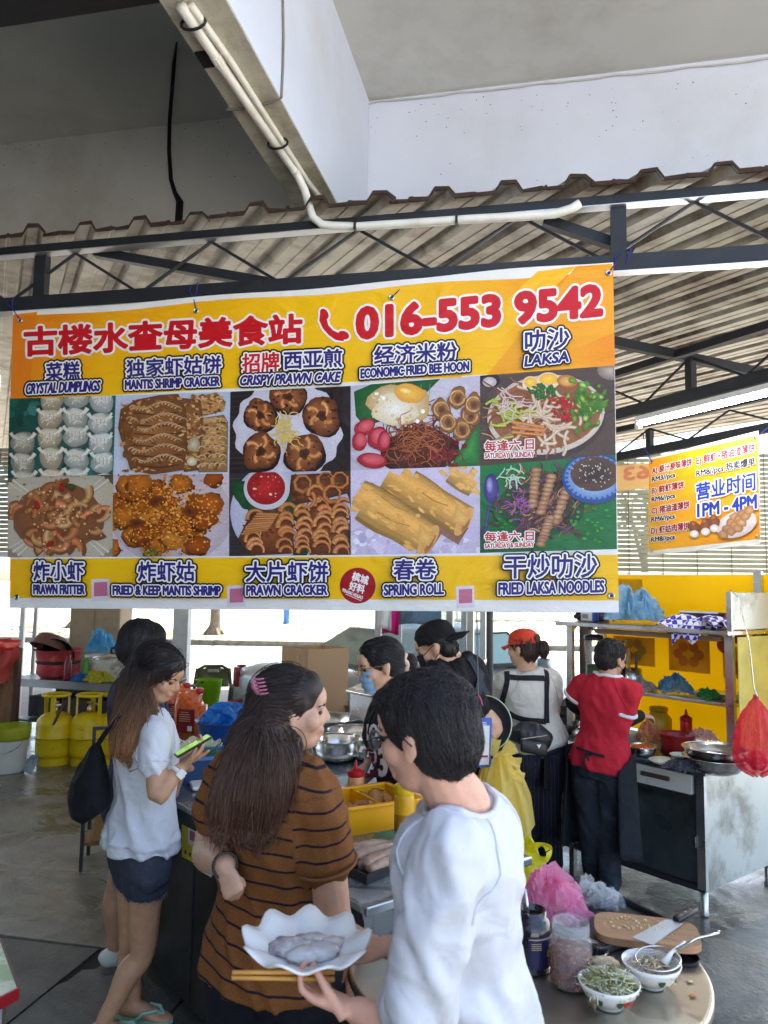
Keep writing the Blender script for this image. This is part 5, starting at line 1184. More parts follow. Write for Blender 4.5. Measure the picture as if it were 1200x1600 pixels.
def sv2(co):
    out = np.empty(len(co)); u = np.array(w2.right(w2.fw)); n0 = np.array(w2.pel)
    z = co[:, 2]; x = (co-n0)@u
    s0 = (z+.16*x+.10*np.maximum(0, -x-.02)*0)*22.0
    for sd in 'R':
        j, e, w_ = [np.array(v) for v in w2.arms[sd]]; ax = (e-j)/np.linalg.norm(e-j); t = (co-j)@ax; d = np.linalg.norm(co-j-np.outer(t, ax), axis=1); sp_ = (co-j)@u
        m = (t > -.01) & (d < .098) & (sp_ > -.045+.12*t)
        s0 = np.where(m, (-t+.15*(sp_))*22.0+.3, s0)
    return s0
w2.tee(m_stripe, .024, hem=-.02, sleeve=.56, sr=1.14, amp=.014, seed=7.0, voxel=.0075, sv=sv2, flare=.03)
w2.shorts(cloth_mat('black_cloth', rgb(26, 27, 34)), .34, grow=.012, r=1.24, amp=.004, top=.2, flare=.01)
# sleeve hem as a folded edge
j, e, _w = w2.arms['R']; c = j.lerp(e, .585); ax = (e-j).normalized(); e1 = ax.cross(V(0, 1, 0)).normalized(); e2 = ax.cross(e1)
pw('sleeve_hem', MB().tube([c+(e1*math.cos(t)+e2*math.sin(t))*.0835 for t in np.linspace(0, 6.283, 25)[:-1]], .0045, 6, closed=True), mat('brown_hem', rgb(122, 77, 40), .85), w2.t)
cu = w2.arms['L'][2]; ca = (cu-w2.arms['L'][1]).normalized(); a1 = ca.cross(Z3).normalized(); a2 = a1.cross(ca)
pw('hair_tie', MB().tube([cu+ca*.0+(a1*math.cos(t)+a2*math.sin(t))*.030 for t in np.linspace(0, 6.283, 19)[:-1]], .0045, 6, closed=True), m_blackpl, w2.t)
def comb2(p, s=w2):
    c, f, rt, u, k = s.hd; q = p-c
    if q.dot(f) > -.075 and q.dot(u) > -.02: return (-f*1.0+u*(-.1)-u*max(0, .05-q.dot(u))*2)
    return -Z3*1.0-rt*.15-f*.1
def w2hair(mb):
    H = w2.P; w2.scalp(mb, .010, front=.05, low=-.01)
    sd = V(.75, -.66, 0)
    rr2 = V(.92, .38, 0)
    loft(mb, [(H(.02, -.05, .06), .06, .06, rr2), (at(424, 1095, D-.01), .052, .05, rr2), (at(417, 1125, D-.04), .060, .055, rr2), (at(413, 1155, D-.09), .076, .06, rr2), (at(409, 1185, D-.13), .088, .060, rr2), (at(398, 1218, D-.165), .096, .044, rr2), (at(387, 1250, D-.185), .094, .03, rr2), (at(378, 1276, D-.19), .086, .016, rr2), (at(374, 1288, D-.19), .078, .006, rr2)], 22)
    loft(mb, [(H(.04, -.08, .02), .022, .026, w2.hd[1]), (H(.045, -.095, -.05), .026, .03, w2.hd[1]), (at(462, 1165, D-.08), .024, .032, w2.hd[1]), (at(455, 1195, D-.12), .02, .026, w2.hd[1])], 12)
w2.hairdo(w2hair, comb2, (34, 27, 26), (96, 66, 50), n=3800, keep=lambda p: (p-w2.hd[0]).dot(w2.hd[1]) < .035, fly=.06, steps=13, ds=.017, lift=.006, r0=.0012, free=4, jitter=.08)
# pink claw clip: a spine with curved prongs
cc = at(405, 1072, D-.115)
clip = thing('hair_clip', 'pink claw clip holding back the hair of woman in stripes', 'hair clip', cc)
cy = V(.25, .2, -.9).normalized(); cxv = V(.9, -.3, .1)
pw('spine', MB().tube([cc-cy*.024-cxv*.012, cc-cxv*.015, cc+cy*.022-cxv*.01], [.005, .008, .005], 8), mat('pink_plastic', rgb(176, 104, 128), .35), clip, smooth=True)
for i in range(5):
    b0 = cc+cy*(-.02+.010*i)-cxv*.011; pw('prong', MB().tube([b0, b0+cxv*.014-FWD*.008, b0+cxv*.026-FWD*.005, b0+cxv*.032], [.003, .003, .0026, .0016], 6), MATS['pink_plastic'], clip)

# ------------------------------------------------------------------ the man in front carrying a plate
D = 1.60
f3 = V(-.95, .31, 0)
m3 = Person('dark haired man in white tee with glasses carrying a plate', gz(720, 2300), at(728, 1590, D+.04), at(718, 1258, D), f3, f3, sc=.97, w=.90, d=1.0, skin=(220, 168, 142), voxel=.0045)
PLC = at(478, 1486, 1.62)                 # plate centre
m3.arm('L', at(640, 1622, 1.45), PLC+V(.105, -.100, -.062), .95, dict(dirv=V(-.93, .30, .18), palm=V(.05, .15, 1), curl=(.35, .9, .7), spread=.06, k=1.0, thumb=V(-.62, .30, .72), tcurl=.7))
m3.arm('R', at(690, 1490, 1.88), PLC+V(.170, .10, -.034), .95, dict(dirv=V(-.95, -.28, -.02), palm=V(.0, -.25, .95), curl=(.3, .35, .3), spread=.06, k=1.0, thumb=V(-.72, -.35, .6), tcurl=.6))
m3.leg('R', at(700, 1880, D+.3), gz(690, 2150)+Z3*.075, f3, .95); m3.leg('L', at(690, 1880, D+.1), gz(740, 2350)+Z3*.075, f3, .95)
m3.head(at(666, 1148, D+.01), V(-.80, .60, 0), pitch=.20, k=1.06, neckr=.060)
m3.finish()
m3.tee(m_wtee, .022, hem=-.12, sleeve=.86, sr=1.08, amp=.018, seed=11.0, flare=.02)
c = m3.neck; bvm = on_body(*m3.g); pts = []
m3.shorts(cloth_mat('grey_trousers', rgb(70, 72, 78)), .3, full=True, top=.2, name='trousers')
m3.shoes(m_blackpl)
nk = [bvm.find_nearest(c+Z3*.008+(m3.right(f3)*math.cos(t)*.085+f3*(math.sin(t)*.078)))[0]+Z3*.002 for t in np.linspace(0, 6.283, 25)[:-1]]
pw('collar', MB().tube(nk, .007, 6, closed=True), m_wtee, m3.t, smooth=True)
def comb3(p, s=m3):
    c, f, rt, u, k = s.hd; q = p-c
    if q.dot(u) > .06: return (q-u*q.dot(u)+f*.03-u*.05)
    return -u+f*(-.15 if q.dot(f) < 0 else .1)
def m3hair(mb):
    H = m3.P; m3.scalp(mb, .014, front=.05, low=-.012, side=.8); c, f, rt, u, k = m3.hd
    for sx in (-1, 1): ellip(mb, H(sx*.068, .012, .05), .015, .03, .03, rt, f, u)
    ellip(mb, H(0, .065, .075), .062, .036, .032, rt, f, u)
m3.hairdo(m3hair, comb3, (30, 26, 28), (40, 35, 36), n=4500, steps=5, ds=.012, lift=.003, r0=.0011, free=1, jitter=.16, seed=5)
gl = MB(); H = m3.P
for sx in (-1, 1):
    gl.tube([H(sx*.033+.024*math.cos(t), .112-.012*abs(math.cos(t))*(1 if math.cos(t)*sx > 0 else 0), .002+.019*math.sin(t)) for t in np.linspace(0, 6.283, 19)[:-1]], .0024, 6, closed=True)
    gl.tube([H(sx*.060, .100, .008), H(sx*.078, .07, .010), H(sx*.084, .0, .008), H(sx*.082, -.02, -.012)], .0026, 6)
gl.tube([H(-.01, .113, .008), H(0, .116, .011), H(.01, .113, .008)], .0022, 6)
g3 = thing('glasses', 'thin black framed glasses worn by the man in front', 'glasses', m3.hd[0]); pw('frame', gl, m_blackpl, g3)
for sx in (-1, 1): pw('lens', MB().tube([H(sx*.033, .1085, .002), H(sx*.033, .110, .002)], .022, 16), film('lens_glass', (.9, .95, .95), .08, .05, 0, 0), g3)

# scalloped plate with steamed dumplings, and chopsticks
pX = V(.97, .22, -.03).normalized(); pZ = (V(.03, -.03, 1)-pX*pX.dot(V(.03, -.03, 1))).normalized(); pY = pZ.cross(pX)
pl = thing('scalloped_plate', 'white scalloped melamine plate carried by the man in front', 'plate', PLC)
def wobp(t, i): return 1+.055*math.cos(12*t)*min(1, i/3.0) if i < 7 else 1+.055*math.cos(12*t)*min(1, (12-i)/3.0)
prof = [(.0, -.012), (.045, -.012), (.060, -.008), (.085, .004), (.105, .012), (.120, .019), (.128, .026), (.124, .0285), (.104, .018), (.084, .010), (.060, -.003), (.03, -.005), (0, -.005)]
mbp = MB(); vs_, n = [], 72
for i, (r, z) in enumerate(prof):
    r *= 1.05
    for j in range(n):
        t = 2*math.pi*j/n; k_ = max(0, (r-.05)/.078); w_ = 1+.05*k_*math.cos(9*t); vs_.append(PLC+pX*(math.cos(t)*r*w_)+pY*(math.sin(t)*r*w_)+pZ*(z+.009*k_*math.cos(9*t)))
mbp.add(vs_, [(i*n+j, i*n+(j+1) % n, (i+1)*n+(j+1) % n, (i+1)*n+j) for i in range(len(prof)-1) for j in range(n)])
pw('dish', mbp, mat('white_melamine', rgb(236, 236, 232), .25, var=.03, coat=.3), pl, smooth=True)
m_dump = mat('rice_skin', rgb(206, 200, 196), .3, var=.2, nscale=30, col2=rgb(150, 132, 138), c2scale=14, c2lo=.48, c2hi=.62, sss=.1)
for i, (a, b, r_) in enumerate(((-.035, .005, .036), (.012, .022, .032), (.03, -.02, .034), (-.01, -.03, .032), (.0, .0, .03), (.055, .01, .026))):
    d_ = MB(); d_.blob(PLC+pX*a+pY*b+pZ*.008, r_, .3, 2.2, 3, i, (1.15, .8, .5), pX, pY, pZ); o = part('dumpling', d_, m_dump, None, smooth=True); tag(o, 'steamed grey white dumpling on the scalloped plate', 'dumpling', 'dumplings on the carried plate')
ch0 = at(362, 1528, 1.50); ch1 = at(522, 1530, 1.56)
for i in range(2):
    o_ = Vector((0, .004*i, .008*i)); dd = V(0, 0, .004*i)
    mb = MB().tube([ch0+o_, ch1+o_+dd], [.0042, .005], 6); ob_ = part('chopstick', mb, mat('bamboo', rgb(206, 150, 74), .5, var=.15), None, smooth=True); tag(ob_, ['lower', 'upper'][i]+' bamboo chopstick held under the scalloped plate', 'chopstick', 'chopsticks under the plate')

# ------------------------------------------------------------------ the man behind the woman in white
D = 3.66
m_navy = cloth_mat('navy_cotton', rgb(46, 52, 74)); f4 = V(.75, .66, 0)
m4 = Person('dark haired man in navy shirt behind woman in white tee', gz(205, 1500), at(212, 1262, D), at(214, 1062, D), f4, f4, sc=.96, skin=(190, 142, 112), voxel=.008)
for sd, dx in (('R', .02), ('L', .1)):
    r_ = m4.right(f4)*(1 if sd == 'R' else -1); j = m4.spine(.9)+r_*.16; m4.arm(sd, j-Z3*.27+f4*.02, j-Z3*.36+f4*.24, 1.0, dict(dirv=f4, palm=-r_))
m4.leg('R', at(183, 1390, D-.03), gz(178, 1512)+Z3*.07, V(.7, .3, 0)); m4.leg('L', at(238, 1385, D+.05), gz(232, 1500)+Z3*.07, V(.9, -.2, 0))
m4.head(at(222, 1012, D), f4, pitch=.25, face=False); m4.finish(); m4.tee(m_navy, .02, sleeve=.6); m4.shorts(cloth_mat('dark_shorts', rgb(60, 62, 70)), .6, r=1.1)
m4.shoes(mat('white_canvas', rgb(214, 212, 204), .7))
def comb4(p, s=m4):
    c, f, rt, u, k = s.hd; q = p-c
    return q-u*q.dot(u) if q.dot(u) > .06 else -u
m4.hairdo(lambda mb: m4.scalp(mb, .02, low=-.01), comb4, (30, 27, 28), (44, 38, 36), n=1500, steps=5, ds=.012, lift=.004, r0=.0016, free=1, jitter=.25)

# ------------------------------------------------------------------ the stall worker with mask, bun and number jersey
D = 3.46
m_blk = cloth_mat('black_jersey', rgb(27, 26, 30)); f5 = V(-.72, -.69, 0)
w5 = Person('stall worker with face mask and hair bun in black jersey', gz(640, 1480), at(648, 1300, D), at(628, 1092, D), f5, f5, sc=1.0, w=.98, skin=(206, 160, 128), voxel=.007)
r5 = w5.right(f5)
w5.arm('R', w5.spine(.9)+r5*.20-Z3*.27, w5.spine(.9)+r5*.16-Z3*.36+f5*.20, 1.0, dict(dirv=f5, palm=-Z3)); w5.arm('L', w5.spine(.9)-r5*.19-Z3*.27, w5.spine(.9)-r5*.14-Z3*.36+f5*.2, 1.0, dict(dirv=f5, palm=-Z3))
w5.leg('R', w5.pel+r5*.09-Z3*.40, V(w5.pel.x+r5.x*.09, w5.pel.y+r5.y*.09, .07), f5); w5.leg('L', w5.pel-r5*.09-Z3*.40, V(w5.pel.x-r5.x*.09, w5.pel.y-r5.y*.09, .07), f5)
w5.head(at(595, 1040, D-.04), V(-.97, -.22, 0), pitch=.22); w5.finish(); w5.tee(m_blk, .022, hem=-.10, sleeve=.5, sr=1.1, amp=.004)
bv5 = on_body(*w5.g)
w5.shorts(cloth_mat('black_cloth', (0,0,0)), full=True, top=.2, name='trousers'); w5.shoes(m_blackpl)
def decal(bv, body, px0, py0, px1, py1, d, m, parent, ol=None, bold=1.0, off=.006):
    """lettering printed on cloth: pixels cast on to the garment"""
    vs, fs, ed = text_outline(body); xs = [v[0] for v in vs]; ys = [v[1] for v in vs]; x0, x1, y0, y1 = min(xs), max(xs), min(ys), max(ys); mb = MB()
    P2 = [(px0+(x-x0)/(x1-x0)*(px1-px0), py0+(y1-y)/(y1-y0)*(py1-py0)) for x, y in vs]
    def hit(x, y, o):
        r = ray(x, y); h, n, _, _ = bv.ray_cast(CAM+r*1.5, r.normalized(), 6)
        return (h if h is not None else at(x, y, d))-r.normalized()*o
    def rib(w, o):
        for k, (i, j) in enumerate(ed):
            (ax, ay), (bx, by) = P2[i], P2[j]; l = math.hypot(bx-ax, by-ay)
            if l < 1e-6: continue
            tx, ty = (bx-ax)/l*w, (by-ay)/l*w; nx, ny = -ty, tx; mb.add([hit(x, y, o+k*2e-6) for x, y in ((ax-tx+nx, ay-ty+ny), (ax-tx-nx, ay-ty-ny), (bx+tx-nx, by+ty-ny), (bx+tx+nx, by+ty+ny))], [(0,1,2,3)])
    rib(bold, off); mb.add([hit(x, y, off+.001) for x, y in P2], fs); return pw('lettering', mb, m, parent, recalc=False)
m_wprint = mat('white_print', rgb(226, 222, 220), .7)
decal(bv5, '23', 574, 1170, 604, 1212, D, mat('maroon_print', rgb(90, 26, 40), .7), w5.t, bold=3.4, off=.005); decal(bv5, '23', 574, 1170, 604, 1212, D, m_wprint, w5.t, bold=1.7, off=.008)
decal(bv5, 'ION', 574, 1132, 602, 1156, D, m_wprint, w5.t, bold=1.0)
def comb5(p, s=w5):
    c, f, rt, u, k = s.hd; q = p-c; b = H5(0, -.10, -.005)-p; return b.normalized()
H5 = w5.P
def w5hair(mb):
    w5.scalp(mb, .006, low=.0, front=.05); c, f, rt, u, k = w5.hd; ellip(mb, H5(0, -.135, -.012), .036, .034, .036, rt, f, u)
    ellip(mb, H5(0, -.10, -.008), .03, .03, .032, rt, f, u)
w5.hairdo(w5hair, comb5, (26, 22, 24), (36, 30, 30), n=900, steps=7, ds=.012, lift=.003, r0=.002, jitter=.1)
mk = MB(); kq = w5.hd[4]      # mask: curved patch from nose bridge to chin with ear loops
def mp(u, v):
    a = (u-.5)*2.3; z = .0-.098*v; rr_ = .112-.006*abs(v-.45)*4; fx = math.sin(a)*.070*(1-.12*v); fy = .030+math.cos(a)*(rr_-.036)+.004*math.sin(v*20); return H5(fx, fy, z-.004)
mk.grid(mp, 14, 10)
pw('face_mask', mk, cloth_mat('blue_mask', rgb(150, 186, 214)), w5.t, smooth=True, recalc=False)
pw('mask_loop', MB().tube([H5(.062, .06, -.015), H5(.074, .03, -.005), H5(.084, -.012, .018)], .0018, 5).tube([H5(.060, .055, -.085), H5(.074, .02, -.055), H5(.082, -.018, -.03)], .0018, 5), m_white, w5.t)
gl = MB()
for sx in (-1, 1):
    gl.tube([H5(sx*.036+.023*math.cos(t), .116, .004+.022*math.sin(t)) for t in np.linspace(0, 6.283, 17)[:-1]], .0016, 5, closed=True); gl.tube([H5(sx*.058, .110, .010), H5(sx*.078, .06, .012), H5(sx*.084, -.01, .008)], .0016, 5)
g5 = thing('glasses', 'gold wire glasses worn by the masked stall worker', 'glasses', w5.hd[0]); pw('frame', gl, mat('gold_wire', rgb(196, 160, 96), .25, metal=1), g5)
sr = MB(); rg = random.Random(4)
sc_ = thing('scrunchie', 'pale pink scrunchie around the bun of the masked worker', 'scrunchie', H5(0, -.105, -.005))
sr.tube([H5(.036*math.cos(t), -.108+.006*math.sin(5*t), -.008+.036*math.sin(t)) for t in np.linspace(0, 6.283, 21)[:-1]], [.012+.003*math.sin(i*2.1) for i in range(20)], 7, closed=True); pw('band', sr, cloth_mat('pink_cloth', rgb(214, 178, 164)), sc_, smooth=True)

# ------------------------------------------------------------------ the cook in the backwards cap
D = 4.05
f6 = V(-.78, .62, 0)
m6 = Person('cook in black tee and backwards black cap bending over the stove', gz(730, 1450), at(742, 1190, D), at(704, 1030, D-.02), f6, f6, sc=1.04, w=1.18, d=1.15, skin=(206, 162, 132), voxel=.008)
r6 = m6.right(f6)
m6.arm('L', at(772, 1132, D-.20), at(735, 1190, D-.22), 1.05, dict(dirv=V(-.8, .2, -.3), palm=-Z3)); m6.arm('R', m6.spine(.9)+r6*.22-Z3*.2+f6*.12, m6.spine(.9)+r6*.1-Z3*.3+f6*.35, 1.0, dict(dirv=f6, palm=-Z3))
for sd, q in (('R', r6), ('L', -r6)): m6.leg(sd, m6.pel+q*.1-Z3*.42, V(m6.pel.x+q.x*.1, m6.pel.y+q.y*.1, .07), f6)
m6.head(at(682, 1012, D-.06), V(-.93, .25, 0), pitch=.38, k=1.02, neckr=.062); m6.finish(); m6.tee(m_blk, .022, hem=-.08, sleeve=.7, sr=1.15, amp=.013, seed=21)
bv6 = on_body(*m6.g)
m6.shorts(cloth_mat('dark_trousers', rgb(44, 46, 54)), full=True, top=.2, name='trousers'); m6.shoes(m_blackpl)
H6 = m6.P
m6.hairdo(lambda mb: m6.scalp(mb, .003, low=-.012, front=0), lambda p: -m6.hd[3], (24, 22, 22), (30, 27, 26), n=260, steps=3, ds=.01, lift=.003, r0=.002)
cap6 = thing('cap', 'black cap worn backwards by the cook', 'cap', H6(0, 0, .1))
def capmesh(P_, brim_dir, k=1.0, hole=False):
    mb = MB(); n = 26
    prof = [(.098, .0), (.098, .02), (.094, .048), (.078, .078), (.048, .096), (.012, .103), (0, .103)]
    vs_ = []
    for r, z in prof:
        for j in range(n): t = 2*math.pi*j/n; vs_.append(P_(r*.86*math.cos(t), -.012+r*1.06*math.sin(t), .032+z*.98))
    mb.add(vs_, [(i*n+j, i*n+(j+1) % n, (i+1)*n+(j+1) % n, (i+1)*n+j) for i in range(len(prof)-1) for j in range(n)])
    br = MB(); s_ = brim_dir
    br.grid(lambda u, v: P_((u-.5)*.165*(1-.25*v*v), -.012+s_*(.085*math.cos((u-.5)*1.9)+.075*v*math.cos((u-.5)*1.6)+.01), .036-.018*v-.05*(u-.5)**2*(1.5)), 14, 6)
    return mb, br
a_, b_ = capmesh(H6, -1); m_capb = cloth_mat('black_cap', rgb(26, 27, 32)); pw('crown', a_, m_capb, cap6, smooth=True); o = pw('brim', b_, m_capb, cap6, smooth=True); so_ = o.modifiers.new('t', 'SOLIDIFY'); so_.thickness = .004
mk = MB(); mk.grid(lambda u, v: H6(math.sin((u-.5)*2.3)*.070, .030+math.cos((u-.5)*2.3)*.078, -.004-.096*v), 12, 8); pw('face_mask', mk, cloth_mat('black_mask', rgb(40, 40, 46)), m6.t, smooth=True, recalc=False)
pw('mask_loop', MB().tube([H6(-.062, .06, -.015), H6(-.076, .03, -.0), H6(-.084, -.012, .018)], .0022, 5).tube([H6(-.060, .055, -.085), H6(-.074, .02, -.055), H6(-.082, -.018, -.03)], .0022, 5), m_blackpl, m6.t)
m_apst = cloth_mat('slate_apron', rgb(52, 60, 68))
for pts in (((770, 1040), (748, 1080), (720, 1115), (700, 1140)), ((740, 1020), (752, 1070), (775, 1120), (782, 1150))):
    q = []
    for (x, y) in pts:
        r = ray(x, y); h, n, _, _ = bv6.ray_cast(CAM+r*2.5, r.normalized(), 5); q.append((h or at(x, y, D-.1)))
    pw('apron_strap', strap(wrap(bv6, q, .004, 6), .04, .003, lambda p: bv6.find_nearest(p)[1]), m_apst, m6.t)

# ------------------------------------------------------------------ the worker in the red cap
D = 4.62
f7 = V(-.38, .92, 0)
w7 = Person('worker in red cap and beige tee with black waist bag seen from behind', gz(838, 1372), at(838, 1166, D), at(822, 1048, D), f7, f7, sc=.93, w=1.12, d=1.1, skin=(206, 164, 136), voxel=.008)
w7.pel = at(838, 1160, D); r7 = w7.right(f7)
w7.arm('R', at(866, 1108, D+.05), at(852, 1140, D+.22), 1.0, dict(dirv=f7, palm=-Z3)); w7.arm('L', at(786, 1105, D+.05), at(792, 1150, D+.22), 1.0, dict(dirv=f7, palm=-Z3))
w7.leg('R', at(856, 1262, D+.02), gz(862, 1376)+Z3*.07, V(.2, .9, 0), 1.05); w7.leg('L', at(822, 1262, D+.04), gz(818, 1370)+Z3*.07, V(-.3, .9, 0), 1.05)
w7.head(at(817, 1014, D), V(-.72, .65, 0), pitch=.12, k=1.0); w7.finish(); w7.tee(cloth_mat('beige_tee', rgb(196, 192, 184)), .02, hem=.0, sleeve=.62, sr=1.1, amp=.006, seed=31)
bv7 = on_body(*w7.g)
m_pin = cloth_mat('pinstripe_trousers', rgb(32, 33, 44)); w7.shorts(m_pin, full=True, top=.25, r=1.15, name='trousers', amp=.006); w7.shoes(m_blackpl)
bvp = on_body(*w7.g)
m_pst = mat('stripe_thread', rgb(74, 76, 92), .9)
for i, x in enumerate(range(812, 884, 6)):       # fine pinstripes woven down the trousers
    pts = []
    for y in range(1180, 1362, 14):
        r = ray(x+(y-1180)*.015*(1 if x > 846 else -.6), y); h, n, _, _ = bvp.ray_cast(CAM+r*3.2, r.normalized(), 4)
        if h is not None: pts.append(h-r.normalized()*.002)
    if len(pts) > 2: pw('pinstripe', MB().tube(pts, .0012, 4), m_pst, w7.t)
H7 = w7.P
w7.hairdo(lambda mb: (w7.scalp(mb, .004, low=-.015, front=0), ellip(mb, H7(.02, -.135, -.005), .03, .04, .05, *[w7.hd[i] for i in (2, 1, 3)])), lambda p: -w7.hd[3], (46, 34, 30), (70, 50, 42), n=420, steps=5, ds=.012, lift=.004, r0=.0025, free=2)
cap7 = thing('cap', 'red baseball cap worn by the worker in beige tee', 'cap', H7(0, 0, .1)); a_, b_ = capmesh(H7, 1); m_capr = cloth_mat('red_cap', rgb(206, 70, 50)); pw('crown', a_, m_capr, cap7, smooth=True); o = pw('brim', b_, m_capr, cap7, smooth=True); so_ = o.modifiers.new('t', 'SOLIDIFY'); so_.thickness = .004
pw('back_gap', MB().blob(H7(0, -.118, .06), .032, .15, 3, 2, 1, (1, .25, .9), w7.hd[2], w7.hd[1], w7.hd[3]), mat('hair_gap', rgb(70, 50, 42), .8), cap7, smooth=True)
def cast(bv, x, y, d, s=2.5):
    r = ray(x, y); h, n, _, _ = bv.ray_cast(CAM+r*s, r.normalized(), 6); return h if h is not None else at(x, y, d)
m_strap = cloth_mat('black_webbing', rgb(34, 34, 38))
for pts in (((792, 1050), (790, 1075), (784, 1100)), ((852, 1048), (853, 1080), (854, 1130)), ((792, 1058), (820, 1060), (850, 1060)), ((788, 1117), (812, 1122), (852, 1128))):
    q = [cast(bv7, x, y, D-.12) for x, y in pts]; pw('apron_strap', strap(wrap(bv7, q, .004, 6), .032, .004, lambda p: bv7.find_nearest(p)[1]), m_strap, w7.t)
wb = thing('waist_bag', 'black nylon waist bag slung at the back of the beige tee worker', 'bag', at(832, 1158, D-.18))
def wbag(mb): loft(mb, [(at(796, 1148, D-.14), .03, .03, Z3), (at(815, 1146, D-.19), .07, .05, Z3), (at(835, 1152, D-.2), .085, .055, Z3), (at(853, 1155, D-.18), .06, .045, Z3), (at(860, 1150, D-.15), .025, .02, Z3)], 16)
mb = MB(); wbag(mb); co, no, fs = remesh(mb, .008, 3); skin_part('bag_body', folds(co, no, .005, (14, 14, 14), 2), fs, mat('black_nylon', rgb(32, 33, 37), .4, var=.1, bump=.1, bscale=200), wb)
pw('pocket', MB().bbox(at(834, 1168, D-.255), (.16, .03, .075), .012, V(.97, .1, -.18).normalized()), MATS['black_nylon'], wb, smooth=True)
pw('zip', MB().tube([at(815, 1155, D-.262), at(855, 1149, D-.25)], .003, 5), m_steel, wb)
tp_ = at(842, 1166, D-.275); pw('badge', MB().extrude([(-.014, .01), (.014, .01), (0, -.014)], tp_, V(1, 0, 0), Z3, -V(0, 1, 0), .003), m_steel_b, wb)
pw('apron_skirt', MB().grid(lambda u, v: at(850+u*(22+14*v), 1145+v*(88+6*u), D-.14+.22*u+.012*math.sin(v*5+u*6)), 8, 8), m_blk, w7.t, smooth=True, recalc=False)

# ------------------------------------------------------------------ the worker in the red shirt
D = 4.42
f8 = V(.62, .78, 0)
m8 = Person('worker in red shirt and black apron standing at the steel cart', gz(935, 1402), at(938, 1198, D), at(950, 1058, D), f8, f8, sc=.92, w=1.0, d=1.0, skin=(190, 146, 116), voxel=.007)
r8 = m8.right(f8)
m8.arm('R', at(968, 1128, D-.06), at(1000, 1118, D+.12), .95, dict(dirv=V(.8, .4, -.1), palm=V(0, .2, -1), curl=(.4, .5, .4))); m8.arm('L', at(896, 1098, D+.12), at(920, 1120, D+.3), .95, dict(dirv=f8, palm=-Z3))
m8.leg('R', at(950, 1302, D-.02), gz(955, 1412)+Z3*.075, V(.6, .6, 0)); m8.leg('L', at(922, 1300, D+.03), gz(928, 1394)+Z3*.075, V(-.7, -.15, 0))
m8.head(at(955, 1030, D+.02), V(.85, .53, 0), pitch=.15, k=1.0); m8.finish()
m8.tee(cloth_mat('red_polyester', rgb(180, 36, 52)), .016, hem=.02, sleeve=.62, sr=1.12, amp=.013, seed=41, flare=.03); bv8 = on_body(*m8.g)
j, e, w_ = m8.arms['R']
for sd in 'RL':
    j, e, w_ = m8.arms[sd]; c = j.lerp(e, .66); ax = (e-j).normalized(); e1 = ax.cross(V(.3, 1, .2)).normalized(); e2 = ax.cross(e1)
    pw('sleeve_trim', MB().tube([c+(e1*math.cos(t)+e2*math.sin(t))*.073 for t in np.linspace(0, 6.283, 21)[:-1]], .011, 7, closed=True), m_wtee, m8.t, smooth=True)
    sl_ = MB(); limb(sl_, [j.lerp(e, .72), e, e.lerp(w_, .5), w_], [.05, .048, .044, .035]); co, no, fs = remesh(sl_, .007, 3); skin_part('arm_sleeve', co, fs, m_blk, m8.t)
cl = [bv8.find_nearest(m8.neck+Z3*.01+(r8*math.cos(t)*.075+f8*math.sin(t)*.07))[0]+Z3*.004 for t in np.linspace(0, 6.283, 21)[:-1]]
pw('collar', MB().tube(cl, .011, 6, closed=True), m_wtee, m8.t, smooth=True)
m8.shorts(cloth_mat('faded_jeans', rgb(38, 43, 52), col2=rgb(54, 62, 74), c2scale=8), full=True, top=.25, r=.98, name='jeans', amp=.005); m8.shoes(mat('beige_shoe', rgb(150, 140, 128), .7))
H8 = m8.P
def comb8(p, s=m8):
    c, f, rt, u, k = s.hd; q = p-c
    return q-u*q.dot(u) if q.dot(u) > .06 else -u
m8.hairdo(lambda mb: m8.scalp(mb, .008, low=-.005, front=.05), comb8, (34, 29, 30), (44, 36, 36), n=700, steps=4, ds=.011, lift=.004, r0=.0024, free=1, jitter=.3)
pw('face_mask', MB().grid(lambda u, v: H8(math.sin((u-.5)*2.3)*.070, .030+math.cos((u-.5)*2.3)*.078, -.004-.096*v), 12, 8), MATS['black_mask'], m8.t, smooth=True, recalc=False)
pw('mask_loop', MB().tube([H8(.062, .06, -.015), H8(.076, .03, -.0), H8(.084, -.012, .018)], .0022, 5).tube([H8(.060, .055, -.085), H8(.074, .02, -.055), H8(.082, -.018, -.03)], .0022, 5), m_blackpl, m8.t)
# apron: wraps from his front round both hips
ax8 = MB(); pel8 = m8.pel
def apr(u, v):
    a = (u-.5)*R(262); top = .06; z = pel8.z+.16-v*.62; rad = .178+.016*v+.012*math.sin(u*23+v*2)*v
    cut = max(0, abs(u-.5)*2-.72)/.28; z = pel8.z+.10-v*(.58-.12*cut)-cut*.09
    return V(pel8.x, pel8.y, 0)+f8*(math.cos(a)*rad)+r8*(math.sin(a)*rad*1.12)+Z3*z
ax8.grid(apr, 40, 12)
apo = pw('apron', ax8, cloth_mat('black_apron', rgb(31, 35, 41)), m8.t, smooth=True, recalc=False); mo = apo.modifiers.new('t', 'SOLIDIFY'); mo.thickness = .004
tie = [cast(bv8, x, y, D-.12) for x, y in ((902, 1168), (922, 1176), (945, 1182))]
pw('apron_tie', strap(wrap(bv8, tie, .006, 6), .014, .004, lambda p: bv8.find_nearest(p)[1]), m_strap, m8.t)
kn = cast(bv8, 914, 1176, D-.14)-FWD*.012
pw('apron_bow', MB().tube([kn, kn+V(.02, -.01, .012), kn+V(.03, -.01, -.01), kn, kn+V(-.01, -.01, -.03), kn+V(-.014, 0, -.09)], .006, 5).tube([kn, kn+V(.016, -.005, -.03), kn+V(.014, 0, -.06)], .006, 5), m_strap, m8.t)
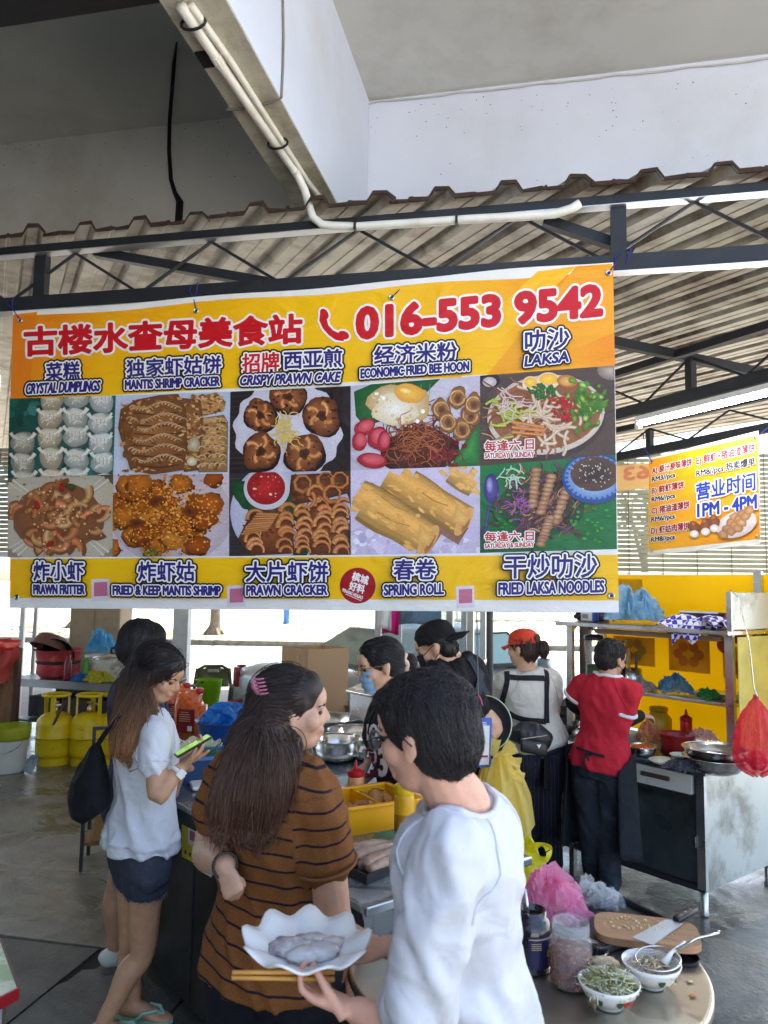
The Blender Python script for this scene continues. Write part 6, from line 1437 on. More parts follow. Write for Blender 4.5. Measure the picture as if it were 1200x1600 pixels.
# ================================================================== the stall's own furniture
C0 = on_z(575, 1412, .85); C0.z = 0
U1 = (on_z(275, 1246, .85)-on_z(575, 1412, .85)).normalized(); U2 = V(U1.y, -U1.x, 0)
def A(a, b, z=0.0): return C0+U1*a+U2*b+Z3*z
def ABZ(px, py, z): p = on_z(px, py, z)-C0; return p.dot(U1), p.dot(U2)
m_ctr = mat('counter_sheet', rgb(56, 59, 57), .35, metal=.5, var=.25, nscale=3, bump=.05, rvar=.12, col2=rgb(40, 38, 34), c2scale=4)
m_ctop = mat('counter_top', rgb(150, 156, 160), .25, metal=.85, var=.15, nscale=6, rvar=.1)
ct = thing('stall_counter', 'long dark steel stall counter with serving dishes along the customers', 'counter', A(.88, .35))
pw('worktop', MB().bbox(A(.88, .35, .835), (1.80, .74, .03), .006, U1, U2), m_ctop, ct)
pw('front_panel', MB().box(A(.88, .01, .44), (1.74, .02, .76), U1, U2), m_ctr, ct)
pw('end_panel', MB().box(A(.012, .36, .44), (.02, .66, .76), U1, U2), m_ctr, ct)
pw('end_panel', MB().box(A(1.76, .36, .44), (.02, .66, .76), U1, U2), m_ctr, ct)
pw('plinth', MB().box(A(.88, .37, .03), (1.7, .6, .06), U1, U2), m_black, ct)
for a in (.6, 1.2): pw('panel_seam', MB().box(A(a, -.002, .44), (.006, .006, .74), U1, U2), m_black, ct)
# stickers on the counter front: yellow payment sign, white notice
def front_card(px0, py0, px1, py1, col, lift=.004, fn=None, name='payment_sticker'):
    p = A(0, -lift, 0); q = [on_plane(x, y, p, -U2) for x, y in ((px0, py0), (px1, py0+(px1-px0)*.55), (px1, py1+(px1-px0)*.55), (px0, py1))]
    mb = MB().add(q+[v+U2*.0015 for v in q], [(0,1,2,3),(7,6,5,4),(0,4,5,1),(1,5,6,2),(2,6,7,3),(3,7,4,0)]); return pw(name, mb, col, ct)
front_card(284, 1288, 309, 1338, mat('yellow_card', rgb(226, 206, 40), .5)); front_card(294, 1293, 307, 1318, mat('white_card', rgb(226, 222, 220), .5), .007); front_card(296.5, 1297, 304.5, 1312, mat('pink_patch', rgb(176, 96, 120), .5), .009)
for x in (290, 297, 303): c = on_plane(x, 1328+(x-284)*.55, A(0, -.0065, 0), -U2); pw('badge', MB().tube([c, c-U2*.002], .009, 10), m_black, ct)
front_card(314, 1318, 330, 1362, mat('white_card', (0,0,0)), .004, name='notice'); front_card(316, 1352, 330, 1358, mat('navy_patch', rgb(34, 40, 90), .5), .007, name='notice_band')
# clear plastic sheet over the near end
m_clear = film('clear_sheet', (.85, .9, .9), .22, .12, .3, .5, 14)
cs = MB(); cs.grid(lambda u, v: A(-.02-.004*math.sin(v*9)+.50*u, -.03+.32*v+.01*math.sin(u*7), .8535+.004*math.sin(u*11+v*7)) if u > .06 else A(-.022-.01*math.sin(v*12), -.03+.32*v, .853-.10*(1-u/.06)), 30, 14)
o = part('plastic_sheet', cs, m_clear, None, smooth=True, recalc=False); tag(o, 'clear plastic sheet draped over the near end of the counter', 'plastic sheet')

it = thing('inner_table', 'white edged steel inner table carrying bowls and a cardboard box', 'table', A(2.2, 1.4))
pw('worktop', MB().bbox(A(2.18, 1.43, .83), (1.64, 1.36, .03), .005, U1, U2), m_ctop, it)
pw('edge_board', MB().box(A(1.352, 1.43, .80), (.012, 1.36, .075), U1, U2), mat('white_laminate', rgb(214, 216, 218), .4), it)
for a in (1.42, 2.94):
    for b in (.80, 2.05): pw('leg', MB().box(A(a, b, .407), (.045, .045, .814), U1, U2), m_alu, it)
pw('lower_shelf', MB().box(A(2.18, 1.43, .25), (1.5, 1.2, .02), U1, U2), m_steel, it)

sd_t = thing('side_table', 'low steel side table with jugs and blue basin behind woman in white', 'table', A(2.42, .5))
pw('worktop', MB().bbox(A(2.42, .49, .833), (1.22, .46, .03), .005, U1, U2), m_ctop, sd_t)
for a in (1.86, 2.98):
    for b in (.30, .68): pw('leg', MB().box(A(a, b, .409), (.04, .04, .818), U1, U2), m_alu, sd_t)
# ------------------------------------------------------------------ vessels and food on the counters
def bowl(name, label, c, r, h, m, grp=None, base=.55, flare=1.05, fill=None, fz=.6, food='food', rim=True, cat='bowl', n=32, sub=3):
    t = thing(name, label, cat, c, 0, grp); pr = [(r*base*.2, 0), (r*base, 0), (r*(base+.22), h*.18), (r*.93, h*.55), (r, h*.95), (r*flare, h), (r*flare*.985, h*1.0), (r*.965, h*.93), (r*.88, h*.52), (r*(base+.16), h*.2), (r*base*.8, h*.07), (0, h*.06)]
    part('vessel', MB().lathe(pr, n=n), m, t, smooth=True)
    if rim: part('rim', MB().tube([(math.cos(a)*r*flare, math.sin(a)*r*flare, h) for a in np.linspace(0, 2*math.pi, n+1)[:-1]], max(.0025, r*.018), 6, closed=True), m, t, smooth=True)
    if fill: part(food, MB().blob((0, 0, h*fz*.75), r*.86, .18, 3.5, sub, int(r*1000), (1, 1, .22 if fz < .8 else .3)), fill, t, smooth=True)
    return t
m_batter = mat('pale_batter', rgb(206, 196, 170), .5, var=.3, nscale=20, bump=.4, bscale=60, col2=rgb(120, 136, 90), c2scale=25, c2lo=.6, c2hi=.66)
m_dark = mat('dark_soy', rgb(52, 40, 34), .3, var=.3)
def pos(px, py, z): return on_z(px, py, z)
bowl('steel_bowl', 'big steel bowl of batter on the inner table nearest the striped woman', pos(524, 1188, .845), .145, .12, m_steel_b, 'steel bowls on the inner table', fill=m_batter, fz=.5)
bowl('steel_bowl', 'steel bowl with pale dough behind the nearest steel bowl', pos(555, 1166, .845), .16, .10, m_steel_b, 'steel bowls on the inner table', fill=m_batter, fz=.55)
bowl('steel_bowl', 'wide steel basin of dark sauce farthest back on the inner table', pos(515, 1148, .845), .19, .11, m_steel_b, 'steel bowls on the inner table', fill=m_dark, fz=.4)
bowl('steel_bowl', 'small steel bowl between big bowl and number jersey', pos(566, 1186, .845), .085, .055, m_steel_b, 'steel bowls on the inner table')
bowl('chopping_block', 'round brown pot beside the cardboard box', pos(553, 1118, .845), .13, .09, mat('brown_clay', rgb(140, 112, 88), .8, var=.3), None, base=.85, rim=False, cat='pot')
# steel box with sloping lid
sb = thing('steel_container', 'tall square steel container in front of the masked worker', 'container', A(2.05, 1.62))
pw('body', MB().bbox(A(2.05, 1.62, .845+.15), (.26, .26, .30), .01, U1, U2), m_steel, sb)
pw('lid', MB().bbox(A(2.05, 1.60, .845+.315), (.28, .28, .02), .006, U1, (U2*.96+Z3*.28).normalized(), (Z3*.96-U2*.28).normalized()), m_steel_b, sb)
# cardboard box, open top with flaps up
m_card = mat('cardboard', rgb(178, 146, 112), .85, var=.12, nscale=4, bump=.05, bscale=40, stretch=(1, 1, .3)); m_cardin = mat('cardboard_inside', rgb(150, 118, 86), .9)
cbx = at(490, 1118, 5.6); cbx.z = .845
X_, Y_ = V(.62, -.78, 0).normalized(), V(.78, .62, 0).normalized()
cb_ = thing('cardboard_box', 'tall open cardboard box standing on the inner table', 'box', cbx); W_, Dp, Hh = .34, .36, .50
for s_, ax_, ln, ot in ((-1, Y_, W_, X_), (1, Y_, W_, X_), (-1, X_, Dp, Y_), (1, X_, Dp, Y_)):
    wd = Dp if ax_ is Y_ else W_; half = (W_ if ax_ is X_ else Dp)/2
    half = (Dp/2 if ax_ is Y_ else W_/2)
    c = cbx+ax_*(s_*half)+Z3*(Hh/2); o = pw('side_panel', MB().box(c, ((W_ if ax_ is Y_ else Dp)-.008, .006, Hh), X_ if ax_ is Y_ else Y_, ax_), m_card, cb_)
for ax_, ot, half, wd in ((X_, Y_, W_/2, .05),):
    for s_ in (-1,):
        for z0, z1 in ((.30, .46), (.06, .16)): pw('tape', MB().box(cbx-Y_*(Dp/2+.005)+X_*.06+Z3*((z0+z1)/2), (.05, .002, z1-z0), X_, Y_), mat('brown_tape', rgb(160, 122, 84), .3), cb_)
pw('label', MB().box(cbx-X_*(W_/2+.005)-Y_*.02+Z3*.40, (.002, .16, .06), X_, Y_), mat('white_card', (0,0,0)), cb_)

# jugs of orange chilli sauce
m_sauce = mat('orange_sauce', rgb(206, 96, 40), .25, var=.35, nscale=60, col2=rgb(170, 52, 24), c2scale=70, c2lo=.55, c2hi=.62, coat=.4)
def jug(c, label, rz):
    t = thing('sauce_jug', label, 'jug', c, rz, 'orange sauce jugs')
    def b(mb): loft(mb, [(V(0, 0, 0), .088, .062, V(1, 0, 0)), (V(0, 0, .02), .095, .068, V(1, 0, 0)), (V(0, 0, .20), .095, .068, V(1, 0, 0)), (V(-.0, 0, .235), .085, .058, V(1, 0, 0)), (V(.035, 0, .262), .042, .036, V(1, 0, 0)), (V(.05, 0, .275), .022, .022, V(1, 0, 0))], 20, .6)
    mb = MB(); b(mb); part('bottle', mb, m_sauce, t, smooth=True)
    part('handle', MB().tube([(.02, 0, .255), (-.02, 0, .285), (-.065, 0, .28), (-.085, 0, .235)], .013, 8), m_sauce, t, smooth=True)
    part('lid', MB().lathe([(.024, .27), (.026, .275), (.026, .30), (.022, .304)], c=(.05, 0, 0), n=16), mat('red_cap_plastic', rgb(176, 24, 30), .35), t, smooth=True)
    lb = part('label', MB().bbox((.0, -.0715, .115), (.115, .004, .14), .002), mat('maroon_label', rgb(134, 24, 28), .5), t)
    for k in range(5): part('label_line', MB().box((-.005, -.0745, .165-k*.013), (.07 if k else .05, .001, .004)), mat('pale_print', rgb(206, 170, 130), .6), t)
    part('label_patch', MB().box((.03, -.0745, .07), (.03, .001, .03)), mat('white_card', (0,0,0)), t)
    return t
jug(pos(297, 1153, .85), 'orange sauce jug with maroon label nearest the phone', R(-12)); jug(pos(276, 1142, .85), 'orange sauce jug half hidden behind the woman in white', R(10))
# blue basin with blue bags
m_bluepl = mat('blue_plastic', rgb(30, 74, 150), .35); m_bfilm = film('blue_film', rgb(40, 140, 220), .7, .2, .4)
bb = bowl('blue_basin', 'blue plastic basin stuffed with blue bags on the counter', pos(352, 1172, .85), .165, .17, m_bluepl, None, base=.7, flare=1.06, cat='basin')
bag_ = MB()
for k in range(2): bag_.blob((.03*k, .03*k, .17), .10, .5, 1.8, 3, k+3, (1.2, 1.2, .9), ridge=True)
o = part('plastic_bags', bag_, m_bfilm, None); o.location = pos(352, 1172, .85); tag(o, 'crumpled bright blue plastic bags heaped in the blue basin', 'plastic bags')
# stack of wavy plates
m_plate = mat('green_melamine', rgb(176, 184, 158), .35, var=.1)
pc_ = pos(318, 1196, .85)
for k in range(6):
    mb = MB(); n = 54; pr = [(0, 0), (.06, 0), (.10, .012), (.135, .028), (.13, .031), (.098, .016), (.058, .004), (0, .004)]; vs_ = []
    for r_, z_ in pr:
        for j in range(n): t = 2*math.pi*j/n; kk = max(0, (r_-.06)/.075); w_ = 1+.05*kk*math.cos(9*t); vs_.append((math.cos(t)*r_*w_, math.sin(t)*r_*w_, z_+.011*kk*math.cos(9*t)))
    mb.add(vs_, [(i*n+j, i*n+(j+1) % n, (i+1)*n+(j+1) % n, (i+1)*n+j) for i in range(len(pr)-1) for j in range(n)])
    if k == 0: pl0 = part('wavy_plate', mb, m_plate, None, smooth=True); o = pl0
    else: o = pl0.copy(); COL.objects.link(o)
    o.location = pc_+V(-.012*k+rnd.uniform(-.006, .006), .008*k, .015*k+.002); o.rotation_euler = (0, 0, .1*k)
    tag(o, ['lowest', 'second lowest', 'third lowest', 'third highest', 'second highest', 'topmost'][k]+' pale green wavy plate of the stack by the phone', 'plate', 'stacked wavy plates')
# blue crate and white tray
cr_c = pos(318, 1216, .85); cr = thing('blue_crate', 'dark blue plastic crate of bags on the counter', 'crate', cr_c, R(25))
m_navypl = mat('navy_plastic', rgb(26, 58, 96), .4)
part('base', MB().box((0, 0, .006), (.30, .22, .012)), m_navypl, cr)
for (x, y, sx, sy) in ((-.15, 0, .01, .23), (.15, 0, .01, .23), (0, -.11, .29, .01), (0, .11, .29, .01)): part('side', MB().box((x, y, .06), (sx, sy, .12)), m_navypl, cr); part('rim', MB().box((x*1.03, y*1.03, .118), (sx+.012, sy+.012, .012)), mat('blue_rim', rgb(64, 120, 176), .4), cr)
o = part('plastic_bag', MB().blob((0, 0, 0), .11, .5, 2.5, 3, 9, (1.1, .8, .5), ridge=True), film('green_film', rgb(70, 150, 130), .7), None, smooth=True); o.location = cr_c+V(0, 0, .085); tag(o, 'crumpled green plastic bag inside the dark blue crate', 'plastic bag')
wt = thing('white_tray', 'shallow white tray with red rim lying behind the striped woman', 'tray', pos(338, 1228, .85), R(20)); part('tray', MB().bbox((0, 0, .012), (.24, .16, .02), .008), m_white, wt)
# chilli bottle wrapped in paper, red scissors, mustard bottle
def squeeze(name, label, c, body, capm, h=.17, r=.032, paper=None, cat='bottle', level=None):
    t = thing(name, label, cat, c)
    part('bottle', MB().lathe([(r*.9, 0), (r, .006), (r, h*.72), (r*.93, h*.78), (r*.8, h*.8)], n=20), body, t, smooth=True)
    if level: part('content', MB().lathe([(r*1.004, .004), (r*1.012, h*.5), (r*1.004, h*.505)], n=20), level, t, smooth=True)
    part('lid', MB().lathe([(r*.98, h*.78), (r*1.02, h*.8), (r*1.0, h*.9), (r*.7, h*.93), (r*.3, h*.98), (r*.14, h*1.14), (r*.10, h*1.16)], n=18), capm, t, auto=40)
    if paper: part('paper_sleeve', MB().lathe([(r*1.16, .0), (r*1.12, h*.5), (r*1.06, h*.52), (r*1.04, .01)], n=14, wob=lambda a, i: 1+.06*math.sin(5*a+i)), paper, t, smooth=True)
    return t
m_redcap = mat('red_cap_plastic', (0,0,0))
squeeze('chilli_bottle', 'chilli bottle with red lid wrapped in white paper', pos(555, 1262, .85), mat('chilli_mix', rgb(206, 150, 96), .3, var=.3, nscale=60, col2=rgb(180, 60, 36), c2scale=60, c2lo=.6, c2hi=.66), m_redcap, .17, .036, mat('paper', rgb(222, 216, 206), .8))
squeeze('mustard_bottle', 'yellow squeeze bottle of dark mustard sauce on the counter', pos(631, 1326, .85), mat('yellow_bottle', rgb(214, 160, 14), .3, trans=.0), mat('yellow_cap', rgb(220, 182, 10), .35), .25, .037, level=mat('mustard', rgb(156, 108, 14), .3))
sc_c = pos(533, 1262, .85); sc = thing('scissors', 'red handled scissors lying by the chilli bottle', 'scissors', sc_c)
for s_ in (-1, 1): part('handle', MB().tube([(s_*.02+.022*math.cos(a), .03*math.sin(a), .02+.03*(1+math.sin(a))*.5) for a in np.linspace(0, 6.283, 15)[:-1]], .006, 6, closed=True), m_redcap, sc, smooth=True)
part('blade', MB().box((0, .09, .012), (.016, .12, .003)), m_steel_b, sc)
# yellow basket of fritters
m_ybask = mat('yellow_basket', rgb(232, 164, 16), .35, var=.06); m_fry = mat('fried_batter', rgb(190, 126, 58), .6, var=.35, nscale=40, bump=.6, bscale=60, col2=rgb(140, 84, 36), c2scale=30)
yb_c = (pos(572, 1302, .85)+pos(558, 1268, .85))/2; yb = thing('yellow_tray', 'deep yellow plastic tray of fried snacks on the counter', 'tray', yb_c, math.atan2(U2.y, U2.x)+R(-8))
for (x, y, sx, sy) in ((-.19, 0, .006, .27), (.19, 0, .006, .27), (0, -.135, .38, .006), (0, .135, .38, .006)): part('side', MB().box((x, y, .05), (sx, sy, .10)), m_ybask, yb); part('rim', MB().bbox((x*1.03, y*1.03, .10), (sx+.016, sy+.016, .01), .003), m_ybask, yb)
part('base', MB().box((0, 0, .006), (.38, .27, .01)), m_ybask, yb); part('divider', MB().box((.02, 0, .055), (.006, .26, .09)), m_ybask, yb)
for k in range(9):
    o = part('fried_snack', MB().blob((0, 0, 0), .04, .45, 2.5, 3, k, (1.2, .8, .6)), m_fry, None, smooth=True) if k == 0 else fr0.copy()
    if k == 0: fr0 = o
    else: COL.objects.link(o)
    loc = WM[yb.name] @ V(-.14+.07*(k % 3) if k < 6 else .05+.05*(k-6), -.07+.07*(k//3), .045+.008*(k % 2)); o.location = loc; o.rotation_euler = (k, k*.7, k*1.9); tag(o, 'golden fried snack piece in the yellow tray', 'snack', 'fried snacks in the yellow tray')
# black tray with mantis shrimps
mt_c = pos(592, 1352, .85); mt = thing('black_tray', 'shallow black tray of raw mantis shrimps at the counter corner', 'tray', mt_c, math.atan2(U2.y, U2.x)+R(6))
part('tray_base', MB().bbox((0, 0, .006), (.30, .20, .012), .004), m_blackpl, mt)
for (x, y, sx, sy) in ((-.15, 0, .008, .21), (.15, 0, .008, .21), (0, -.10, .31, .008), (0, .10, .31, .008)): part('tray_wall', MB().box((x, y, .018), (sx, sy, .03)), m_blackpl, mt)
m_shr = mat('raw_shrimp', rgb(168, 138, 116), .35, var=.3, nscale=25, bump=.3, bscale=50, col2=rgb(110, 84, 74), c2scale=18); m_shr2 = mat('shrimp_legs', rgb(190, 160, 136), .4)
for k in range(7):
    t = thing('mantis_shrimp', 'raw grey brown mantis shrimp lying in the black tray', 'shrimp', mt_c, 0, 'mantis shrimps in the black tray')
    yy = -.075+.025*k; zz = .03+.012*(k % 2); an = rnd.uniform(-.12, .12); mb = MB(); rz = mt.rotation_euler[2]
    pts = [(-.12+.24*i/12, yy+an*(-.12+.24*i/12)+.004*math.sin(i), zz+.012*math.sin(math.pi*i/12)) for i in range(13)]
    q = Matrix.Rotation(rz, 3, 'Z'); pts = [q @ Vector(p) for p in pts]
    mb.tube(pts, [.010+.009*math.sin(math.pi*min(1, (i+2)/11))+(.0022 if i % 2 else 0) for i in range(13)], 10); part('shell', mb, m_shr, t, smooth=True)
    lg = MB()
    for i in range(2, 11):
        for s_ in (-1, 1): p = Vector(pts[i]); nrm = q @ V(0, s_, -.4); lg.tube([p, p+nrm*.018, p+nrm*.024+V(0, 0, -.006)], [.0022, .0018, .001], 4)
    part('legs', lg, m_shr2, t, kind='stuff')
bowl('white_bowl', 'white bowl of fried bits beside the mustard bottle', pos(650, 1318, .85), .075, .055, MATS['white_melamine'], None, fill=m_fry, fz=.9)
o = part('plastic_wrap', MB().blob((0, 0, .035), .05, .5, 2.5, 3, 4, (1.1, .8, .7), ridge=True), film('pale_green_film', rgb(150, 190, 150), .6), None, smooth=True); o.location = pos(608, 1330, .85); tag(o, 'crumpled pale green plastic next to the mantis shrimps', 'plastic wrap')

# ------------------------------------------------------------------ hanging things: lid, card, hook, yellow bags
HD = 3.80
sy = on_plane(742, 962, bw(0, TRY, 0), BY); hook = at(747, 1098, HD)
st_ = thing('hanging_string', 'thin grey string with pink hook hanging from the truss', 'string', hook)
topp = V(hook.x-.02, hook.y+.12, zl-.05)
pw('string', MB().tube([topp, hook+V(-.008, .03, .6), hook+V(0, 0, .04)], .003, 5), mat('grey_cord', (0,0,0)), st_)
pw('hook', MB().tube([hook+V(0, 0, .04), hook+V(.012, 0, .02), hook+V(.022, 0, -.01), hook+V(.004, 0, -.05), hook+V(-.012, 0, -.02), hook+V(0, 0, .03)], .004, 6), mat('pink_hook', rgb(206, 70, 120), .4), st_)
lc = at(757, 1130, HD+.06); ln = V(-.25, -.95, .12).normalized(); lx = ln.cross(Z3).normalized(); lz = lx.cross(ln)
ld = thing('round_tray', 'round black tray with pale green rim hanging behind payment card', 'tray', lc)
pw('disc', MB().lathe([(.112, 0), (.132, .004), (.137, .012), (.130, .012), (.118, .007), (.07, .006), (.0, .006)], c=lc, n=40, X=lx, Y=lz, Z=ln), m_blackpl, ld, smooth=True)
pw('rim', MB().tube([lc+ln*.012+lx*math.cos(a)*.1365+lz*math.sin(a)*.1365 for a in np.linspace(0, 6.2832, 49)[:-1]], .0026, 6, closed=True), mat('pale_green_rim', rgb(190, 206, 170), .4), ld, smooth=True)
pw('groove', MB().tube([lc+ln*.0075+lx*math.cos(a)*.06+lz*math.sin(a)*.06 for a in np.linspace(0, 6.2832, 33)[:-1]], .002, 5, closed=True), m_black, ld)
kc = at(742, 1160, HD-.06); kx = V(.98, .1, 0).normalized(); kz = V(.02, .05, 1).normalized(); kn_ = kx.cross(kz)
kd = thing('payment_card', 'blue and white payment card hanging in front of the round tray', 'sign', kc)
pw('card', MB().bbox(kc, (.165, .006, .235), .003, kx, -kn_, kz), mat('card_blue', rgb(40, 84, 176), .3), kd)
pw('paper', MB().box(kc+kn_*.005-kz*.012, (.14, .002, .185), kx, kn_, kz), mat('white_card', (0,0,0)), kd)
pw('red_band', MB().box(kc+kn_*.0065-kz*.065, (.128, .002, .010), kx, kn_, kz), mat('crimson', rgb(170, 26, 64), .5), kd)
pw('pink_square', MB().box(kc+kn_*.0065-kz*.012, (.07, .002, .07), kx, kn_, kz), mat('pink_patch', (0,0,0)), kd)
for k in range(3): pw('print_line', MB().box(kc+kn_*.0055+kz*(.094-.008*k)+kx*.02, (.07, .0012, .003), kx, kn_, kz), m_white, kd)
# bundle of yellow carrier bags
m_yfilm = film('yellow_film', rgb(255, 236, 140), .86, .16, .6, .7, 16); m_yfilm2 = film('lemon_film', rgb(232, 224, 30), .8, .2, .4, .6, 14)
def bagsheet(mb, top, bot, w0, w1, seed, X=V(1, 0, 0), depth=.05, nu=22, nv=26):
    top, bot = Vector(top), Vector(bot); r = random.Random(seed); ph = [r.uniform(0, 6) for _ in range(6)]
    def fn(u, v):
        w = w0+(w1-w0)*min(1, v*1.7)**.7; x = (u-.5)*w; c = top.lerp(bot, v); yy = depth*(math.sin(u*9+ph[0]+v*2)*.5+math.sin(u*17+ph[1]-v*3)*.35+math.sin(u*29+ph[2])*.18)*(1-.35*v)
        zz = .03*math.sin(u*6+ph[3])*v*v+.012*math.sin(u*21+ph[4])*v
        return c+X*x+V(0, yy, zz)
    mb.grid(fn, nu, nv)
yb2 = thing('yellow_bags', 'bundle of thin yellow carrier bags hanging below the payment card', 'plastic bags', at(785, 1240, HD-.02))
for k, (t0, b0, w0, w1, dy) in enumerate((((775, 1185), (788, 1318), .10, .30, 0.0), ((785, 1180), (798, 1296), .09, .26, -.06), ((768, 1190), (772, 1330), .08, .26, .06))):
    mb = MB(); bagsheet(mb, at(*t0, HD-.02+dy), at(*b0, HD-.02+dy), w0, w1, k+1, V(.95, .3, 0)); pw('bag', mb, m_yfilm, yb2, smooth=True, recalc=False)
for k, (x0, y0, x1, y1) in enumerate(((775, 1185, 806, 1168), (780, 1185, 814, 1192), (785, 1200, 818, 1216), (770, 1182, 776, 1155), (780, 1192, 800, 1160))):
    p0, p1 = at(x0, y0, HD-.06), at(x1, y1, HD-.07); mb = MB(); sd_ = (p1-p0).cross(FWD).normalized()
    mb.grid(lambda u, v: p0.lerp(p1, v)+sd_*((u-.5)*(.03+.02*v))+FWD*(.008*math.sin(u*7+v*5+k)), 8, 8); pw('bag_handle', mb, m_yfilm, yb2, smooth=True, recalc=False)
yb3 = thing('lemon_bag', 'bright lemon yellow carrier bag hanging lowest beside round table', 'plastic bag', at(830, 1335, HD-.4))
mb = MB(); bagsheet(mb, at(812, 1305, HD-.4), at(822, 1402, HD-.4), .10, .22, 9, V(.9, .3, 0), .04); pw('bag', mb, m_yfilm2, yb3, smooth=True, recalc=False)
hc = at(843, 1331, HD-.43); mb = MB(); mb.grid(lambda u, v: hc+V(1, .1, 0)*(math.cos(u*6.283)*(.028+.034*v))+Z3*(math.sin(u*6.283)*(.018+.03*v)*1.0)+FWD*(.02*math.sin(u*12+v*2)), 30, 6); pw('bag_handle', mb, m_yfilm2, yb3, smooth=True, recalc=False)
pw('cord', MB().tube([at(808, 1310, HD-.4), at(795, 1270, HD-.1), at(786, 1190, HD-.02), hook], .002, 5), mat('grey_cord', (0,0,0)), yb3)

# ------------------------------------------------------------------ round table with bowls, bottom right
RT = V(.42, 2.32, 0); TZ = .74
m_tan = mat('tan_laminate', rgb(176, 138, 80), .45, var=.15, nscale=5, stretch=(1, 4, 1), col2=rgb(150, 116, 70), c2scale=3)
rt_ = thing('round_table', 'round tan topped table with metal edge crowded with bowls', 'table', RT)
part('tabletop', MB().lathe([(.49, TZ-.025), (.497, TZ-.02), (.497, TZ-.003), (.49, TZ), (0, TZ)], n=72), m_tan, rt_, auto=40)
part('metal_edge', MB().lathe([(.4975, TZ-.03), (.506, TZ-.024), (.506, TZ-.002), (.500, TZ+.003), (.494, TZ+.0015)], n=72), mat('brushed_edge', (.6, .55, .45), .3, metal=.9), rt_, smooth=True)
for a in range(4): part('leg', MB().tube([(.30*math.cos(a*1.571+.6), .30*math.sin(a*1.571+.6), TZ-.028), (.36*math.cos(a*1.571+.6), .36*math.sin(a*1.571+.6), 0.0)], .015, 10), m_steel, rt_, smooth=True)
def tp(px, py): return on_z(px, py, TZ+.003)
m_china = mat('white_china', rgb(232, 230, 224), .15, var=.03, coat=.5)
m_rooster = mat('rooster_red', rgb(170, 44, 34), .4); m_rgreen = mat('leaf_green_print', rgb(60, 84, 50), .4)
def china(c, label, rz):
    t = thing('rice_bowl', label, 'bowl', c, rz, 'white bowls on the round table'); r, h = .078, .062
    pr = [(.03, 0), (.034, .002), (.034, .009), (.05, .016), (.066, .034), (.0735, .05), (r, h), (r-.003, h+.0008), (.070, .051), (.062, .035), (.046, .019), (.02, .013), (0, .012)]
    part('bowl', MB().lathe(pr, n=40), m_china, t, smooth=True)
    for a, m in ((-1.75, m_rgreen), (-1.5, m_rooster), (-1.28, m_rooster), (-2.5, m_rgreen), (-.6, m_rgreen)):     # painted flowers on the outside
        mb = MB(); n = 9; pts = []
        for j in range(n):
            tt = 2*math.pi*j/n; aa = a+.13*math.cos(tt)*(1+.3*math.sin(3*tt)); zz = .034+.011*math.sin(tt)*(1+.3*math.cos(2*tt)); rr_ = .0665+(zz-.034)*.46+.0012; pts.append((rr_*math.cos(aa), rr_*math.sin(aa), zz))
        mb.add(pts, [tuple(range(n))]); part('painted_flower', mb, m, t, recalc=False)
    return t
b1 = china(tp(952, 1572), 'white bowl of bean sprouts at the table edge', 0.3); b2 = china(tp(1018, 1540), 'white bowl with wire strainer resting on its rim', 1.0)
m_sprout = mat('bean_sprout', rgb(206, 204, 170), .4, var=.2, nscale=30); m_sprout2 = mat('sprout_tail', rgb(150, 150, 96), .5, var=.3)
def sprouts(t, m, n, seed, z=.045, R0=.058, l=.035, hump=.02):
    r = random.Random(seed); mb = MB()
    for i in range(n):
        a, d = r.uniform(0, 6.28), R0*math.sqrt(r.random()); x, y = d*math.cos(a), d*math.sin(a); zz = z+hump*(1-(d/R0)**2)+r.uniform(-.006, .008); b = r.uniform(0, 6.28); e = r.uniform(-.25, .5)
        p = V(x, y, zz); q = p+V(math.cos(b), math.sin(b), e)*l*.5; s_ = q+V(math.cos(b+r.uniform(-1, 1)), math.sin(b+r.uniform(-1, 1)), r.uniform(-.5, .5))*l*.5; mb.tube([p, q, s_], [.0028, .0026, .0012], 5)
    part('sprouts', mb, m, t, smooth=True, kind='stuff')
sprouts(b1, m_sprout, 170, 1); sprouts(b1, m_sprout2, 60, 2, .052); 
m_garlic = mat('shredded_white', rgb(214, 196, 160), .5, var=.25, nscale=30)
sprouts(b2, m_garlic, 90, 3, .042, .055, .03, .012)
# wire strainer on the second bowl
sc0 = tp(1018, 1540)+V(.018, .0, .070); sn_ = V(-.12, -.10, .98).normalized(); sx_ = sn_.cross(V(0, 1, 0)).normalized(); sy_ = sn_.cross(sx_)
stn = thing('wire_strainer', 'small steel wire strainer with long handle lying across a bowl', 'strainer', sc0)
pw('hoop', MB().tube([sc0+sx_*math.cos(a)*.058+sy_*math.sin(a)*.058 for a in np.linspace(0, 6.2832, 33)[:-1]], .0028, 6, closed=True), m_steel_b, stn, smooth=True)
ms = MB()
for k in range(-9, 10):
    x = k*.006; hw = math.sqrt(max(0, .058**2-x*x))
    for (e1, e2) in ((sx_, sy_), (sy_, sx_)): ms.tube([sc0+e1*x+e2*(hw*(2*i/8-1))-sn_*(.026*(1-((x*x+(hw*(2*i/8-1))**2)/.058**2))) for i in range(9)], .0006, 3, caps=False)
pw('mesh', ms, m_steel, stn, kind='stuff', recalc=False)
hx = (on_z(1125, 1455, TZ+.14)-sc0); hd_ = hx.normalized(); pw('handle', MB().tube([sc0+hd_*.056, sc0+hd_*.12+Z3*.008, sc0+hx*.96-U1*.004, sc0+hx, sc0+hx*.97+U1*.006], [.0045, .004, .003, .003, .003], 7), m_steel_b, stn, smooth=True)
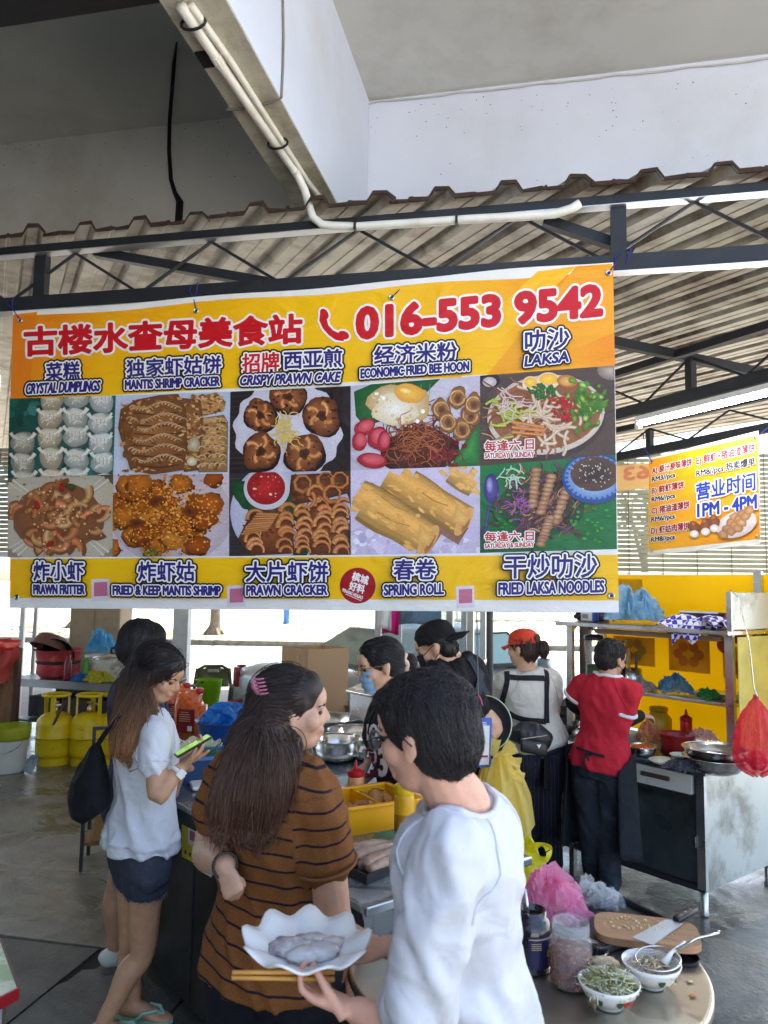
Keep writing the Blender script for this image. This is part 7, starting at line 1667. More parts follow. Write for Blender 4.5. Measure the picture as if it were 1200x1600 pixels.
spn = MB(); s0 = tp(1018, 1540)+V(.03, -.01, .06); s1 = s0+V(.075, .045, .035); spn.tube([s0, s0.lerp(s1, .4)+Z3*.01, s1], [.012, .005, .008], 8); o = part('soup_spoon', spn, m_china, None, smooth=True); tag(o, 'white china spoon handle leaning in the strainer bowl', 'spoon')
# glass jar of shrimp paste
jc = tp(892, 1538); gj = thing('glass_jar', 'clear plastic jar half full of brown chilli shrimp', 'jar', jc)
m_glass = film('clear_jar', (.95, .97, .97), .12, .05, .05, .2, 20)
part('jar', MB().lathe([(.045, 0), (.054, .004), (.056, .02), (.056, .115), (.05, .128), (.0485, .131), (.0485, .165), (.047, .165), (.046, .13)], n=40), m_glass, gj, smooth=True)
for z in (.138, .148, .158): part('thread', MB().tube([(.0495*math.cos(a), .0495*math.sin(a), z) for a in np.linspace(0, 6.2832, 33)[:-1]], .0014, 5, closed=True), m_glass, gj, smooth=True)
m_paste = mat('chilli_shrimp', rgb(104, 54, 32), .6, var=.5, nscale=70, bump=.8, bscale=110, col2=rgb(176, 122, 84), c2scale=60, c2lo=.54, c2hi=.62)
part('paste', MB().lathe([(.043, .003), (.0525, .006), (.0545, .02), (.0545, .088), (.045, .098), (.02, .092), (0, .096)], n=36, wob=lambda a, i: 1-.02*abs(math.sin(7*a+i))), m_paste, gj, smooth=True)
sp_ = MB(); r = random.Random(8)
for i in range(260):
    a, z = r.uniform(0, 6.28), r.uniform(.01, .10); p = V(.0535*math.cos(a), .0535*math.sin(a), z); d_ = V(r.gauss(0, 1), r.gauss(0, 1), r.gauss(0, 1)).normalized()*.006; sp_.tube([p-d_, p+d_], [.0016, .001], 4, caps=False)
part('shreds', sp_, mat('chilli_shreds', rgb(134, 76, 46), .6, var=.5, nscale=50), gj, kind='stuff', recalc=False)
# dark jar of sauce with label
dc = tp(830, 1512); dj = thing('sauce_jar', 'dark glass sauce jar with navy label behind the clear jar', 'jar', dc)
part('jar', MB().lathe([(.05, 0), (.056, .006), (.056, .115), (.048, .135), (.042, .14), (.042, .158), (.039, .158), (.039, .13)], n=36), mat('dark_glass', rgb(36, 34, 44), .12, coat=.5), dj, smooth=True)
part('content', MB().lathe([(.039, .14), (0, .141)], n=24), mat('soy_paste', rgb(44, 26, 20), .25), dj)
lbm = MB(); lbm.grid(lambda u, v: (.0572*math.cos(-1.9+1.7*u), .0572*math.sin(-1.9+1.7*u), .02+.085*v), 16, 2); part('label', lbm, mat('navy_label', rgb(38, 36, 74), .4), dj, smooth=True, recalc=False)
lb2 = MB(); lb2.grid(lambda u, v: (.0578*math.cos(-1.86+1.62*u), .0578*math.sin(-1.86+1.62*u), .0965+.003*v), 16, 1); part('label_border', lb2, mat('gold_print', rgb(190, 170, 130), .4), dj, smooth=True, recalc=False)
def jar_text(body, a0, a1, z0, z1, m):
    vs_, fs_ = text2d(body, .015); xs = [v[0] for v in vs_]; ys = [v[1] for v in vs_]; mb = MB(); x0, x1, y0, y1 = min(xs), max(xs), min(ys), max(ys)
    mb.add([(.0584*math.cos(a0+(a1-a0)*(x-x0)/(x1-x0)), .0584*math.sin(a0+(a1-a0)*(x-x0)/(x1-x0)), z0+(z1-z0)*(y-y0)/(y1-y0)) for x, y in vs_], fs_); part('lettering', mb, m, dj, recalc=False)
jar_text('甜', -.95, -.62, .05, .068, mat('yellow_print', rgb(226, 180, 40), .4))
for k in range(4): lb3 = MB(); lb3.grid(lambda u, v: (.0580*math.cos(-1.75+.5*u), .0580*math.sin(-1.75+.5*u), .086-.005*k+.002*v), 6, 1); part('label_line', lb3, MATS['gold_print'], dj, recalc=False)
part('spoon_handle', MB().tube([(.0, .02, .10), (-.012, .03, .20)], .005, 8), m_steel, dj, smooth=True)
# baking tray, chopping board, cleaver
bt_c = tp(955, 1450); bt = thing('baking_tray', 'black baking tray under the chopping board on the round table', 'tray', bt_c, R(28))
part('tray_base', MB().bbox((0, 0, .004), (.34, .24, .006), .003), mat('tray_black', rgb(34, 36, 40), .35, var=.3), bt)
for (x, y, sx, sy) in ((-.172, 0, .012, .25), (.172, 0, .012, .25), (0, -.122, .345, .012), (0, .122, .345, .012)): part('tray_wall', MB().bbox((x, y, .014), (sx, sy, .022), .004), MATS['tray_black'], bt)
cbd = tp(1010, 1476)+V(0, 0, .026); m_wood = mat('chopping_wood', rgb(176, 134, 96), .6, var=.15, nscale=5, stretch=(1, 9, 1), col2=rgb(136, 98, 66), c2scale=4)
cb1 = thing('chopping_board', 'worn wooden chopping board with a cleaver lying on it', 'board', cbd, R(-14))
nb_ = [(.15*abs(math.cos(t))**.35*math.copysign(1, math.cos(t)), .095*abs(math.sin(t))**.55*math.copysign(1, math.sin(t))) for t in np.linspace(0, 6.2832, 49)[:-1]]
part('board', MB().extrude(nb_, V(0, 0, 0), V(1, 0, 0), V(0, 1, 0), Z3, .02), m_wood, cb1)
gr_ = MB(); r = random.Random(12)
for i in range(46): p = V(r.gauss(-.03, .05), r.gauss(0, .035), .0225); s_ = r.uniform(.002, .005); gr_.blob(p, s_, .3, 2, 1, i)
part('crumbs', gr_, mat('garlic_crumbs', rgb(226, 206, 160), .6, var=.3, nscale=60), cb1, kind='stuff')
kv = cbd+V(.06, .0, .022); kdir = (on_z(1085, 1445, TZ+.06)-on_z(1010, 1490, TZ+.05)).normalized(); kdir.z = .03; kdir.normalize(); ks = Z3.cross(kdir).normalized()
kf = thing('cleaver', 'steel cleaver with black handle lying on the chopping board', 'knife', kv)
pw('blade', MB().extrude([(-.10, -.034), (.09, -.02), (.092, .014), (.07, .028), (-.105, .03)], kv+Z3*.001-kdir*.03, kdir, ks, Z3, .0025), mat('blade_steel', rgb(186, 194, 200), .35, metal=.4), kf)
pw('handle', MB().bbox(kv+kdir*.112+Z3*.008, (.115, .026, .018), .006, kdir, ks, Z3), m_blackpl, kf, smooth=True)
for k in range(3): c = kv+kdir*(.08+.03*k)+Z3*.0165; pw('rivet', MB().tube([c, c+Z3*.0012], .0028, 8), m_steel, kf)
o = bowl('black_dish', 'small black dish by the strainer handle on the round table', tp(1066, 1500), .045, .012, m_blackpl, None, base=.8, cat='dish', rim=False)
bowl('steel_saucer', 'round steel saucer edge behind the clear jar', tp(918, 1490)+V(0, 0, .001), .055, .014, m_steel, None, base=.8, cat='saucer')
o = part('garlic_skin', MB().blob((0, 0, .014), .028, .4, 2.2, 3, 6, (1.4, .8, .5)), m_garlic, None, smooth=True); o.location = tp(945, 1512); tag(o, 'pale curled dough scrap between jar and chopping board', 'dough')
for i, (x, y, c) in enumerate(((1082, 1557, rgb(206, 120, 50)), (1078, 1535, rgb(220, 200, 150)), (842, 1590, rgb(200, 190, 150)))):
    o = part('food_crumb', MB().blob((0, 0, .003), .007, .4, 2, 2, i, (1.3, .8, .4)), mat('crumb%d' % i, c, .6), None, smooth=True); o.location = tp(x, y); tag(o, ['orange', 'cream', 'pale'][i]+' food crumb lying on the tan tabletop', 'crumb')
m_pfilm = film('pink_film', rgb(250, 184, 216), .42, .14, .4, .5, 30); m_cfilm = film('clear_film', (.9, .92, .93), .22, .1, .3, .5, 30)
def heap(mb, c, r, h, seed, nu=54, nv=13):
    """crinkled film standing in a loose heap: pleated, flat shaded"""
    g = random.Random(seed); ph = seed*3.7; vs_ = []
    for j in range(nv+1):
        p = j/nv
        for i in range(nu):
            t = 2*math.pi*i/nu; w = mnoise.noise(V(math.cos(t)*1.3+ph, math.sin(t)*1.3, p*1.5)); pl_ = abs((t*2.2+w*2.5+p*.8) % 1.0-.5)*2
            rr_ = r*p**.8*(.8+.45*mnoise.noise(V(math.cos(t)*2+ph, math.sin(t)*2, 0)))*(1+.22*(pl_-.5)); z = h*(math.cos(p*1.5)**.7)*(.75+.5*w)+.30*h*(pl_-.4)*p*(1.15-p)*1.6+g.gauss(0, .004)
            vs_.append(c+V(rr_*math.cos(t)+g.gauss(0, .003), rr_*math.sin(t)+g.gauss(0, .003), max(.003, z)))
    mb.add(vs_, [(j*nu+i, j*nu+(i+1) % nu, (j+1)*nu+(i+1) % nu, (j+1)*nu+i) for j in range(nv) for i in range(nu)])
mb = MB(); heap(mb, tp(862, 1440)+V(-.01, .03, 0), .13, .17, 1); heap(mb, tp(850, 1436)+V(.03, .0, 0), .12, .12, 2)
o = part('pink_bag', mb, m_pfilm, None, recalc=False); tag(o, 'crumpled translucent pink plastic bag on the round table', 'plastic bag')
mb = MB(); heap(mb, tp(925, 1413), .08, .09, 3); heap(mb, tp(950, 1416), .07, .06, 4)
o = part('clear_bag', mb, m_cfilm, None, recalc=False); tag(o, 'crumpled clear plastic bag at the far edge of round table', 'plastic bag')

# ------------------------------------------------------------------ the steel cart on the right
K0 = gz(1105, 1437); 
def K(a, b, z=0.0): return K0+U1*a+U2*b+Z3*z
m_cart = mat('cart_steel', rgb(196, 202, 198), .4, metal=.55, var=.12, nscale=3, rvar=.12, col2=rgb(150, 152, 142), c2scale=4); m_dark2 = mat('grimy_panel', rgb(72, 80, 80), .4, metal=.4, var=.35, nscale=5, col2=rgb(46, 50, 50), c2scale=3, rvar=.15)
CZ, CL, CD = .80, 1.22, .80
ca = thing('steel_cart', 'stainless food cart with white drawer and grimy dark front', 'cart', K(.6, .4))
pw('worktop', MB().bbox(K(CL/2, CD/2, CZ-.015), (CL+.04, CD+.04, .03), .006, U1, U2), m_ctop, ca)
pw('end_panel', MB().box(K(.012, CD/2, .455), (.016, CD, .63), U1, U2), m_cart, ca)
pw('end_panel', MB().box(K(CL-.012, CD/2, .455), (.016, CD, .63), U1, U2), m_cart, ca)
pw('front_panel', MB().box(K(CL/2, .03, .40), (CL-.08, .012, .50), U1, U2), m_dark2, ca)
pw('back_panel', MB().box(K(CL/2, CD-.02, .455), (CL-.04, .012, .62), U1, U2), m_cart, ca)
pw('bottom_panel', MB().box(K(CL/2, CD/2, .145), (CL-.03, CD-.03, .012), U1, U2), m_cart, ca)
pw('front_rail', MB().box(K(CL/2, .012, .64), (CL-.02, .03, .03), U1, U2), m_black, ca); pw('front_rail', MB().box(K(CL/2, .012, .15), (CL-.02, .03, .03), U1, U2), m_black, ca)
pw('corner_post', MB().box(K(.022, .006, .46), (.05, .026, .62), U1, U2), m_steel, ca); pw('corner_post', MB().box(K(CL-.022, .006, .46), (.05, .026, .62), U1, U2), m_steel, ca)
pw('drawer_recess', MB().box(K(.62, .026, .71), (1.10, .012, .10), U1, U2), m_dark2, ca)
dr = pw('drawer', MB().bbox(K(.30, .010, .705), (.46, .03, .11), .004, U1, U2), mat('drawer_white', rgb(206, 208, 202), .45, var=.1, nscale=4, col2=rgb(150, 140, 124), c2scale=6, c2lo=.6, c2hi=.75), ca)
pw('handle', MB().bbox(K(.30, -.012, .712), (.19, .016, .026), .006, U1, U2), mat('brown_handle', rgb(84, 62, 50), .5), dr)
pw('latch', MB().box(K(.055, -.012, .40), (.012, .012, .06), U1, U2), m_steel_b, ca)
for a in (.03, CL-.03):
    for b in (.03, CD-.03): pw('leg', MB().lathe([(.022, 0), (.026, .01), (.02, .03), (.02, .145)], c=K(a, b), n=14), m_steel, ca, smooth=True)
# the rack on the cart: shelves, posts, yellow acrylic back
sh = thing('cart_shelf', 'steel shelf rack with yellow acrylic back standing on the cart', 'shelf', K(.6, .6, CZ))
m_acr = mat('yellow_acrylic', rgb(250, 216, 6), .35, var=.08, nscale=2, transl=.62)
m_acr2 = mat('yellow_sticker', rgb(230, 190, 22), .5, var=.2, nscale=6, transl=.5); m_acr3 = mat('cream_acrylic', rgb(240, 226, 130), .35, transl=.5)
B0, B1 = .36, .74; S1, S2, SZ = 1.12, 1.54, 1.60
for a in (.02, CL-.02):
    for b, top in ((B0, S2+.0), (B1, 1.93)): pw('post', MB().box(K(a, b, (CZ+top)/2), (.05, .03, top-CZ), U1, U2), m_steel, sh)
pw('shelf_board', MB().bbox(K(CL/2, (B0+B1)/2, S1), (CL-.03, B1-B0-.02, .022), .004, U1, U2), m_steel, sh)
pw('shelf_board', MB().bbox(K(CL/2, (B0+B1)/2-.04, S2+.014), (CL+.06, B1-B0+.14, .028), .004, U1, U2), m_steel, sh)
pw('acrylic_panel', MB().box(K(CL/2-.1, B1+.03, 1.36), (CL+.3, .005, 1.10), U1, U2), m_acr, sh)
pw('acrylic_panel', MB().box(K(-.035, .60, 1.17), (.005, .50, .72), U1, U2), m_acr3, sh)
for (a, z, w_, h_) in ((.95, 1.36, .34, .20), (.52, 1.36, .30, .22), (.2, 1.34, .16, .2)  , (.98, 1.83, .22, .1)): pw('poster', MB().box(K(a, B1+.024, z), (w_, .003, h_), U1, U2), m_acr2, sh)
disc = K(.26, B1+.018, 1.45); pw('round_sticker', MB().tube([disc, disc-U2*.003], .055, 24), mat('amber_disc', rgb(206, 110, 20), .5, transl=.4), sh)
for (a, z, n_, w_, c) in ((.52, 1.37, 6, .11, rgb(230, 140, 20)), (.95, 1.37, 6, .10, rgb(200, 150, 40)), (.14, 1.3, 4, .06, rgb(214, 120, 10))):
    for k in range(n_): q = K(a+w_*math.cos(k*1.05)*.7, B1+.0185, z+w_*math.sin(k*1.05)*.5); pw('poster_dish', MB().tube([q, q-U2*.002], .035, 12), mat('dish%d' % int(a*100), c, .5, transl=.4), sh)
for k in range(5): q = K(.02+.15*k, B1+.012, 1.53-.012*(k % 2)); pw('bunting', MB().tube([q, q-U2*.003], .055, 14), mat('brown_bunting', rgb(176, 92, 50), .6, transl=.3), sh)
pw('lamp_housing', MB().beam(K(.10, .40, S2-.03), K(1.0, .40, S2-.03), .05, .03), mat('old_lamp', rgb(150, 130, 110), .6), sh)
pw('end_box', MB().bbox(K(-.05, .50, S2+.145), (.02, .52, .22), .004, U1, U2), m_cart, sh)
pw('end_box_edge', MB().box(K(-.052, .232, S2+.145), (.03, .014, .225), U1, U2), m_steel, sh)
def kp(px, py, z): return on_z(px, py, z)
# items on the shelves
def crumple(name, label, c, r, m, sc=(1, 1, .7), seed=0, n=1, cat='plastic bag', sp=.05, rough=.42):
    mb = MB(); rg_ = random.Random(seed)
    for k in range(n): heap(mb, V(rg_.uniform(-sp, sp)*(n > 1), 0, 0), r*1.25*(sc[0]+sc[1])/2, r*sc[2]*2.0, seed+k)
    o = part(name, mb, m, None, recalc=False); o.location = c; tag(o, label, cat); return o
TS = S2+.03
crumple('pale_blue_bag', 'big pale blue plastic bag on the top shelf of the cart', K(.70, .46, TS), .20, film('sky_film', rgb(160, 204, 228), .7, .2, .4), (1.0, .55, .62), 3, 2, sp=.12, rough=.4)
crumple('dark_bag', 'dark navy plastic bag behind the small radio', K(1.14, .52, TS), .11, film('navy_film', rgb(30, 34, 60), .9, .25, .1), (1, .8, .8), 5)
rd = K(1.04, .36, TS); rt2_ = thing('radio', 'small white and blue radio at the end of top shelf', 'radio', rd)
pw('case', MB().bbox(rd+Z3*.045, (.11, .05, .085), .014, U1, U2), m_white, rt2_, smooth=True); pw('blue_end', MB().bbox(rd+U1*-.058+Z3*.045, (.03, .052, .088), .012, U1, U2), mat('radio_blue', rgb(36, 76, 160), .4), rt2_, smooth=True)
pw('speaker', MB().box(rd-U2*.026+Z3*.04+U1*.01, (.05, .003, .03), U1, U2), mat('grey_grille', rgb(150, 150, 150), .6), rt2_)
pw('dial', MB().box(rd-U2*.026+Z3*.074+U1*.01, (.05, .003, .008), U1, U2), m_black, rt2_)
bxk = K(1.18, .60, TS); bk_ = thing('dark_carton', 'dark brown carton at the far end of top shelf', 'box', bxk); pw('carton', MB().bbox(bxk+Z3*.11, (.14, .2, .22), .004, U1, U2), mat('brown_carton', rgb(74, 58, 50), .8), bk_)
bx2 = K(.26, .52, TS); b2k = thing('black_carton', 'open black box behind the checked cloth', 'box', bx2); pw('carton', MB().bbox(bx2+Z3*.05, (.26, .16, .09), .004, U1, U2), mat('black_card', rgb(44, 42, 44), .6), b2k); pw('rim', MB().box(bx2+Z3*.097-U2*.08, (.262, .006, .012), U1, U2), m_white, b2k)
m_check = bpy.data.materials.new('checked_cloth'); m_check.use_nodes = True
_N = m_check.node_tree.nodes; _L = m_check.node_tree.links; _c = _N.new('ShaderNodeTexChecker'); _c.inputs['Scale'].default_value = 34; _c.inputs[1].default_value = (*rgb(70, 54, 150), 1); _c.inputs[2].default_value = (*rgb(222, 218, 226), 1); _t = _N.new('ShaderNodeTexCoord'); _L.new(_t.outputs['UV'], _c.inputs['Vector']); _at = _N.new('ShaderNodeTexCoord')
_m = _N.new('ShaderNodeMapping'); _L.new(_at.outputs['Object'], _m.inputs[0]); _L.new(_m.outputs[0], _c.inputs['Vector']); _L.new(_c.outputs[0], _N['Principled BSDF'].inputs['Base Color']); _N['Principled BSDF'].inputs['Roughness'].default_value = .9
cl_ = MB(); rg_ = random.Random(2)
cl_.grid(lambda u, v: K(.04+.40*u, .26+.20*v-.03*max(0, .25-v), TS+.012+.055*abs(math.sin(u*8+v*4))*(.4+.6*math.sin(math.pi*u))+.02*math.sin(v*9+u*5)-(.13*max(0, .22-v)/.22 if .25 < u < .75 else .02*max(0, .2-v))), 44, 20)
o = part('checked_cloth', cl_, m_check, None, smooth=True, recalc=False); tag(o, 'purple and white checked cloth folded over the shelf edge', 'cloth'); o.modifiers.new('t', 'SOLIDIFY').thickness = .006
crumple('pink_bag', 'small bright pink bag beside the steel end box', K(.06, .50, TS), .07, film('hot_pink_film', rgb(240, 90, 160), .8), (1, 1, .8), 7)
# mid shelf: steel tin with ladles, bags, utensils
M1 = S1+.012
tn = K(.80, .52, M1); tt = thing('utensil_tin', 'steel tin holding ladles and a knife on the middle shelf', 'tin', tn)
part('tin', MB().lathe([(.06, 0), (.062, .002), (.062, .13), (.060, .13), (.058, .01), (0, .008)], n=24), m_steel, tt, smooth=True)
lds = thing('ladle', 'steel ladle with round cup standing in the utensil tin', 'ladle', tn)
part('stem', MB().tube([(.0, 0, .02), (-.06, -.02, .27)], .006, 7), m_steel, lds); part('cup', MB().lathe([(.012, 0), (.036, .012), (.048, .05), (.046, .05), (.034, .016), (0, .006)], c=(-.08, -.03, .27), n=20, X=V(.9, 0, .3), Y=V(0, 1, 0), Z=V(-.35, -.45, .8).normalized()), m_steel_b, lds, smooth=True)
lk = thing('kitchen_knife', 'black handled knife standing in the utensil tin', 'knife', tn); part('handle', MB().bbox((.03, .01, .17), (.018, .012, .10), .004), m_blackpl, lk)
o = part('wooden_spatula', MB().bbox((-.015, .03, .16), (.02, .006, .2), .002), mat('orange_wood', rgb(190, 120, 60), .6), None); o.location = tn; tag(o, 'orange wooden spatula handle in the utensil tin', 'spatula')
crumple('blue_bag', 'blue plastic bag at the front of the middle shelf', K(.86, .40, M1), .07, m_bfilm, (1.2, .9, .5), 11); crumple('teal_bag', 'teal blue translucent bag in the middle of the shelf', K(.44, .46, M1), .10, film('teal_film', rgb(96, 164, 200), .6), (1.1, .8, .75), 12)
crumple('green_bag', 'small green plastic bag at the right of middle shelf', K(.20, .42, M1), .065, film('grass_film', rgb(50, 150, 70), .8), (1.1, .8, .6), 13); crumple('white_bag', 'greyish white plastic bag below the ladles', K(.66, .42, M1), .09, film('grey_film', rgb(190, 186, 180), .75), (1.2, .8, .5), 14)
for k in range(3): o = part('steel_tray', MB().bbox((0, 0, .008+.012*k), (.30, .2, .008), .003), m_steel, None); o.location = K(.20, .56, M1); o.rotation_euler = (0, 0, math.atan2(U1.y, U1.x)+.05*k); tag(o, ['lowest', 'middle', 'topmost'][k]+' steel tray in the stack on middle shelf', 'tray', 'steel trays on the middle shelf')
bl = K(1.06, .44, M1-.02); blt = thing('blender_jar', 'clear blender jar with dark green lid and base', 'blender', bl)
part('base', MB().lathe([(.055, .012), (.06, .02), (.052, .16)], n=20), mat('olive_plastic', rgb(56, 84, 40), .4), blt, smooth=True); part('jug', MB().lathe([(.05, .165), (.056, .18), (.066, .33), (.063, .33), (.052, .18)], n=24), m_glass, blt, smooth=True); part('lid', MB().lathe([(.066, .33), (.068, .335), (.066, .36), (.03, .37)], n=24), m_blackpl, blt, smooth=True); part('handle', MB().tube([(.06, -.03, .31), (.10, -.05, .30), (.10, -.05, .22), (.056, -.03, .20)], .008, 7), m_glass, blt, smooth=True)
# things on the cart's worktop
bowl('steel_bowl', 'steel bowl with orange noodles at the red shirt worker hands', kp(1003, 1180, CZ), .09, .055, m_steel_b, None, fill=m_sauce, fz=1.0)
for k in range(2): bowl('steel_basin', ['lower steel basin of the pair on the cart worktop', 'upper steel basin with a plastic bag in it on the cart'][k], kp(1118, 1207, CZ)+V(0, 0, .05*k), .165, .085, m_steel_b, 'steel basins on the cart')
crumple('clear_bag', 'clear plastic bag with pink tint in the upper steel basin', kp(1100, 1186, CZ)+V(0, 0, .09), .09, film('pale_pink_film', rgb(230, 206, 206), .4), (1.1, 1, .5), 15)
rp = kp(1060, 1182, CZ); rpt = bowl('red_pot', 'red plastic pot with a black mark on the cart worktop', rp, .105, .135, mat('red_plastic', rgb(146, 22, 26), .35), None, base=.78, flare=1.04, cat='pot')
squeeze('ketchup_bottle', 'red squeeze bottle behind the red pot on the cart', kp(1073, 1165, CZ), mat('ketchup_red', rgb(190, 22, 26), .3), m_redcap, .2, .038)
crumple('noodle_bag', 'plastic bag of orange noodles above the steel bowl', kp(1014, 1172, CZ)+V(0, 0, .05), .075, film('orange_film', rgb(226, 160, 120), .6), (1, 1, .85), 16)
bowl('plate', 'white plate of shredded vegetables at the front of the cart', kp(1036, 1193, CZ), .075, .02, MATS['white_melamine'], None, fill=m_sprout, fz=1.2)
bowl('green_bowl', 'pale green melamine bowl behind the front plate', kp(1066, 1193, CZ), .065, .05, mat('pale_green_mel', rgb(196, 206, 190), .4), None)
crumple('dark_cloth', 'dark grey crumpled cloth on the edge of cart', kp(1065, 1204, CZ), .075, cloth_mat('grey_rag', rgb(74, 76, 84)), (1.2, .9, .5), 17, cat='cloth')
for k in range(5):
    o = bowl('bowl', 'cream melamine bowl in the stack left of the orange noodles', kp(982, 1165, CZ)+V(0, 0, .014*k), .08, .03, mat('cream_melamine', rgb(214, 208, 190), .4), 'stacked cream bowls on the cart', rim=False)
    o['label'] = ['lowest', 'second lowest', 'middle', 'second highest', 'topmost'][k]+' cream bowl in the stack beside the red shirt worker'
yj = kp(1030, 1150, CZ); yjt = thing('yellow_jar', 'yellow tinted jar at the back of the cart worktop', 'jar', yj); part('jar', MB().lathe([(.08, 0), (.085, .02), (.085, .12), (.06, .15), (.055, .17)], n=24), mat('amber_jar', rgb(220, 190, 60), .25, transl=.4), yjt, smooth=True); part('lid', MB().lathe([(.06, .17), (.062, .172), (.062, .195), (.05, .2)], n=24), mat('amber_lid', rgb(196, 150, 30), .4), yjt, smooth=True)
# red bag hanging from the shelf end
hb = K(-.08, .26, TS+.18); rb = thing('red_bag', 'translucent red plastic bag hanging from a wire hook by the cart', 'plastic bag', hb)
pw('wire_hook', MB().tube([K(-.045, .26, TS+.24), K(-.09, .26, TS+.20), at(1170, 1000, 4.0), at(1178, 1075, 3.98), at(1183, 1088, 3.97), at(1178, 1094, 3.98)], .003, 5), m_steel, rb)
mb = MB(); tpb = at(1180, 1086, 3.98); Xb = V(.95, .3, 0); Yb = V(-.3, .95, 0)
secs_ = [(0, .006), (.03, .02), (.09, .065), (.17, .10), (.27, .115), (.34, .105), (.385, .075), (.405, .02)]; n = 40; vs_ = []; g_ = random.Random(6); secs_ = [(np.interp(x, range(8), [a for a, _ in secs_]), np.interp(x, range(8), [b for _, b in secs_])) for x in np.linspace(0, 7, 19)]
for i, (dz, r_) in enumerate(secs_):
    i *= .4
    for j in range(n): t = 2*math.pi*j/n; w_ = 1+.26*(abs(math.sin(4.5*t+i*.35))-.5)*(1-.4*i/8)+.1*math.sin(13*t+i); vs_.append(tpb+Xb*(math.cos(t)*r_*w_)+Yb*(math.sin(t)*r_*w_*.75)-Z3*(dz+.01*math.sin(5*t)*(i/8))+V(g_.gauss(0, .0025), g_.gauss(0, .0025), g_.gauss(0, .002)))
mb.add(vs_, [(i*n+j, i*n+(j+1) % n, (i+1)*n+(j+1) % n, (i+1)*n+j) for i in range(len(secs_)-1) for j in range(n)]); pw('bag', mb, film('red_film', rgb(240, 70, 96), .42, .14, .4, .5, 30), rb, recalc=False)
pw('contents', MB().blob(tpb-Z3*.33, .05, .2, 2, 3, 3), mat('pink_content', rgb(190, 60, 70), .6), rb, smooth=True)
# stove stand with pans between the two workers
sv = gz(885, 1330); sv = at(880, 1160, 5.25); sv.z = 0
stv = thing('pan_stand', 'low steel stand with pans between red cap and red shirt workers', 'stand', sv)
pw('top', MB().bbox(sv+Z3*.79, (.55, .5, .03), .005, U1, U2), m_steel, stv)
for a in (-.25, .25):
    for b in (-.22, .22): pw('leg', MB().box(sv+U1*a+U2*b+Z3*.388, (.035, .035, .775), U1, U2), m_steel, stv)
for k, (px, py, r_, lab) in enumerate(((872, 1142, .16, 'black frying pan in front on the pan stand'), (890, 1125, .17, 'blackened wok behind the frying pan'))):
    p = on_z(px, py, .806); t = thing('pan', lab, 'pan', p, 0, 'pans on the stand'); part('vessel', MB().lathe([(r_*.5, 0), (r_*.8, .02), (r_, .06+.02*k), (r_*.985, .06+.02*k), (r_*.78, .026), (0, .01)], n=32), m_blackpl if k == 0 else mat('wok_iron', rgb(60, 58, 56), .5, metal=.6), t, smooth=True)
    part('handle', MB().tube([(-r_*.6, -r_*.8, .06), (-r_*1.1, -r_*1.3, .10)], .011, 8), m_blackpl, t, smooth=True)
# ================================================================== left back: work table, gas, pots
LT = on_z(105, 1064, .75); LT.z = 0; LTX = V(.96, -.27, 0).normalized(); LTY = V(.27, .96, 0).normalized()
def T(x, y, z=0.0): return LT+LTX*x+LTY*y+Z3*z
m_tabsteel = mat('dull_steel', rgb(150, 152, 152), .4, metal=.7, var=.2, nscale=4)
wt_ = thing('work_table', 'steel work table with basins and pots at the left back', 'table', T(0, .35))
pw('top', MB().bbox(T(.12, .35, .735), (1.75, .75, .03), .004, LTX, LTY), m_tabsteel, wt_); pw('front_lip', MB().box(T(.12, -.03, .70), (1.75, .015, .06), LTX, LTY), m_tabsteel, wt_)
for x in (-.68, .92):
    for y in (.03, .68): pw('leg', MB().box(T(x, y, .36), (.045, .045, .72), LTX, LTY), m_steel, wt_)
pw('lower_shelf', MB().box(T(.12, .35, .30), (1.6, .6, .02), LTX, LTY), m_black, wt_); pw('back_panel', MB().box(T(.12, .70, .40), (1.6, .012, .64), LTX, LTY), mat('dark_board', rgb(70, 66, 60), .9, var=.4, nscale=4), wt_)  # panel below the tabletop in a dark mottled tone
for k, (x, w_) in enumerate(((-.45, .34), (.0, .4), (.45, .35))): o = part('dark_crate', MB().bbox(T(x, .38, .31+.12), (w_, .4, .22), .01, LTX, LTY), mat('crate_dark%d' % k, (rgb(58, 54, 50), rgb(70, 60, 52), rgb(50, 52, 54))[k], .85, var=.4), None); tag(o, ['dark crate under the table behind the left gas cylinder', 'dark brown crate in the middle under the work table', 'dark grey crate under the table near woman in white'][k], 'crate', 'crates under the work table')  # crates in dark, mottled tones
m_redpl = mat('scuffed_red', rgb(176, 60, 66), .5, var=.25, nscale=6, col2=rgb(206, 130, 126), c2scale=7, c2lo=.55, c2hi=.75)
rbx = T(-.28, .2, .752); rb_ = bowl('red_basin', 'big scuffed red plastic basin on the work table', rbx, .235, .30, m_redpl, None, base=.72, flare=1.12, cat='basin')
part('grime_band', MB().lathe([(.222, .155), (.2265, .165), (.229, .185), (.226, .19)], n=32), mat('soot', rgb(60, 40, 38), .9, var=.4), rb_, smooth=True)
o = bowl('brown_basin', 'dull brown basin turned over inside the red basin', rbx+V(-.04, 0, .26), .20, .15, mat('brown_plastic', rgb(122, 84, 76), .55, var=.2), None, base=.6, cat='basin'); o.rotation_euler = (R(158), R(14), 0); o.location = rbx+V(-.05, 0, .44)
o = bowl('black_wok', 'dark steel wok lid leaning in the red basin', rbx+V(.03, -.05, .24), .17, .07, mat('dark_metal', rgb(60, 62, 66), .25, metal=.8), None, base=.3, cat='wok'); o.rotation_euler = (R(120), R(10), 0); o.location = rbx+V(.05, -.06, .31)
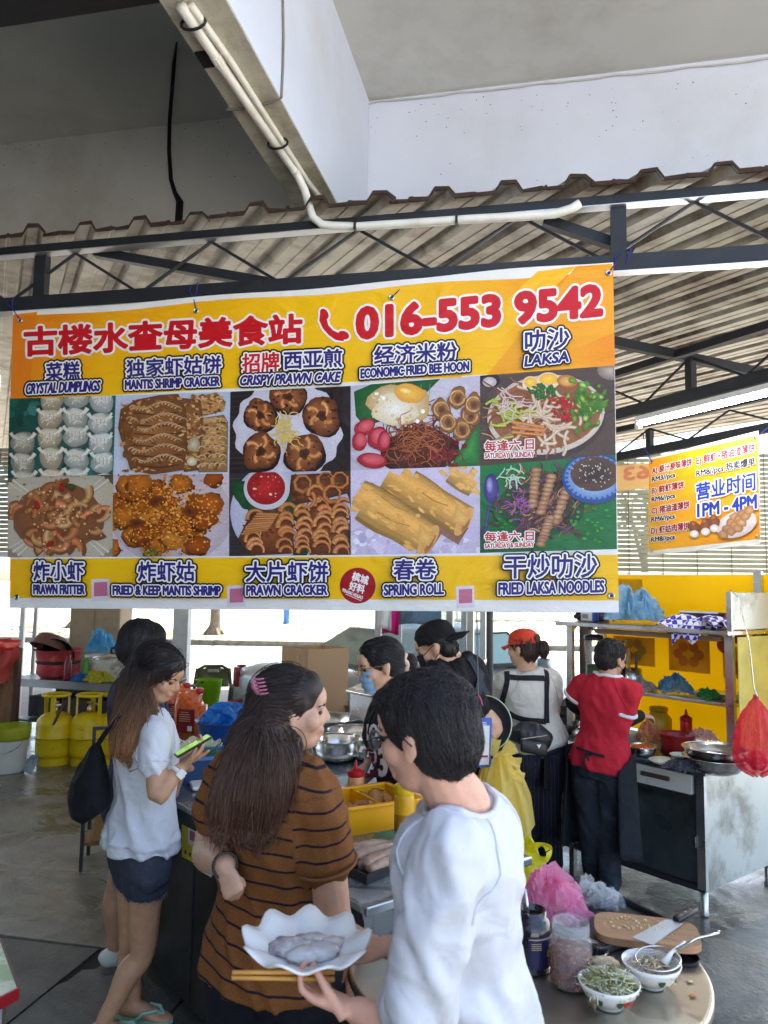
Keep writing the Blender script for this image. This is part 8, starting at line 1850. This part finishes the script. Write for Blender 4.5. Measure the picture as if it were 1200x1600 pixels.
# rice pot with lid
pt = T(.42, .25, .752); po = thing('rice_pot', 'large sooty white pot with steel lid on the work table', 'pot', pt)
m_enam = mat('sooty_enamel', rgb(206, 202, 190), .4, var=.15, nscale=6, col2=rgb(90, 74, 60), c2scale=5, c2lo=.56, c2hi=.7)
part('body', MB().lathe([(.22, 0), (.24, .012), (.245, .20), (.255, .225), (.25, .232)], n=40), m_enam, po, smooth=True); part('lid', MB().lathe([(.252, .232), (.25, .245), (.17, .275), (.06, .295), (0, .298)], n=40), m_steel, po, smooth=True)
part('lid_handle', MB().tube([V(-.07, 0, .29), V(-.06, 0, .335), V(.0, 0, .345), V(.06, 0, .335), V(.07, 0, .29)], .014, 8), m_blackpl, po, smooth=True); part('gauge', MB().tube([V(.06, -.04, .29), V(.06, -.075, .30)], .035, 16), mat('yellow_dial', rgb(206, 190, 40), .4), po, smooth=True)
part('hose', MB().tube([V(.08, 0, .30), V(.16, .02, .30), V(.22, .03, .28)], .010, 7), MATS['yellow_dial'], po, smooth=True)
o = part('spoon_rest', MB().box((0, 0, .004), (.1, .1, .006)), m_steel, None); o.location = T(.62, .1, .752); tag(o, 'small steel plate at the right end of work table', 'plate')
bowl('steel_mug', 'steel cup beside the rice pot on work table', T(.62, .10, .760), .055, .11, m_steel_b, None, base=.9, flare=1.0, cat='cup')
def flask(c, label, m, mc, h, r): t = thing('bottle', label, 'bottle', c, 0, 'bottles on the work table'); part('body', MB().lathe([(r*.9, 0), (r, .01), (r, h*.7), (r*.55, h*.84), (r*.5, h*.86)], n=18), m, t, smooth=True); part('lid', MB().lathe([(r*.62, h*.86), (r*.64, h*.87), (r*.6, h), (r*.2, h)], n=16), mc, t, smooth=True)
flask(T(.0, .0, .752), 'maroon bottle standing at the front of the work table', mat('maroon_bottle', rgb(120, 26, 48), .35), mat('maroon_bottle', (0,0,0)), .27, .038)
flask(T(.15, .1, .752), 'green capped clear bottle behind the blue bag', film('lime_glass', rgb(150, 220, 120), .5), mat('lime_cap', rgb(70, 170, 60), .4), .24, .035)
crumple('blue_bag', 'bright blue plastic bag at the front of the work table', T(.17, .0, .752), .085, m_bfilm, (1.4, .8, .55), 41); crumple('yellow_bag', 'yellow green plastic bag in front of the rice pot', T(.42, -.0, .752), .11, film('lime_film', rgb(226, 220, 70), .75), (1.3, .7, .55), 42, 2); crumple('cream_bag', 'cream plastic bag left of the yellow green one', T(.32, .06, .752), .085, film('cream_film', rgb(228, 220, 150), .75), (1, .8, .8), 43)
crumple('printed_bag', 'light blue printed plastic bag behind the red basin', T(-.05, .62, .98), .2, film('light_blue_film', rgb(110, 190, 226), .75), (1.1, .5, .7), 44)
wr = T(-.05, .62, .752); wrt = thing('white_bin', 'white plastic bin under the light blue bag', 'bin', wr); part('body', MB().lathe([(.15, 0), (.17, .2), (.17, .22), (.16, .21), (.14, .02)], n=24), m_white, wrt, smooth=True)
# gas cylinders
m_gas = mat('yellow_gas_paint', rgb(216, 186, 20), .4, var=.15, nscale=7, bump=.05, col2=rgb(150, 116, 30), c2scale=9, c2lo=.62, c2hi=.72)
def cylinder(c, label, rz):
    t = thing('gas_cylinder', label, 'gas cylinder', c, rz, 'yellow gas cylinders by the table')
    part('body', MB().lathe([(.10, .045), (.15, .06), (.172, .10), (.176, .14), (.176, .245), (.180, .25), (.180, .262), (.176, .267), (.176, .38), (.168, .425), (.135, .465), (.08, .49), (.03, .495)], n=36), m_gas, t, smooth=True)
    part('foot_ring', MB().lathe([(.15, 0), (.155, 0), (.155, .065), (.15, .065), (.15, 0)], n=32), m_gas, t, auto=40)
    part('weld_seam', MB().tube([(.181*math.cos(a), .181*math.sin(a), .256) for a in np.linspace(0, 6.2832, 37)[:-1]], .003, 5, closed=True), mat('gas_seam', rgb(110, 90, 30), .7), t)
    for k in range(3): a = k*2.094+.5; part('collar_strut', MB().beam((.125*math.cos(a), .125*math.sin(a), .45), (.125*math.cos(a), .125*math.sin(a), .66), .05, .006, V(math.cos(a), math.sin(a), 0)), m_gas, t)
    part('collar_ring', MB().tube([(.125*math.cos(a), .125*math.sin(a), .665) for a in np.linspace(0, 6.2832, 33)[:-1]], .016, 8, closed=True), m_gas, t, smooth=True)
    v_ = part('valve', MB().lathe([(.025, .49), (.025, .54), (.014, .55), (.014, .58), (.03, .585), (.03, .60)], n=12), mat('brass', (.6, .45, .2), .35, metal=1), t, smooth=True); part('regulator', MB().tube([(0, 0, .56), (.06, -.04, .57)], .014, 8), m_steel, v_)
    return t
cylinder(gz(83, 1192), 'left yellow gas cylinder with a brush leaning on it', .2); cylinder(gz(136, 1192), 'yellow gas cylinder right of the one with the brush', 1.2); cylinder(gz(178, 1190), 'yellow gas cylinder mostly hidden behind woman in white', 2.0)
# long handled scraper leaning on the cylinder
h0, h1 = gz(57, 1196)+Z3*.07, at(101, 1096, 7.5); br = thing('floor_scraper', 'long handled floor scraper leaning on the left gas cylinder', 'scraper', gz(50, 1200))
pw('handle', MB().tube([h0, h1], .013, 8), mat('brown_stick', rgb(86, 56, 44), .6), br, smooth=True)
q = [on_z(30, 1203, .01), on_z(50, 1210, .01), h0+V(.03, 0, .01), h0+V(-.05, 0, .02)]; pw('blade', MB().add(q+[p+Z3*.012 for p in q], [(3,2,1,0),(4,5,6,7),(0,1,5,4),(1,2,6,5),(2,3,7,6),(3,0,4,7)]), mat('grey_blue_pl', rgb(120, 150, 170), .4), br); pw('socket', MB().tube([h0-V(.01, 0, .02), h0+(h1-h0)*.06], .02, 8), m_bluepl, br)
# white bucket with lime liner
bk = gz(12, 1205); bu = thing('white_bucket', 'white bucket with yellow green bag liner at left edge', 'bucket', bk); part('body', MB().lathe([(.14, 0), (.145, .01), (.17, .34), (.176, .35), (.168, .35), (.14, .02)], n=32), mat('bucket_white', rgb(214, 214, 208), .5, var=.06), bu, smooth=True)
part('liner', MB().lathe([(.175, .30), (.182, .33), (.185, .40), (.178, .43), (.165, .42), (.15, .34)], n=36, wob=lambda a, i: 1+.02*math.sin(9*a+i)), film('lime_liner', rgb(200, 206, 60), .8), bu, smooth=True); part('bail', MB().tube([(.172*math.cos(a), -.10*abs(math.sin(a))-.1, .30-.10*math.sin(a)) for a in np.linspace(0, 3.14, 13)], .003, 5), m_steel, bu)
# scuffed wooden board and red bag over it
wbp = gz(6, 1192); wbd = thing('wooden_board', 'scuffed brown wooden end board at the left edge', 'board', wbp); m_old = mat('scuffed_wood', rgb(126, 92, 66), .85, var=.3, nscale=6, stretch=(2, 2, .5), col2=rgb(58, 42, 34), c2scale=5, c2lo=.5, c2hi=.65)
pw('board', MB().bbox(wbp+V(-.1, 0, .56), (.32, .06, 1.12), .006), m_old, wbd); pw('edge_strip', MB().box(wbp+V(.085, -.0, .56), (.035, .075, 1.125)), mat('edge_wood', rgb(84, 58, 44), .8, var=.3), wbd)
mb = MB(); p0 = wbp+V(-.06, -.05, 1.16)
mb.grid(lambda u, v: p0+V((u-.5)*(.36-.1*v)+.03*math.sin(v*6), -.05-.03*math.sin(u*9+v*3)-.02*v, .04*math.sin(u*6)-v*.5*(1-.45*u)), 22, 16)
rbd = thing('red_bag', 'pale red plastic bag draped over the wooden board', 'plastic bag', p0); pw('bag', mb, film('coral_film', rgb(232, 90, 80), .7, .2, .45), rbd, smooth=True, recalc=False)
pw('bag_knot', MB().blob(p0+V(.06, -.08, .01), .09, .5, 2.2, 3, 5, (1.5, .7, .6), ridge=True), MATS['coral_film'], rbd, smooth=True)
# small rack with cartons beside the woman in white
rk = gz(126, 1362); rx, ry_ = V(.9, .2, 0).normalized(), V(-.2, .9, 0).normalized(); rck = thing('small_rack', 'small dark metal rack with cartons behind woman in white', 'rack', rk)
for a in (0, .34):
    for b in (0, .30): pw('leg', MB().box(rk+rx*a+ry_*b+Z3*(.41 if b else .20), (.022, .022, .82 if b else .40), rx, ry_), m_black, rck)
for z in (.16, .385): pw('shelf', MB().box(rk+rx*.17+ry_*.15+Z3*z, (.36, .32, .012), rx, ry_), mat('rack_board', rgb(130, 96, 62), .8), rck)
pw('back_bar', MB().box(rk+rx*.17+ry_*.30+Z3*.82, (.36, .02, .022), rx, ry_), m_black, rck)
c_ = rk+rx*.18+ry_*.14; cbm = thing('small_carton', 'small brown printed carton on the rack shelf', 'box', c_+Z3*.166); pw('carton', MB().bbox(c_+Z3*(.166+.10), (.25, .22, .20), .003, rx, ry_), mat('carton_tan', rgb(166, 126, 76), .85), cbm)
tri = c_-ry_*.112-rx*.03+Z3*.27; pw('printed_mark', MB().tube([tri+Z3*.03, tri-Z3*.02+rx*.03, tri-Z3*.02-rx*.03], .002, 4, closed=True), m_black, cbm); pw('printed_mark', MB().box(tri-Z3*.06, (.09, .002, .035), rx, ry_), mat('print_brown', rgb(96, 70, 44), .8), cbm)

# ------------------------------------------------------------------ plastic chairs
def chair(c, rz, m, label, slats=False):
    t = thing('plastic_chair', label, 'chair', c, rz, 'plastic chairs outside the stall')
    part('seat', MB().bbox((0, 0, .43), (.43, .42, .03), .012), m, t, smooth=True)
    for sx in (-1, 1):
        part('leg', MB().beam((sx*.20, -.19, .42), (sx*.23, -.23, 0), .045, .035, V(0, 1, 0)), m, t); part('leg', MB().beam((sx*.19, .19, .42), (sx*.22, .25, 0), .045, .035, V(0, 1, 0)), m, t)
        part('back_post', MB().tube([(sx*.19, .19, .42), (sx*.205, .235, .62), (sx*.18, .26, .82)], .02, 8), m, t, smooth=True)
        part('arm_rest', MB().tube([(sx*.205, .23, .63), (sx*.25, .05, .65), (sx*.24, -.16, .63), (sx*.21, -.19, .43)], .018, 8), m, t, smooth=True)
    if slats:
        part('top_rail', MB().tube([(-.18, .26, .82), (0, .275, .855), (.18, .26, .82)], .024, 8), m, t, smooth=True)
        for k in range(6): part('slat', MB().beam((-.14+.056*k, .235, .46), (-.14+.056*k, .265, .82), .032, .008, V(0, 1, 0)), mat('pale_slat', rgb(170, 186, 190), .5), t)
    else:
        part('backrest', MB().grid(lambda u, v: ((u-.5)*.37*(1-.08*v), .20+.07*v-.03*math.cos((u-.5)*2.6), .62+.22*v-.05*abs(u-.5)**2*4*v), 14, 8), m, t, smooth=True, recalc=False).modifiers.new('t', 'SOLIDIFY').thickness = .012
        part('top_rail', MB().tube([(-.18, .255, .80), (-.1, .262, .845), (.1, .262, .845), (.18, .255, .80)], .018, 8), m, t, smooth=True)
        part('grip_slot', MB().bbox((0, .232, .795), (.13, .03, .035), .012), mat('slot_light', rgb(206, 206, 190), .8), t, smooth=True)
    return t
chc = at(330, 1100, 8.6); chc.z = 0
chair(chc, R(10), mat('olive_chair', rgb(92, 92, 58), .55, var=.3, nscale=5, col2=rgb(130, 126, 96), c2scale=5), 'weathered olive plastic chair with a lime bucket on it')
lb_ = chc+V(-.02, -.06, .446); lbk = thing('lime_bucket', 'bright lime green bucket standing on the olive chair', 'bucket', lb_); part('body', MB().lathe([(.105, 0), (.11, .005), (.145, .28), (.152, .285), (.142, .285), (.10, .01)], n=30), mat('lime_plastic', rgb(160, 220, 40), .4, transl=.3), lbk, smooth=True); part('latch', MB().box((-.04, -.148, .27), (.03, .01, .02)), m_blackpl, lbk)
c2 = at(262, 1085, 8.2); c2.z = 0; chair(c2, R(165), mat('slate_chair', rgb(70, 86, 86), .5), 'dark slate plastic chair with pale slatted back', True)
c3 = at(388, 1110, 7.4); c3.z = 0; chair(c3, R(-60), mat('red_chair', rgb(176, 26, 30), .4), 'red plastic chair mostly hidden behind woman in stripes')

# ------------------------------------------------------------------ cars
def car(loc, rz, paint, label):
    t = thing('parked_car', label, 'car', loc, rz); X = V(0, 1, 0)
    m_win = mat('car_glass', rgb(120, 160, 160), .08, var=.05, coat=.3); m_trim = m_blackpl
    mb = MB(); st = [(0.0, .70, .42, .92), (.06, .78, .32, 1.02), (.25, .82, .27, 1.06), (.9, .835, .24, 1.04), (1.6, .845, .23, .99), (2.6, .845, .23, .97), (3.2, .835, .24, .93), (3.9, .80, .26, .84), (4.2, .74, .30, .74), (4.32, .60, .40, .62)]
    loft(mb, [(V(x, 0, (a+b)/2), w, (b-a)/2, X) for x, w, a, b in st], 28, .45); part('body', mb, paint, t, smooth=True)
    gh = MB(); g = [(.72, .60, .98, 1.02), (.95, .62, .95, 1.15), (1.35, .60, .95, 1.37), (1.8, .585, .95, 1.43), (2.4, .585, .93, 1.42), (2.75, .60, .92, 1.33), (3.15, .64, .90, 1.08), (3.35, .66, .88, .95)]
    loft(gh, [(V(x, 0, (a+b)/2), w, (b-a)/2, X) for x, w, a, b in g], 28, .55); part('cabin', gh, paint, t, smooth=True)
    for sy in (-1, 1):
        for (x0, x1, x2, x3) in ((1.16, 1.82, 1.80, 1.40), (1.90, 2.98, 2.62, 1.92)):
            y0, y1 = .72, .60; p = [(x0, sy*(.675), 1.02), (x1, sy*.675, 1.01), (x2, sy*.605, 1.345), (x3, sy*.605, 1.335)]
            part('window', MB().add(p+[(a, b-sy*.04, c) for a, b, c in p], [(0,1,2,3),(7,6,5,4),(0,4,5,1),(1,5,6,2),(2,6,7,3),(3,7,4,0)]), m_win, t); part('window_frame', MB().tube([V(*q)+V(0, sy*.004, 0) for q in p], .012, 5, closed=True), m_trim, t)
        tl_ = MB(); tl_.grid(lambda u, v: (-.012+.20*u**1.5+.02, sy*(.58+.245*min(1, u*1.6)**.7), .80+.19*v), 8, 4); part('tail_light', tl_, mat('tail_red', rgb(150, 20, 26), .2, coat=.5), t, smooth=True, recalc=False).modifiers.new('t', 'SOLIDIFY').thickness = .03
        for x in (.78, 3.42):
            w_ = part('wheel', MB().tube([(x, sy*.66, .31), (x, sy*.845, .31)], .31, 28), mat('tyre', rgb(30, 30, 31), .85), t, auto=40); part('rim', MB().tube([(x, sy*.846, .31), (x, sy*.852, .31)], .20, 24), m_alu, w_, auto=40)
        part('mirror', MB().bbox((2.95, sy*.86, 1.02), (.10, .16, .11), .03), paint, t, smooth=True)
    p = [(.70, -.52, 1.06), (.70, .52, 1.06), (1.28, .46, 1.36), (1.28, -.46, 1.36)]; q = V(-.46, 0, .89).normalized()*.02
    part('rear_window', MB().add([V(*a)+q for a in p]+[V(*a)-q for a in p], [(0,1,2,3),(7,6,5,4),(0,4,5,1),(1,5,6,2),(2,6,7,3),(3,7,4,0)]), m_win, t)
    part('bumper', MB().bbox((-.02, 0, .52), (.22, 1.6, .26), .08), paint, t, smooth=True); part('number_plate', MB().bbox((-.025, 0, .80), (.03, .46, .12), .01), m_black, t)
    return t
cr0 = at(360, 1100, 7.8); cr0.z = -.03
m_silver = mat('silver_paint', rgb(186, 192, 196), .3, metal=.35, var=.03, coat=.6)
car(cr0+V(.46, -.58, 0), R(38), m_silver, 'silver sedan parked tail first behind the cardboard box')

# ------------------------------------------------------------------ glass kiosk, posts, poles
kk = thing('glass_kiosk', 'aluminium framed glass kiosk with hanging cloths behind the cook', 'kiosk', at(660, 1100, 6.4)); kk0 = at(590, 1060, 6.3); kk1 = at(735, 1060, 6.1); kk0.z = kk1.z = 0; kX = (kk1-kk0).normalized(); kY = V(-kX.y, kX.x, 0); kw = (kk1-kk0).length
for x in (0, kw*.78, kw):
    for y in (0, .7): pw('post', MB().box(kk0+kX*x+kY*y+Z3*1.05, (.05, .05, 2.1), kX, kY), m_alu, kk)
pw('cabinet', MB().bbox(kk0+kX*(kw/2)+kY*.35+Z3*.62, (kw-.05, .64, 1.05), .01, kX, kY), mat('kiosk_white', rgb(196, 200, 200), .5, var=.1), kk); pw('sill', MB().box(kk0+kX*(kw/2)+kY*.35+Z3*1.16, (kw+.06, .76, .03), kX, kY), m_alu, kk); pw('roof_panel', MB().box(kk0+kX*(kw/2)+kY*.35+Z3*2.12, (kw+.2, .9, .04), kX, kY), m_alu, kk)
m_pane = film('kiosk_glass', (.75, .85, .88), .25, .05, .1, 0)
for x0, x1 in ((.03, kw*.78-.03), (kw*.78+.03, kw-.03)): pw('pane', MB().box(kk0+kX*((x0+x1)/2)+kY*.02+Z3*1.63, (x1-x0, .005, .88), kX, kY), m_pane, kk); pw('pane', MB().box(kk0+kX*((x0+x1)/2)+kY*.68+Z3*1.63, (x1-x0, .005, .88), kX, kY), m_pane, kk)
yc = kk0+kX*(kw*.45)+kY*.3+Z3*1.176; yct = thing('yellow_cup', 'yellow plastic cup on the kiosk sill behind the cook', 'cup', yc); part('cup', MB().lathe([(.05, 0), (.055, .005), (.065, .13), (.062, .13), (.05, .01)], n=20), m_ybask, yct, smooth=True)
for k, (px0, px1, y1, m, lab) in enumerate(((590, 612, 983, cloth_mat('white_towel', rgb(214, 214, 212)), 'white towel hanging at the kiosk front'), (598, 624, 990, cloth_mat('magenta_towel', rgb(186, 30, 110)), 'magenta towel hanging behind the white one'), (624, 690, 976, cloth_mat('denim_towel', rgb(96, 120, 140)), 'grey blue cloth hanging along the kiosk front'))):
    a = at(px0, 930, 5.9+.05*k); b = at(px1, 930, 5.9+.05*k); zb = at(px0, y1, 5.9+.05*k).z; mb = MB(); mb.grid(lambda u, v: a.lerp(b, u)+V(0, .02*math.sin(u*8+v*2), (zb-a.z)*v+.01*math.sin(u*5)), 14, 8); o = part('towel', mb, m, None, smooth=True, recalc=False); o.modifiers.new('t', 'SOLIDIFY').thickness = .004; tag(o, lab, 'towel', 'cloths on the kiosk line')
ln_ = MB().tube([at(570, 931, 5.92), at(700, 931, 5.95)], .004, 5); o = part('washing_line', ln_, m_blackpl, None); tag(o, 'thin line carrying the cloths in front of the kiosk', 'line')
def pole(px, d, w, label, m, h=3.6, sq=False, wires=False):
    p = at(px, 1000, d); p.z = -.03; t = thing('post', label, 'post', p)
    part('shaft', MB().box((0, 0, h/2), (w, w, h)) if sq else MB().tube([(0, 0, 0), (0, 0, h)], w/2, 14), m, t, smooth=not sq)
    part('base_plate', MB().box((0, 0, .01), (w*2, w*2, .02)), m, t)
    if wires:
        r = random.Random(4); mb = MB()
        for k in range(14): a = r.uniform(0, 6.28); z = 1.62+r.uniform(-.12, .12); mb.tube([(w*.5*math.cos(a+s*1.2), w*.5*math.sin(a+s*1.2), z+s*.03) if s not in (2,) else (w*1.1*math.cos(a), w*1.1*math.sin(a), z-.08) for s in range(5)], .006, 4)
        part('wire_bundle', mb, m_blackpl, t, kind='stuff')
    return t
m_rpole = mat('rusty_pole', rgb(92, 76, 68), .7, var=.35, nscale=12)
pole(915, 6.9, .11, 'rusty round post with a bundle of wires near red shirt worker', m_rpole, 3.75, wires=True); pole(764, 7.6, .085, 'dark slim post beyond the red cap worker', mat('slim_pole', rgb(80, 82, 84), .6), 3.6)
pole(284, 8.9, .17, 'white square post left of the chairs', mat('white_post', rgb(220, 222, 222), .6), 3.5, True); pole(34, 8.9, .05, 'thin aluminium post at the far left', m_alu, 3.4, True); pole(54, 9.0, .04, 'second thin aluminium post at the far left', m_alu, 3.4, True)
bp2 = at(158, 990, 9.4); bp2.z = 0; bxl = thing('beige_cupboard', 'tall beige cupboard standing behind the rice pot', 'cupboard', bp2); part('body', MB().bbox((0, 0, .85), (.60, .45, 1.72), .01), mat('beige_board', rgb(176, 156, 128), .8, var=.1), bxl); part('door', MB().box((-.15, -.228, .85), (.28, .012, 1.6)), mat('beige_door', rgb(166, 146, 118), .8), bxl); part('door', MB().box((.15, -.228, .85), (.28, .012, 1.6)), MATS['beige_door'], bxl)

# ------------------------------------------------------------------ corner of a picture table, bottom left
tc_ = on_z(15, 1556, .74); pt_ = thing('picture_table', 'pale table with printed green picture and red edge at bottom left', 'table', V(-1.2, 2.0, 0))
q = [on_z(-30, 1385, .74), on_z(29, 1545, .74), on_z(-40, 1580, .74)]; q[2] = q[1]+(q[2]-q[1])*4.2; q.append(q[0]+q[2]-q[1])
pw('top', MB().add(q+[p-Z3*.022 for p in q], [(0,1,2,3),(7,6,5,4),(0,4,5,1),(1,5,6,2),(2,6,7,3),(3,7,4,0)]), mat('printed_top', rgb(206, 214, 190), .3, var=.1, nscale=6, col2=rgb(146, 176, 130), c2scale=9, c2lo=.5, c2hi=.6), pt_)
pw('red_edge', MB().beam(q[1]+Z3*-.012, q[2]+Z3*-.012, .006, .03), mat('red_edging', rgb(150, 24, 34), .4), pt_); pw('red_edge', MB().beam(q[0]+Z3*-.012, q[1]+Z3*-.012, .006, .026), mat('brown_edging', rgb(96, 50, 40), .5), pt_)
for p in q: pw('leg', MB().tube([p.lerp((q[0]+q[2])/2, .15)-Z3*.023, V(p.x, p.y, 0).lerp(V((q[0].x+q[2].x)/2, (q[0].y+q[2].y)/2, 0), .15)], .014, 8), m_steel, pt_)

# ------------------------------------------------------------------ beyond the road: trees, blue post, far stalls
m_bark = mat('bark', rgb(110, 96, 80), .95, var=.4, nscale=7, bump=.8, bscale=16); m_leaf = mat('tree_leaves', rgb(84, 112, 52), .7, var=.45, nscale=1.2, transl=.3)
def tree(p, h, r0, seed, label):
    r = random.Random(seed); t = thing('tree', label, 'tree', p, 0, 'trees on the verge'); tr_ = MB(); top = V(r.uniform(-.3, .3), r.uniform(-.3, .3), h*.55)
    tr_.tube([(0, 0, -.05), (0, 0, .12), (.03, 0, .5), (0, .05, h*.28), top], [r0*2.2, r0*1.5, r0*1.05, r0*.9, r0*.55], 12)
    for k in range(6): a = k*1.05+r.uniform(-.2, .2); tr_.tube([(math.cos(a)*r0*.6, math.sin(a)*r0*.6, .35), (math.cos(a)*r0*1.9, math.sin(a)*r0*1.9, .08), (math.cos(a)*r0*4.2, math.sin(a)*r0*4.2, -.04)], [r0*.5, r0*.42, r0*.15], 6)
    tips = []
    for k in range(9):
        a = r.uniform(0, 6.28); e = top+V(math.cos(a)*h*.30*r.uniform(.5, 1), math.sin(a)*h*.30*r.uniform(.5, 1), h*r.uniform(.08, .38)); tr_.tube([top*(.6+.35*r.random()), (top+e)/2+V(0, 0, .2), e], [r0*.5, r0*.3, r0*.08], 7); tips.append(e)
    part('trunk', tr_, m_bark, t, smooth=True); cm = MB()
    for i in range(2600):
        c = r.choice(tips); p_ = c+V(r.gauss(0, h*.09), r.gauss(0, h*.09), r.gauss(0, h*.06)); s_ = r.uniform(.08, .2); d1 = V(r.gauss(0, 1), r.gauss(0, 1), r.gauss(0, .6)).normalized()*s_; d2 = d1.cross(V(r.gauss(0, 1), r.gauss(0, 1), r.gauss(0, 1))).normalized()*s_*.45; cm.add([p_-d1, p_+d2, p_+d1, p_-d2], [(0,1,2,3)])
    part('crown', cm, m_leaf, t, recalc=False)
for i, (px, py, h, r0, lab) in enumerate(((334, 996, 7.5, .17, 'slim tree with spreading roots on the sandy verge'), (120, 985, 8.5, .2, 'tree on the verge beyond the left work table'), (640, 978, 9, .2, 'tree on the verge beyond the glass kiosk'), (1010, 985, 8, .2, 'tree on the verge beyond the steel cart'))):
    tree(gz(px, py), h, r0, i+1, lab)
bp3 = gz(447, 978); o = part('blue_post', MB().tube([(0, 0, 0), (0, 0, 1.5)], .14, 12).lathe([(.14, 1.5), (.10, 1.55), (0, 1.57)], n=12), mat('blue_paint', rgb(60, 120, 190), .5), None, smooth=True); o.location = bp3; tag(o, 'short blue post standing on the far verge', 'post')
for i, (px, c1, c2_) in enumerate(((790, rgb(196, 60, 60), rgb(60, 150, 160)), (835, rgb(190, 50, 50), rgb(210, 160, 70)), (880, rgb(70, 160, 170), rgb(180, 60, 70)), (925, rgb(200, 190, 120), rgb(60, 120, 170)), (745, rgb(214, 208, 196), rgb(120, 150, 110)))):
    p = gz(px, 972); t = thing('far_stall', ['red topped stall far off beside the slim post', 'red and tan stall far off in the sun', 'teal stall far off left of the rusty post', 'pale yellow stall far off right of the rusty post', 'white stall far off left of the red cap'][i], 'stall', p, .3*i, 'far market stalls')
    part('table', MB().bbox((0, 0, .7), (1.7, .9, .35), .02), mat('stall_b%d' % i, c2_, .8), t); part('awning', MB().add([(-1.2, -.9, 2.0), (1.2, -.9, 2.0), (1.2, 0, 2.5), (-1.2, 0, 2.5), (1.2, .9, 2.0), (-1.2, .9, 2.0)], [(0,1,2,3),(3,2,4,5)]), mat('stall_a%d' % i, c1, .8), t, recalc=False)
    for x in (-1, 1):
        for y in (-.8, .8): part('pole', MB().tube([(x, y, 0), (x, y, 2.05)], .03, 6), m_steel, t)
    for k in range(5): part('goods', MB().bbox((-.6+.3*k, 0, .96), (.22, .4, .18+.05*(k % 2)), .02), mat('goods%d' % ((i+k) % 4), (rgb(190, 60, 40), rgb(210, 160, 60), rgb(80, 130, 80), rgb(90, 110, 160))[(i+k) % 4], .8), t)
